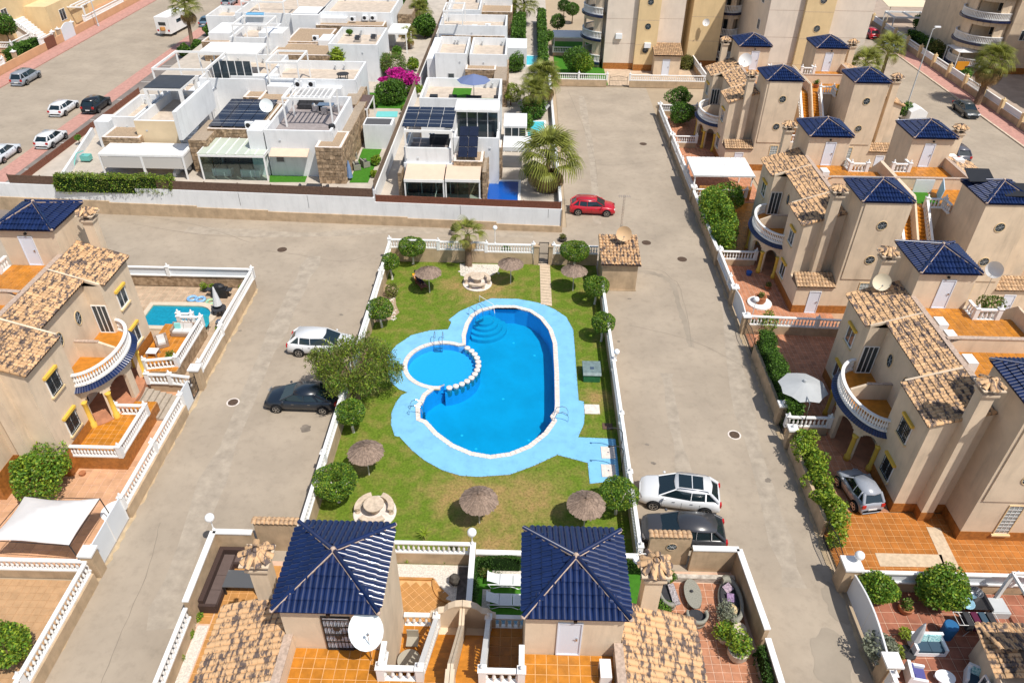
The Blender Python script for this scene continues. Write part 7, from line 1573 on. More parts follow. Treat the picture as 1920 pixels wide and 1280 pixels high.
# --- front middle villa
v=Villa('white villa at the front middle with a glass conservatory and rooftop sofa',(-22,70))
x0,x1,y0,y1=v.perg(370,497,290,259,4.35,VZ_,cover=mat('polycarbonate',(.50,.55,.46),.35,.4,var=.05,vs=1)); 
for i in range(8): xx=x0+(x1-x0)*i/7; b=MB(); b.box(xx-.04,xx+.04,y0,y1,4.431,4.48); b.build('roof_bar',white,v.t)
for i in range(5): xx=x0+(x1-x0)*i/5; b=MB(); b.box(xx+.04,xx+(x1-x0)/5-.04,y0+.05,y0+.07,VZ_+.02,4.13); b.build('glass_panel',gl,v.t)
b=MB(); b.box(x0,x1,y1+.1,y1+.3,VZ_,4.3); b.build('back_wall',whitew,v.t); b=MB(); b.box(x0+.6,x1-.6,y1+.02,y1+.09,VZ_,4.0); b.build('dark_interior',glass,v.t)
v.stone(388,492,241,190,5.2); v.solar(390,486,237,189,5.35,4,3,.03); x0,x1,y0,y1,zf=v.deck(494,622,244,178,6.4,fm=mat('grey_deck',(.32,.28,.27),.8,.2,var=.2,vs=2)); v.perg(527,620,183,163,8.4,zf,slats=10)
V2=(x0,x1,y0,y1,zf); v.stone(590,640,276,245,5.45); v.stone(636,655,250,188,5.0,gravel_top=False); v.blk(462,492,245,225,6.3); v.blk(680,735,234,220,4.4); b=MB(); x0,x1,y0,y1=PX(683,731,233,222,4.41); b.box(x0,x1,y0,y1,4.401,4.42); b.build('shed_roof',mat('charcoal_felt',(.09,.09,.095),.8,.2),v.t); x0,_y=G(696,234,4.4); b=MB(); b.box(x0,x0+.9,_y-.03,_y-.001,VZ_,3.9); b.build('shed_door',mat('grey_door',(.42,.50,.48),.6,.3),v.t)
x0,x1,y0,y1=PX(644,689,203,178,4.7); 
x0,x1,y0,y1=v.perg(644,689,203,178,4.7,VZ_,cover=mat('brown_roof',(.13,.085,.075),.7,.3,var=.2,vs=2),name='brown_pergola')
# awning
x0,y0=G(504,293,4.25); x1,_=G(577,293,4.25); b=MB(); b.prism([(x0,y0,4.2),(x1,y0,4.2),(x1,y0+1.5,4.75),(x0,y0+1.5,4.75)],(0,0,.05)); b.build('awning',awn,v.t); v.glazing(515,560,293,4.2,off=1.15,n=2)
v.ac(468,235,5.2); v.done()
sofa('dark grey corner sofa under the slatted rooftop pergola',V2[0]+2.3,V2[3]-1.1,0,2.6,.9,V2[4],fm=cushd,cm=cushd,nc=3); table('blue grey dining table under the slatted rooftop pergola',V2[0]+4.1,V2[3]-1.9,V2[4],1.6,.9,.75,mat('blue_slate',(.12,.17,.24),.5,.4),steel)
for k,(dx,dy) in enumerate(((3.0,-2.0),(5.2,-2.0),(4.1,-2.8))): sofa('pale dining chair '+['left of','right of','in front of'][k]+' the blue grey rooftop table',V2[0]+dx,V2[3]+dy,[PI/2,-PI/2,PI][k],.55,.55,V2[4],nc=1,fm=steel,cm=cush,cat='chair',name='dining_chair')
for k in range(2): b=MB(); b.box(V2[0]+2.2+k*1.1,V2[0]+3.1+k*1.1,V2[2]+.5,V2[2]+1.1,V2[4],V2[4]+.2); tag(b.build('roof_hatch',black),'low black hatch near the front parapet of the middle villa, '+['left','right'][k],'hatch')
x,y=V2[0]+6.2,V2[2]+1.3; b=MB(); b.lathe(x,y,[(.05,V2[4]),(.05,V2[4]+.6),(.35,V2[4]+.8),(.3,V2[4]+1.1)],10); tag(b.build('covered_grill',black),'black covered grill near the front parapet of the middle villa','grill')
dish(*G(500,200,7.3),7.4,.65,(.2,-1,.4),'white dish beside the rooftop solar panels of the middle villa',base=6.0,m=MATS['dish_white'])
# conservatory furniture
for k,(px,py) in enumerate(((415,325),(468,327))): x,y=G(px,py,2.2); sofa('white wicker two seater inside the conservatory, '+['left','right'][k]+' one',x,y+.5,PI,1.8,.8,VZ_,fm=plast,cm=cush)
sheet('garden_turf',[G(505,342,VZ_),G(572,342,VZ_),G(577,328,VZ_),G(506,325,VZ_)],VZ_+.02,turf); sheet('villa_lawn',[G(655,343,VZ_),G(690,343,VZ_),G(716,280,VZ_),G(680,279,VZ_)],VZ_+.02,turf); sheet('villa_lawn',[(-21,92),(-14,92),(-14,86.5),(-21,86.5)],VZ_+.02,turf)
table('dark garden table with chairs on the small turf strip',-19.6,63.4,VZ_,1.4,.9,.74,cushd,black)
for k in range(2): sofa('dark garden chair '+['left','right'][k]+' of the table on the turf strip',-20.7+2.2*k,63.4,[PI/2,-PI/2][k],.6,.6,VZ_,nc=1,fm=cushd,cm=cushd,cat='chair',name='garden_chair')
p_=[G(703,220,VZ_),G(745,220,VZ_),G(746,210,VZ_),G(708,210,VZ_)]; b=MB(); b.poly(ccw(p_),VZ_,VZ_+.06); tag(b.build('small_pool',mat('turquoise_water',(.20,.62,.62),.08,.5)),'strip of turquoise pool beside the bougainvillea lawn','swimming pool')
# --- right front villa
v=Villa('white villa at the front right with blue umbrella terrace and tilted solar panels',(-6,70))
fm=mat('warm_deck',(.50,.42,.34),.8,.2,var=.1,vs=1)
x0,y0=G(757,337,4.3); 
for l,r in ((757,832),(834,900)):
    x0,y0=G(l,336,4.3); x1,_=G(r,336,4.3); b=MB(); b.prism([(x0,y0,4.25),(x1,y0,4.25),(x1,y0+3.0,4.75),(x0,y0+3.0,4.75)],(0,0,.05)); b.build('awning',awn,v.t); b=MB(); b.box(x0,x1,y0-.06,y0,4.05,4.3); b.build('awning_valance',white,v.t); 
    for x in(x0,x1-.1): b=MB(); b.box(x,x+.12,y0,y0+.12,VZ_,4.2); b.build('post',white,v.t)
    for i in range(3): b=MB(); b.box(x0+.12+(x1-x0)/3*i,x0+(x1-x0)/3*(i+1),y0+.05,y0+.07,VZ_+.02,4.1); b.build('glass_panel',gl,v.t)
v.blk(757,902,306,280,4.75); v.glazing(760,898,312,4.6,off=.3,n=5)
x0,x1,y0,y1,zf=v.deck(757,846,277,240,6.15,fm=MATS['grey_deck'],open_='n'); V3=(x0,x1,y0,y1,zf); v.perg(757,848,244,214,7.9,zf); v.solar(753,850,238,205,8.05,4,2,.05)
v.deck(850,935,258,226,6.4,fm=MATS['grey_deck'],open_='n'); v.perg(852,936,206,188,8.4,5.4,cover=white); v.glazing(856,934,208,8.1,5.5,4)
v.stone(850,905,302,262,5.1); x0,x1,y0,y1=PX(856,900,300,262,5.3); 
for i in range(2):
    for j in range(3):
        b=MB(); a=x0+.1+(x1-x0)*.42*i; c=a+(x1-x0)*.40; e=y0+.4+1.15*j; b.prism([(a,e,5.4+.55*j),(c,e,5.4+.55*j),(c,e+1.05,5.4+.55*(j+.93)),(a,e+1.05,5.4+.55*(j+.93))],(0,0,.05)); b.build('solar_panel',solar,v.t)
v.stone(904,912,322,270,4.6,gravel_top=False); v.stone(912,940,276,262,5.2); v.blk(943,996,276,255,4.3,3.9); v.blk(944,988,236,212,4.6,4.3); v.glazing(946,986,240,4.5,n=3,off=.3)
x0,x1,y0,y1,zf=v.deck(786,938,184,145,7.0); b=MB(); b.box(x0+4.2,x1-.4,y0+.4,y0+3.0,zf+.001,zf+.03); b.box(x0+3.0,x0+5.0,y0+1.4,y1-.6,zf+.0,zf+.026); b.build('turf_patch',turf,v.t); V3b=(x0,x1,y0,y1,zf); v.blk(787,838,193,176,6.0); v.stone(745,752,324,272,4.4,gravel_top=False); v.stone(785,850,205,190,5.6); v.done()
t=thing('roof_parasol','slate blue square parasol on the turfed villa roof terrace','parasol',(*G(888,150,8.6),7)); x,y=G(888,146,8.7); b=MB(); n=8; V=[(x,y,9.1)]+[(x+1.75*math.cos(2*PI*i/n),y+1.75*math.sin(2*PI*i/n),8.45) for i in range(n)]; b.add(V,[(0,1+i,1+(i+1)%n) for i in range(n)]); b.build('canopy',mat('blue_grey_fabric',(.14,.18,.32),.85,.2),t); b=MB(); b.tube([(x,y,6.0),(x,y,9.1)],.04,6); b.build('pole',steel,t)
table('dark patio table below the slate blue parasol',x,y-.2,V3b[4],1.6,.9,.74,cushd,black)
for k in range(3): b=MB(); bx=V3b[0]+[.9,2.9,7.6][k]; b.box(bx,bx+.8,V3b[2]+1.2,V3b[2]+2.0,V3b[4],V3b[4]+.7); tag(b.build('storage_box',cushd if k else black),'dark box on the turfed villa roof terrace, '+['left end','beside the left end','right of the parasol'][k],'box')
b=MB(); b.box(V3[0]+2,V3[0]+3.8,V3[3]-1.8,V3[3]-.9,V3[4],V3[4]+.74); tag(b.build('dark_table',cushd),'dark table under the solar panel pergola','table')
# pools of the right row
def vpool(pl,label,m,cm=white):
    t=thing('villa_pool',label,'swimming pool',(pl[0][0],pl[0][1],VZ_)); P=ccw(pl); o=ring_offset(P,.35)
    for i in range(4): j=(i+1)%4; b=MB(); b.poly([P[i],P[j],o[j],o[i]],VZ_,VZ_+.12+.003*(i%2)); b.build('coping',cm,t)
    b=MB(); b.add([(*p,VZ_+.03) for p in P],[(0,1,2,3)]); b.build('basin_floor',m,t); b=MB(); b.add([(*p,VZ_+.09) for p in P],[(0,1,2,3)]); b.build('water',MATSW,t)
MATSW=water('villa_water',(.85,.97,1.0)); vpool([(-3.8,61.4),(-.4,61.4),(-.4,66.7),(-3.8,66.7)],'deep blue villa pool just behind the red brown slat fence',mat('deep_blue_tile',(.005,.10,.42),.4,.4)); vpool([(.5,77.9),(2.5,77.9),(2.3,83.0),(.3,83.0)],'turquoise villa pool with white rim beside the shaggy palm',mat('turquoise_tile',(.12,.55,.62),.4,.4)); vpool([(.1,104.5),(2.2,104.5),(2.1,109),(0,109)],'small turquoise pool farther back beside the tall hedge',MATS['turquoise_tile'])
for k in range(2): x,y=1.2+.9*k,86.2; t=thing('sun_lounger','white sun lounger beside the turquoise villa pool, '+['left','right'][k],'sun lounger',(x,y,VZ_)); b=MB(); b.box(-.3,.3,-.9,.4,.28,.34); b.prism([(-.3,.4,.3),(.3,.4,.3),(.3,.95,.75),(-.3,.95,.75)],(0,0,.05)); local(t,'bed',b,plast); b=MB(); [b.box(sx-.03,sx+.03,sy-.03,sy+.03,0,.28) for sx in(-.25,.25) for sy in(-.8,.3)]; local(t,'legs',b,plast); t.rotation_euler=(0,0,-1.0)
for k in range(2): x,y=G(765+12*k+190,250,2.2); b=MB(); b.box(x-.35,x+.35,y-.35,y+.35,VZ_,VZ_+.8); tag(b.build('dark_armchair',cushd),'dark cube armchair under the white side canopy, '+['left','right'][k],'armchair')
# --- rows behind
def simple_villa(label,at_,calls):
    v=Villa(label,at_)
    for c in calls: getattr(v,c[0])(*c[1],**(c[2] if len(c)>2 else {}))
    return v.done()
simple_villa('white villa behind the front left one with a white canopy and open pergola frame',(-36,90),[('deck',(372,500,147,100,6.4)),('perg',(283,388,128,94,8.9,4.5)),('perg',(370,482,100,80,8.5,5.47),dict(cover=white)),('blk',(330,372,190,150,5.2)),('deck',(300,392,176,140,5.4)),('blk',(432,522,142,137,6.42)),('glazing',(395,470,112,8.1,5.47,5)),('stone',(480,545,190,158,5.2))])
simple_villa('white villa with an open rooftop pergola and dark round table, middle row',(-24,90),[('deck',(500,668,147,112,6.4)),('perg',(497,558,116,93,8.5,5.47)),('blk',(500,545,162,150,6.0)),('ac',(560,158,5.8)),('ac',(585,158,5.8)),('stone',(455,540,182,158,5.1)),('stone',(640,668,195,160,5.0),dict(gravel_top=False)),('blk',(545,640,165,153,5.7))])
simple_villa('white villa with rooftop frame pergola and small black awning, left column',(-40,108),[('deck',(430,500,70,42,6.4)),('perg',(433,500,46,28,8.4,5.47)),('blk',(390,432,62,42,5.3)),('stone',(377,432,78,66,4.4)),('blk',(484,530,62,50,6.7)),('stone',(505,625,102,80,5.0)),('stone',(535,612,78,52,5.2)),('ac',(592,72,5.2))])
simple_villa('white villa above the banana plant with grey rooftop chairs',(-22,108),[('deck',(615,708,83,50,6.4)),('perg',(725,762,62,45,4.6,1.8),dict(cover=white)),('blk',(596,618,76,64,5.6))])
simple_villa('white villa at the top left of the rows with pale blue rooftop towels',(-38,128),[('deck',(440,600,24,-20,6.4)),('perg',(450,532,2,-20,8.4,5.47)),('blk',(545,598,28,12,6.4)),('deck',(385,440,30,10,5.4))])
simple_villa('white villa at the top with a row of air conditioners',(-22,130),[('deck',(600,735,22,-12,6.4)),('stone',(592,720,47,32,5.2)),('blk',(595,650,34,26,5.8)),('ac',(662,36,5.4)),('ac',(685,34,5.4)),('ac',(700,34,5.4)),('stone',(745,772,26,-10,5.2),dict(gravel_top=False))])
simple_villa('white villa with two skylights in the right row',(-6,98),[('deck',(815,875,100,68,6.4)),('deck',(880,950,102,70,6.3)),('stone',(872,930,130,106,5.0)),('stone',(925,950,150,110,5.0),dict(gravel_top=False)),('blk',(948,988,90,72,4.6)),('blk',(800,815,110,70,5.5))])
simple_villa('white villa with a gravel roof at the back of the right row',(-6,120),[('deck',(822,950,47,26,6.4)),('perg',(830,868,20,4,8.6,6.0)),('stone',(828,946,66,52,5.1)),('ac',(890,52,5.0)),('ac',(915,50,5.0))])
simple_villa('white villa cut by the top edge in the right row',(-6,135),[('deck',(840,900,18,-14,6.4)),('stone',(896,960,22,2,5.2)),('deck',(895,960,-6,-30,6.4))])
for k,(px,py,z) in enumerate(((670,88,6.2),(700,86,6.2))): x,y=G(px,py-20,z); sofa('grey rooftop armchair on the villa above the banana plant, '+['left','right'][k],x,y,0,.8,.7,5.47,fm=steel,cm=cushd,nc=1,cat='armchair',name='rooftop_chair')
x,y=G(642,135,6.4); table('dark round rooftop table on the middle row villa',x,y,5.47,1.4,1.4,.74,cushd,black,oval=True)
x,y=G(478,22,6.6); b=MB(); b.box(x-1.2,x+1.2,y-.5,y+.5,6.0,6.4); tag(b.build('stacked_loungers',mat('sky_cloth',(.18,.45,.70),.8,.2)),'pale blue towels over furniture on a far left villa roof','towels')
# villa planting
for k,(px,py,r,z,mm,lb) in enumerate(((700,190,.8,2.6,[leaf_m],'green shrub beside the brown roofed villa pergola'),(760,205,.6,2.4,[leaf_m,leaf_l],'low green shrub at the turquoise strip pool'),(705,300,.5,2.3,[leaf_l,leaf_m],'yellow green shrub on the narrow villa lawn'),(702,325,.35,2.2,[leaf_l],'small lime shrub at the lower end of the narrow villa lawn'),(608,322,.4,2.4,[leaf_l,leaf_o],'spiky yellow plant in front of the rubble stone wall'),(628,330,.35,2.2,[leaf_m],'dark plant at the foot of the rubble stone wall'),(745,95,.7,2.8,[leaf_m],'green bush beside the small courtyard palm'),(775,120,.8,2.8,[leaf_m,leaf_l],'bright bush below the small courtyard palm'),(720,10,1.2,3.4,[leaf_d,leaf_m],'dark bush at the top edge left of the villa lane'),(955,20,1.4,3.4,[leaf_m,leaf_d],'leafy tree at the top edge right of the villa row'),(1025,70,1.1,3.0,[leaf_d,leaf_m],'dark bush between tall hedge and apartment garden'),(985,230,.9,2.6,[leaf_m],'shrub under the villa loungers'),(655,60,.4,6.0,[leaf_m],'potted shrub on a far villa roof'))): bush(px,py,r,lb,mm,n=int(900*r+500),leaf=.24,z=z,base=VZ_ if z<5 else 5.5,seed=120+k)
for k,(px,py) in enumerate(((668,310),(660,290),(684,305))): x,y=G(px,py,2.2); sofa('grey covered garden seat by the narrow villa lawn, '+['nearest','farthest','middle'][k]+' of three',x,y,random.uniform(0,3),1.0,.7,VZ_,fm=rattang,cm=cushd,nc=1,cat='armchair',name='garden_armchair')
t=thing('folded_parasol','folded blue parasol leaning beside the rubble stone villa wall','parasol',(*G(655,325,2.5),VZ_)); x,y=G(655,325,2.5); b=MB(); b.lathe(x,y,[(.3,VZ_+.3),(.2,VZ_+1.3),(.04,VZ_+2.0)],8); b.build('folded_canopy',mat('denim',(.16,.24,.40),.9,.1),t)
bush(735,120,2.0,'loose green bamboo bush behind the small palm courtyard',[leaf_o,leaf_m],n=3800,leaf=.3,z=3.6,base=VZ_,seed=51,aspect=.25)
bush(715,118,1.5,'grey green willowy shrub left of the bougainvillea',[leaf_o,leaf_s],n=2600,leaf=.3,z=3.4,base=VZ_,seed=52,aspect=.2); bush(735,172,2.0,'dark green laurel below the bougainvillea blossoms',[leaf_d,leaf_m],n=4500,leaf=.25,z=3.0,base=VZ_,seed=53)
x,y=G(753,150,3.4); t=thing('bougainvillea','magenta flowering bougainvillea beside the woven fence','shrub',(x,y,VZ_)); link('blossom',leafmesh('blossom',np.concatenate([blob(2600,(x,y,3.6),(1.7,1.5,1.1),.3,.35,54),blob(900,(x+1.2,y-1.2,3.9),(1.0,.9,.7),.3,.3,55),blob(300,(x-2.2,y-.5,3.6),(.6,.6,.4),.3,.3,57)]),.24,magenta,.8),t); link('foliage',leafmesh('foliage',blob(1400,(x,y,3.2),(1.5,1.4,1.1),.2,.3,56),.22,leaf_m,.5),t); b=MB(); b.tube([(x,y,VZ_),(x,y,3.4)],.06,5); b.build('stem',bark,t)
bush(778,168,.75,'bright green climber along the woven fence',[leaf_l,leaf_m],n=1300,leaf=.22,z=2.8,base=VZ_,seed=57); bush(795,48,1.8,'dense dark green tropical bushes at the top between the villa rows',[leaf_d,leaf_m],n=4200,leaf=.35,z=3.6,base=VZ_,seed=58); bush(775,10,2.4,'tall tropical planting at the very top between the villa rows',[leaf_m,leaf_d],n=4200,leaf=.4,z=4.0,base=VZ_,seed=59)
bush(967,118,1.3,'square cut green bush between villa and tall hedge',[leaf_m,leaf_d],n=2600,leaf=.22,z=3.0,base=VZ_,seed=60); bush(958,175,1.2,'airy bamboo plant at the corner of the turfed terrace villa',[leaf_l,leaf_o],n=2000,leaf=.3,z=3.3,base=VZ_,seed=61,aspect=.25); bush(1000,205,1.5,'green shrubs under the shaggy palm by the loungers',[leaf_m,leaf_d],n=2600,leaf=.25,z=2.8,base=VZ_,seed=62)
bush(966,45,.6,'pink flowering bush near the top of the right villa row',[magenta,leaf_m],n=900,leaf=.22,z=3.0,base=VZ_,seed=63); bush(632,105,.8,'banana plant with upright yellow green leaves against the white villa',[leaf_l],n=260,leaf=1.0,z=5.0,base=VZ_,seed=64,aspect=.25,h=1.3); bush(1000,320,.9,'low green plants at the foot of the large shaggy palm',[leaf_m,leaf_o],n=1200,leaf=.22,z=2.4,base=VZ_,seed=65)
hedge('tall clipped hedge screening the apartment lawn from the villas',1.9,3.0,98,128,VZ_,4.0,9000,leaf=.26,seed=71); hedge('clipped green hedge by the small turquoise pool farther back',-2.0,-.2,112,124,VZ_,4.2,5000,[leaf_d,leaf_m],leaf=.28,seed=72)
bush(146,258,.35,'small clipped ball bush in the white courtyard planter',[leaf_m],z=2.6,base=VZ_,n=500,leaf=.12,seed=73)
x,y=G(157,295,2.3); b=MB(); b.tube([(x-.5,y-1.4,VZ_),(x-.3,y-.5,2.9),(x+.2,y,3.0)],.06,5); b.box(x-.3,x+.6,y-.2,y+.5,2.0,2.5); tag(b.build('exercise_machine',mat('mint_metal',(.15,.45,.40),.5,.4)),'mint green machine on the white courtyard of the front left villa','equipment')
wall('low white courtyard wall of the front left villa beside the brown fence',[(-43.5,62.5),(-46.8,76.5)],VZ_,2.6,.25,whitew,None,name='villa_wall'); 
# ================================================================ FAR LEFT STREET
sheet('far_street',[(-69.3,50),(-54.5,50),(-54.5,220),(-69.3,220)],.006,asph); sheet('pink_pavement',rect(-54.5,-52.4,50,220),.02,pink); sheet('parking_strip',rect(-52.4,-48.1,50,220),.010,grey)
b=MB(); b.box(-72.0,-69.3,50,220,0,.12); struct('pink_pavement',b,pink)
for i in range(14):
    b=MB(); y=64+i*7.2; b.box(-52.2,-48.6,y-.06,y+.06,.014,.017); struct('parking_line',b,mat('road_white',(.60,.58,.55),.8,.2,var=.2,vs=4))
slat_fence('dark red brown slat fence along the far left parking strip',(-47.9,63),(-47.6,90),.6,2.5,woodr,8,3,.22)
wall('low white wall under the red brown fence of the far left parking',[(-47.9,62.5),(-47.6,90)],0,.6,.2,whitew,None)
for k,(px,py,r) in enumerate(((370,85,1.0),(395,55,1.0),(408,40,.9),(345,95,.9))): bush(px,py,r,'dark shrub in the strip beside the far left parking, number '[:-9]+[' lowest clump',' middle clump',' upper clump',' by the palm foot'][k],[leaf_d,leaf_m],n=1500,leaf=.3,z=1.0,seed=81+k)
# peach walls and houses on the far left
PWx=-72.1; t=thing('street_wall','peach rendered garden wall with white rails along the far left pavement','wall',(PWx,110,0)); b=MB(); b.box(PWx-.25,PWx,60,170,0,1.15); b.build('wall_body',peach,t)
for y0,y1 in((94,103),(112.5,116.0),(126,140)): balustrade([(PWx-.12,y0),(PWx-.12,y1)],1.15,t,single=False,posts=[0,1],h=.8)
for k,y in enumerate((106.0,116.6,118.2,122.4)): pillar(PWx-.3,y,1.9,'peach pillar of the far left wall, '+['nearest','second nearest','third nearest','farthest'][k])
arch_panel(PWx+.02,118.5,122.0,.1,1.9,.5,'arched white door in the far left peach wall')
t=thing('timber_gate','brown patterned gate beside the arched white door at the far left','gate',(PWx,117,0)); b=MB(); b.box(PWx-.05,PWx+.02,113.5,116.2,.1,1.7); b.build('gate_panel',woodr,t)
sheet('far_courtyard',rect(-110,-72.4,60,170),.012,mat('peach_paving',(.48,.28,.16),.85,.2,var=.2,vs=.7))
hedge('short green hedge behind the far left peach wall',-74.6,-73.2,107,114,.3,1.7,3000,leaf=.22,seed=75)
t=thing('far_house','cream house with white stair rails at the far left corner','house',(-82,120,0)); b=MB(); b.box(-93,-79,113.5,128,0,6.5); b.box(-79,-75.5,122,134,0,4.2); b.build('walls',stucco_y,t); opening(t,(-88,113.5,2.4),'x',-1,1.2,2.4,kind='door'); opening(t,(-79,117,4.2),'y',1,1.4,1.5,sill=False); opening(t,(-75.5,126,2.2),'y',1,1.6,1.6,sill=False)
d=MB(); d.prism([(-93.5,113,6.5),(-78.5,113,6.5),(-79.5,120,8.0),(-92.5,120,8.0)],(0,0,.15)); d.build('tiled_roof',rtile,t)
balustrade([(-90,111.5),(-76,111.5),(-76,116.5)],.4,t,wall=.5,single=False,posts=[0,1,2]); balustrade([(-86,103),(-80,107.5),(-76.5,104.5)],.3,t,wall=.3,single=False,posts=[0,1,2]); 
for i in range(8): b=MB(); b.box(-79+.35*i,-78.65+.35*i,118,121,0,3.0-.36*i); b.build('stair_step',white,t)
balustrade([(-79,117.8),(-76,117.8)],[3.0,.4],t,single=False,posts=[0,1]); b=MB(); b.box(-84,-79,108.5,111.2,0,1.4); b.build('plinth',peach,t)
t=thing('far_house','cream house with a white slatted pergola at the top left edge','house',(-80,140,0)); b=MB(); b.box(-95,-78,134,150,0,6.5); b.build('walls',stucco_y,t); opening(t,(-78,138,4.5),'y',1,1.4,1.5,sill=False); opening(t,(-84,134,4.5),'x',-1,1.4,1.5,sill=False)
for i in range(6): b=MB(); b.box(-77.8+.9*i,-77.6+.9*i,128,134,3.0,3.15); b.build('pergola_slat',white,t)
b=MB(); b.box(-78,-72.8,127.8,128,2.8,3.0); b.box(-78,-72.8,134,134.2,2.8,3.0); b.box(-73,-72.8,127.8,128,0,2.8); b.build('pergola_frame',white,t)
t=thing('far_house','house corner with tiled porch at the upper left edge','house',(-92,108,0)); b=MB(); b.box(-104,-88.5,100,110.5,0,2.6); b.build('walls',greyp,t); d=MB(); d.prism([(-104,99.5,2.6),(-88,99.5,2.6),(-88.5,106,3.6),(-104,106,3.6)],(0,0,.12)); d.build('tiled_roof',rtile2,t)
bush(5,45,1.6,'leafy tree at the upper left corner',n=2600,leaf=.3,z=3.5,seed=76); bush(28,88,.9,'low round bush behind the far left wall',n=900,leaf=.22,z=.9,seed=77)
def lamp_post(label,x,y,h,arm,base_m=greyp):
    t=thing('street_lamp',label,'street lamp',(x,y,0)); b=MB(); b.lathe(x,y,[(.16,0),(.14,.5),(.09,.55),(.05,h)],10); b.tube([(x,y,h-.05),(x+arm[0],y+arm[1],h+.2)],.035,5); b.build('pole',base_m,t); b=MB(); b.box(x+arm[0]-.35,x+arm[0]+.35,y+arm[1]-.15,y+arm[1]+.15,h+.12,h+.27); b.build('lamp_head',plast,t)
lamp_post('tall grey street lamp crossing the far right street beside the palms',*G(1700,200),9.6,(.6,.2)); lamp_post('tall grey street lamp near the top of the far right street',*G(1523,60),9.6,(.5,0)); lamp_post('grey street lamp against the far left peach wall',-71.0,127.5,9,(.8,0))
# ================================================================ FAR RIGHT STREET
sheet('far_street',[(45.0,20),(58.2,20),(58.2,220),(46.5,220)],.006,asph); b=MB(); b.box(58.2,60.6,20,220,0,.12); struct('pink_pavement',b,pink); b=MB(); b.box(57.95,58.2,20,220,0,.13); struct('kerb',b,conc)
sheet('far_courtyard',rect(60.8,130,20,220),.01,mat('far_paving',(.42,.33,.26),.85,.2,var=.2,vs=.5))
t=thing('street_wall','beige street wall with white sheets and pillars along the far right pavement','wall',(60.7,100,0)); b=MB(); b.box(60.6,60.85,40,200,0,.9); b.build('wall_body',beigew,t)
yy=40
while yy<165:
    balustrade([(60.72,yy+.3),(60.72,yy+4.4)],.9,t,single=False,posts=[],sheet=panelw if int(yy)%2 else None); b=MB(); b.box(60.5,60.95,yy-.25,yy+.25,0,1.9); finial(b,60.72,yy,1.9,.12); b.build('pillar',stucco_y,t); yy+=4.9
wall('beige front wall of the houses along the near side of the far right street',[(44.6,44),(44.9,75)],0,1.2,.2,grp=None); wall('beige front wall of the farther houses along the near side of the far right street',[(44.9,79),(45.3,101)],0,1.2,.2)
# ================================================================ APARTMENTS
def apt(label,at_,blocks,rw=(),bal=(),wn=()):
    t=thing('apartment_block',label,'apartment block',(*at_,0))
    for k,(x0,x1,y0,y1,h,m) in enumerate(blocks):
        b=MB(); b.box(x0,x1,y0,y1,0,h); b.build('walls',m,t); q=MB(); q.box(x0-.012,x1+.012,y0-.02,y0-.001,0,.9); q.build('plinth',plinthm,t)
        for z in(3.6,6.9,10.2): q=MB(); q.box(x0,x1,y0-.008,y0+.001,z,z+.04); q.build('string_line',mortar,t)
    for x,y,z in rw: round_window(t,(x,y,z),'x',-1,.42)
    for x,y,z,ax,sg,w_,h_ in wn: opening(t,(x,y,z),ax,sg,w_,h_,sill=False)
    for (cx,cy,r,z,a0,a1) in bal:
        b=MB(); n=14; P=[(cx+r*math.cos(a0+(a1-a0)*i/n),cy+r*math.sin(a0+(a1-a0)*i/n)) for i in range(n+1)]; b.poly([(cx,cy)]+P,z-.3,z); bo=b.build('balcony',stucco,t); q=MB()
        for i in range(n): q.bar((*P[i],z+.95),(*P[i+1],z+.95),.2,.1); q.bar((*P[i],z+.12),(*P[i+1],z+.12),.24,.12)
        q.build('rail',white,bo); q=MB()
        for i in range(n): q.bar((cx+(P[i][0]-cx)*1.05,cy+(P[i][1]-cy)*1.05,z-.05),(cx+(P[i+1][0]-cx)*1.05,cy+(P[i+1][1]-cy)*1.05,z-.05),.3,.28)
        q.build('blue_skirt',btile,bo); q=MB(); m_=int(abs(a1-a0)*r/.22)
        for i in range(m_): a=a0+(a1-a0)*(i+.5)/m_; q.box(cx+r*math.cos(a)-.05,cx+r*math.cos(a)+.05,cy+r*math.sin(a)-.05,cy+r*math.sin(a)+.05,z+.1,z+.86)
        q.build('balusters',white,bo,kind='stuff')
        q=MB()  # arcade wall below
        for i in range(n):
            mid=(i+.5)/n; op=(abs(mid-.28)<.15 or abs(mid-.72)<.15); zz=z-.9 if op else z-2.9
            k=.93; A=(cx+(P[i][0]-cx)*k,cy+(P[i][1]-cy)*k); B=(cx+(P[i+1][0]-cx)*k,cy+(P[i+1][1]-cy)*k); q.bar((*A,z-.3),(*B,z-.3),.25,z-.3-zz)
        q.build('arcade',stucco,bo)
    return t
ya=109.8
A1=apt('tall beige apartment block at the top centre with round windows and wall air conditioners',(18,112),[(11.3,15.6,ya,124,17,stucco_p),(15.6,18.6,ya-.6,124,17,stucco_y),(18.6,22.2,ya+.5,124,17,stucco_p),(22.2,23.6,ya+6,124,17,stucco_y),(23.6,28.0,ya+2,124,17,stucco_y),(28.0,31.0,ya+6,124,17,stucco)],[(17.1,ya-.6,z) for z in(2.9,6.1,9.3,12.5)],
  [(11.6,113.5,3.3,z,PI*.5,PI*1.42) for z in(.8,4.0,7.2,10.4,13.6)]+[(29.8,ya+6,1.7,z,PI,2*PI) for z in(.6,3.8,7.0,10.2,13.4)],[(29.8,ya+6,z,'x',-1,1.2,2.0) for z in(1.6,4.8,8,11.2,14.4)]+[(22.9,ya+6,z,'x',-1,.8,1.2) for z in(2.5,5.7,8.9,12)])
for x,z in((12.6+.6,4.6),(17.3,3.6)): b=MB(); b.box(x-.45,x+.45,ya-1.0 if x>15 else ya-.35,ya-.62 if x>15 else ya-.01,z-.3,z+.35); b.build('air_conditioner',plast,A1)
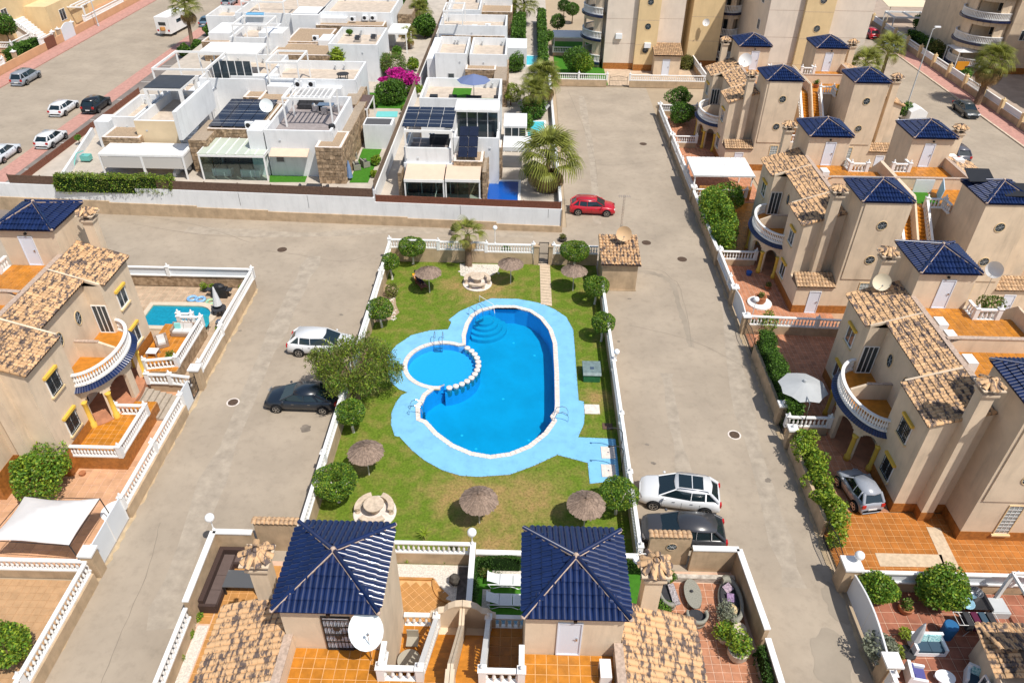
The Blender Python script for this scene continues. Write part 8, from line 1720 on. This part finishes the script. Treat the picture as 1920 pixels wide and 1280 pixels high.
dish(25.6,ya+1.4,6.3,.5,(-.4,-1,.3),'cream wall dish on the yellow apartment facade',post=.3,grp=None)
b=MB(); b.box(18.3,22.0,ya-2.4,ya+.5,0,2.7); q=b.build('store_room',stucco,A1); d=MB(); d.prism([(18.1,ya-2.7,2.68),(22.2,ya-2.7,2.68),(22.2,ya+.49,3.6),(18.1,ya+.49,3.6)],(0,0,.06)); d.build('shed_roof',rdeck,q); fr,w_,st=slope_frames((18.1,ya-2.7,2.76),(22.2,ya-2.7,2.76),(0,3.1,.9)); lay_tiles(fr,w_,st,rtile2,q,False,name='store_tile'); opening(A1,(20.0,ya-2.4,1.1),'x',-1,.95,2.1,kind='door',frame_m=chain)
apt('second beige apartment block at the top behind the farthest blue roofs',(38,104),[(31.2,35.6,101.6,118,17,stucco_p),(35.6,39.3,101.0,118,17,stucco_y),(39.3,44.6,101.9,118,17,stucco_p)],[(37.6,101.0,z) for z in(4.8,8.2,11.6)],[],[(31.2,105,z,'y',-1,1.0,1.2) for z in(4.5,7.7,11)])
apt('beige apartment block at the top right with curved balconies over the far street',(74,115),[(68.6,73.0,111,130,18,stucco),(73.0,77.5,110,130,18,stucco_y),(77.5,95,112,130,18,stucco),(64.8,68.6,114,130,18,stucco)],[(75.2,110,z) for z in(3,6.4,9.8,13)],[(67.2,115,3.6,z,PI*.55,PI*1.6) for z in(.8,4.0,7.2,10.4)],[(68.0,114,z,'x',-1,1.1,1.3) for z in(2.2,5.4,8.6,11.8)]+[(70.8,111,z,'x',-1,1.1,1.3) for z in(5.4,8.6)])
apt('beige apartment wing at the right edge with white railed curved balconies',(80,98),[(72.5,95,91,106,18,stucco)],[],[(73.2,92.5,3.3,z,PI*.6,PI*1.6) for z in(.8,4.0,7.2,10.4)],[(75.0,91,z,'x',-1,1.2,1.4) for z in(2.2,5.4)])
sheet('apartment_lawn',rect(4.3,11.5,102.4,124),.02,turf); sheet('apartment_paving',rect(11.3,31,102.2,112),.014,mat('sandy_paving',(.55,.42,.30),.85,.2,var=.2,vs=1))
AG='low walls along the head of the right street'
fseg('white balustrade on a beige wall below the apartment lawn bushes',[(4.2,101.8),(11.2,101.8)],wall=.9,single=False,posts=[0,.45,1],grp=AG); fseg('cream balustrade on a beige wall below the apartment air conditioners',[(14.3,101.8),(24.9,101.8)],wall=.9,single=False,posts=[0,1],grp=AG); iron_gate('low black iron double gate at the head of the right street',(11.6,101.8),(14.0,101.8),1.5,12)
fseg('white balustrade running back beside the apartment side path',[(24.9,101.8),(24.6,112)],wall=.8,single=False,posts=[0,.5,1],grp=AG); fseg('white rail at the upper edge of the apartment lawn',[(4.2,116),(9.0,116)],wall=.5,single=False,grp=AG)
bush(1092,118,1.6,'pair of big globe bushes on the lawn by the apartment block, right one',n=3200,z=1.9,leaf=.22,seed=86,lump=.06,m=[leaf_m,leaf_l]); bush(1285,118,1.2,'scrubby green plants beside the apartment side path',[leaf_o],n=1200,leaf=.28,z=.8,seed=87)
x0_,y0_=G(1062,60,3); b=MB(); b.box(x0_-2,x0_+3,y0_-2,y0_+2,2.6,2.75); 
for dx in(-1.9,2.8):
    for dy in(-1.9,1.8): b.box(x0_+dx,x0_+dx+.1,y0_+dy,y0_+dy+.1,0,2.6)
tag(b.build('garden_canopy',white),'white flat canopy in the garden beside the leafy palm','canopy')
# far right yards
hedge('clipped green hedge in a far right yard behind the parked hatchback',62.5,64,118,128,.2,1.8,2500,leaf=.28,seed=91); bush(1762,68,1.6,'round olive green bush in the far right yard beside the lamp head',n=2200,leaf=.28,z=1.8,seed=92,m=[leaf_m,leaf_o]); bush(1728,40,1.4,'bright green bush beside the white pergola in the far right yard',n=1800,leaf=.28,z=1.6,seed=93); bush(1750,92,1.4,'brownish green bush behind the far right street wall',[leaf_o],n=1800,leaf=.28,z=1.4,seed=94); bush(1808,140,1.0,'low green bush under the shaggy palm yard',n=1200,leaf=.26,z=.9,seed=95); bush(1700,205,.9,'leafy climber beside the white shed of the east row',n=1000,leaf=.26,z=1.4,seed=96)
x,y=G(1818,88,3.0); t=thing('garden_gazebo','pale grey pyramid canopy over an orange striped tent at the far right','gazebo',(x,y,0)); b=MB(); b.add([(x-2.3,y-2,2.7),(x+2.3,y-2,2.7),(x+2.3,y+2,2.7),(x-2.3,y+2,2.7),(x,y,3.4)],[(0,1,4),(1,2,4),(2,3,4),(3,0,4)]); b.build('canopy',fabw,t); b=MB(); b.box(x-2.0,x+2.0,y-1.9,y-1.8,.2,1.4); b.build('side_cloth',mat('orange_cloth',(.65,.28,.03),.9,.1),t); b=MB(); [b.box(x+sx-.04,x+sx+.04,y+sy-.04,y+sy+.04,0,2.7) for sx in(-2.2,2.2) for sy in(-1.9,1.9)]; b.build('posts',white,t)
x,y=G(1702,28,2.6); t=thing('pergola','open white pergola frame in a far right yard','pergola',(x,y,0)); b=MB()
for a_,b_ in(((-3,-2),(3,-2)),((-3,2),(3,2)),((-3,-2),(-3,2)),((3,-2),(3,2)),((0,-2),(0,2))): b.bar((x+a_[0],y+a_[1],2.7),(x+b_[0],y+b_[1],2.7),.25,.25)
b.build('frame',white,t); b=MB(); [b.box(x+sx-.07,x+sx+.07,y+sy-.07,y+sy+.07,0,2.5) for sx in(-3,3) for sy in(-2,2)]; b.build('posts',white,t)
x,y=G(1695,8,3); b=MB(); b.prism([(x-3.5,y-2,2.9),(x+4,y-2,2.9),(x+4,y+2,3.4),(x-3.5,y+2,3.4)],(0,0,.08)); [b.box(x+sx-.06,x+sx+.06,y-1.9,y-1.8,0,2.9) for sx in(-3,3.5)]; tag(b.build('awning_canopy',mat('cream_canvas',(.68,.58,.42),.9,.1)),'cream sloping canopy near the top of the far right street','canopy')
x,y=G(1716,212,1.2); b=MB(); b.prism([(x-1,y-1,0),(x+1,y-1,0),(x+1,y-1,1.6),(x,y-1,2.1),(x-1,y-1,1.6)],(0,2,0)); tag(b.build('garden_shed',white),'small white gabled shed at the near side of the far right street','shed')
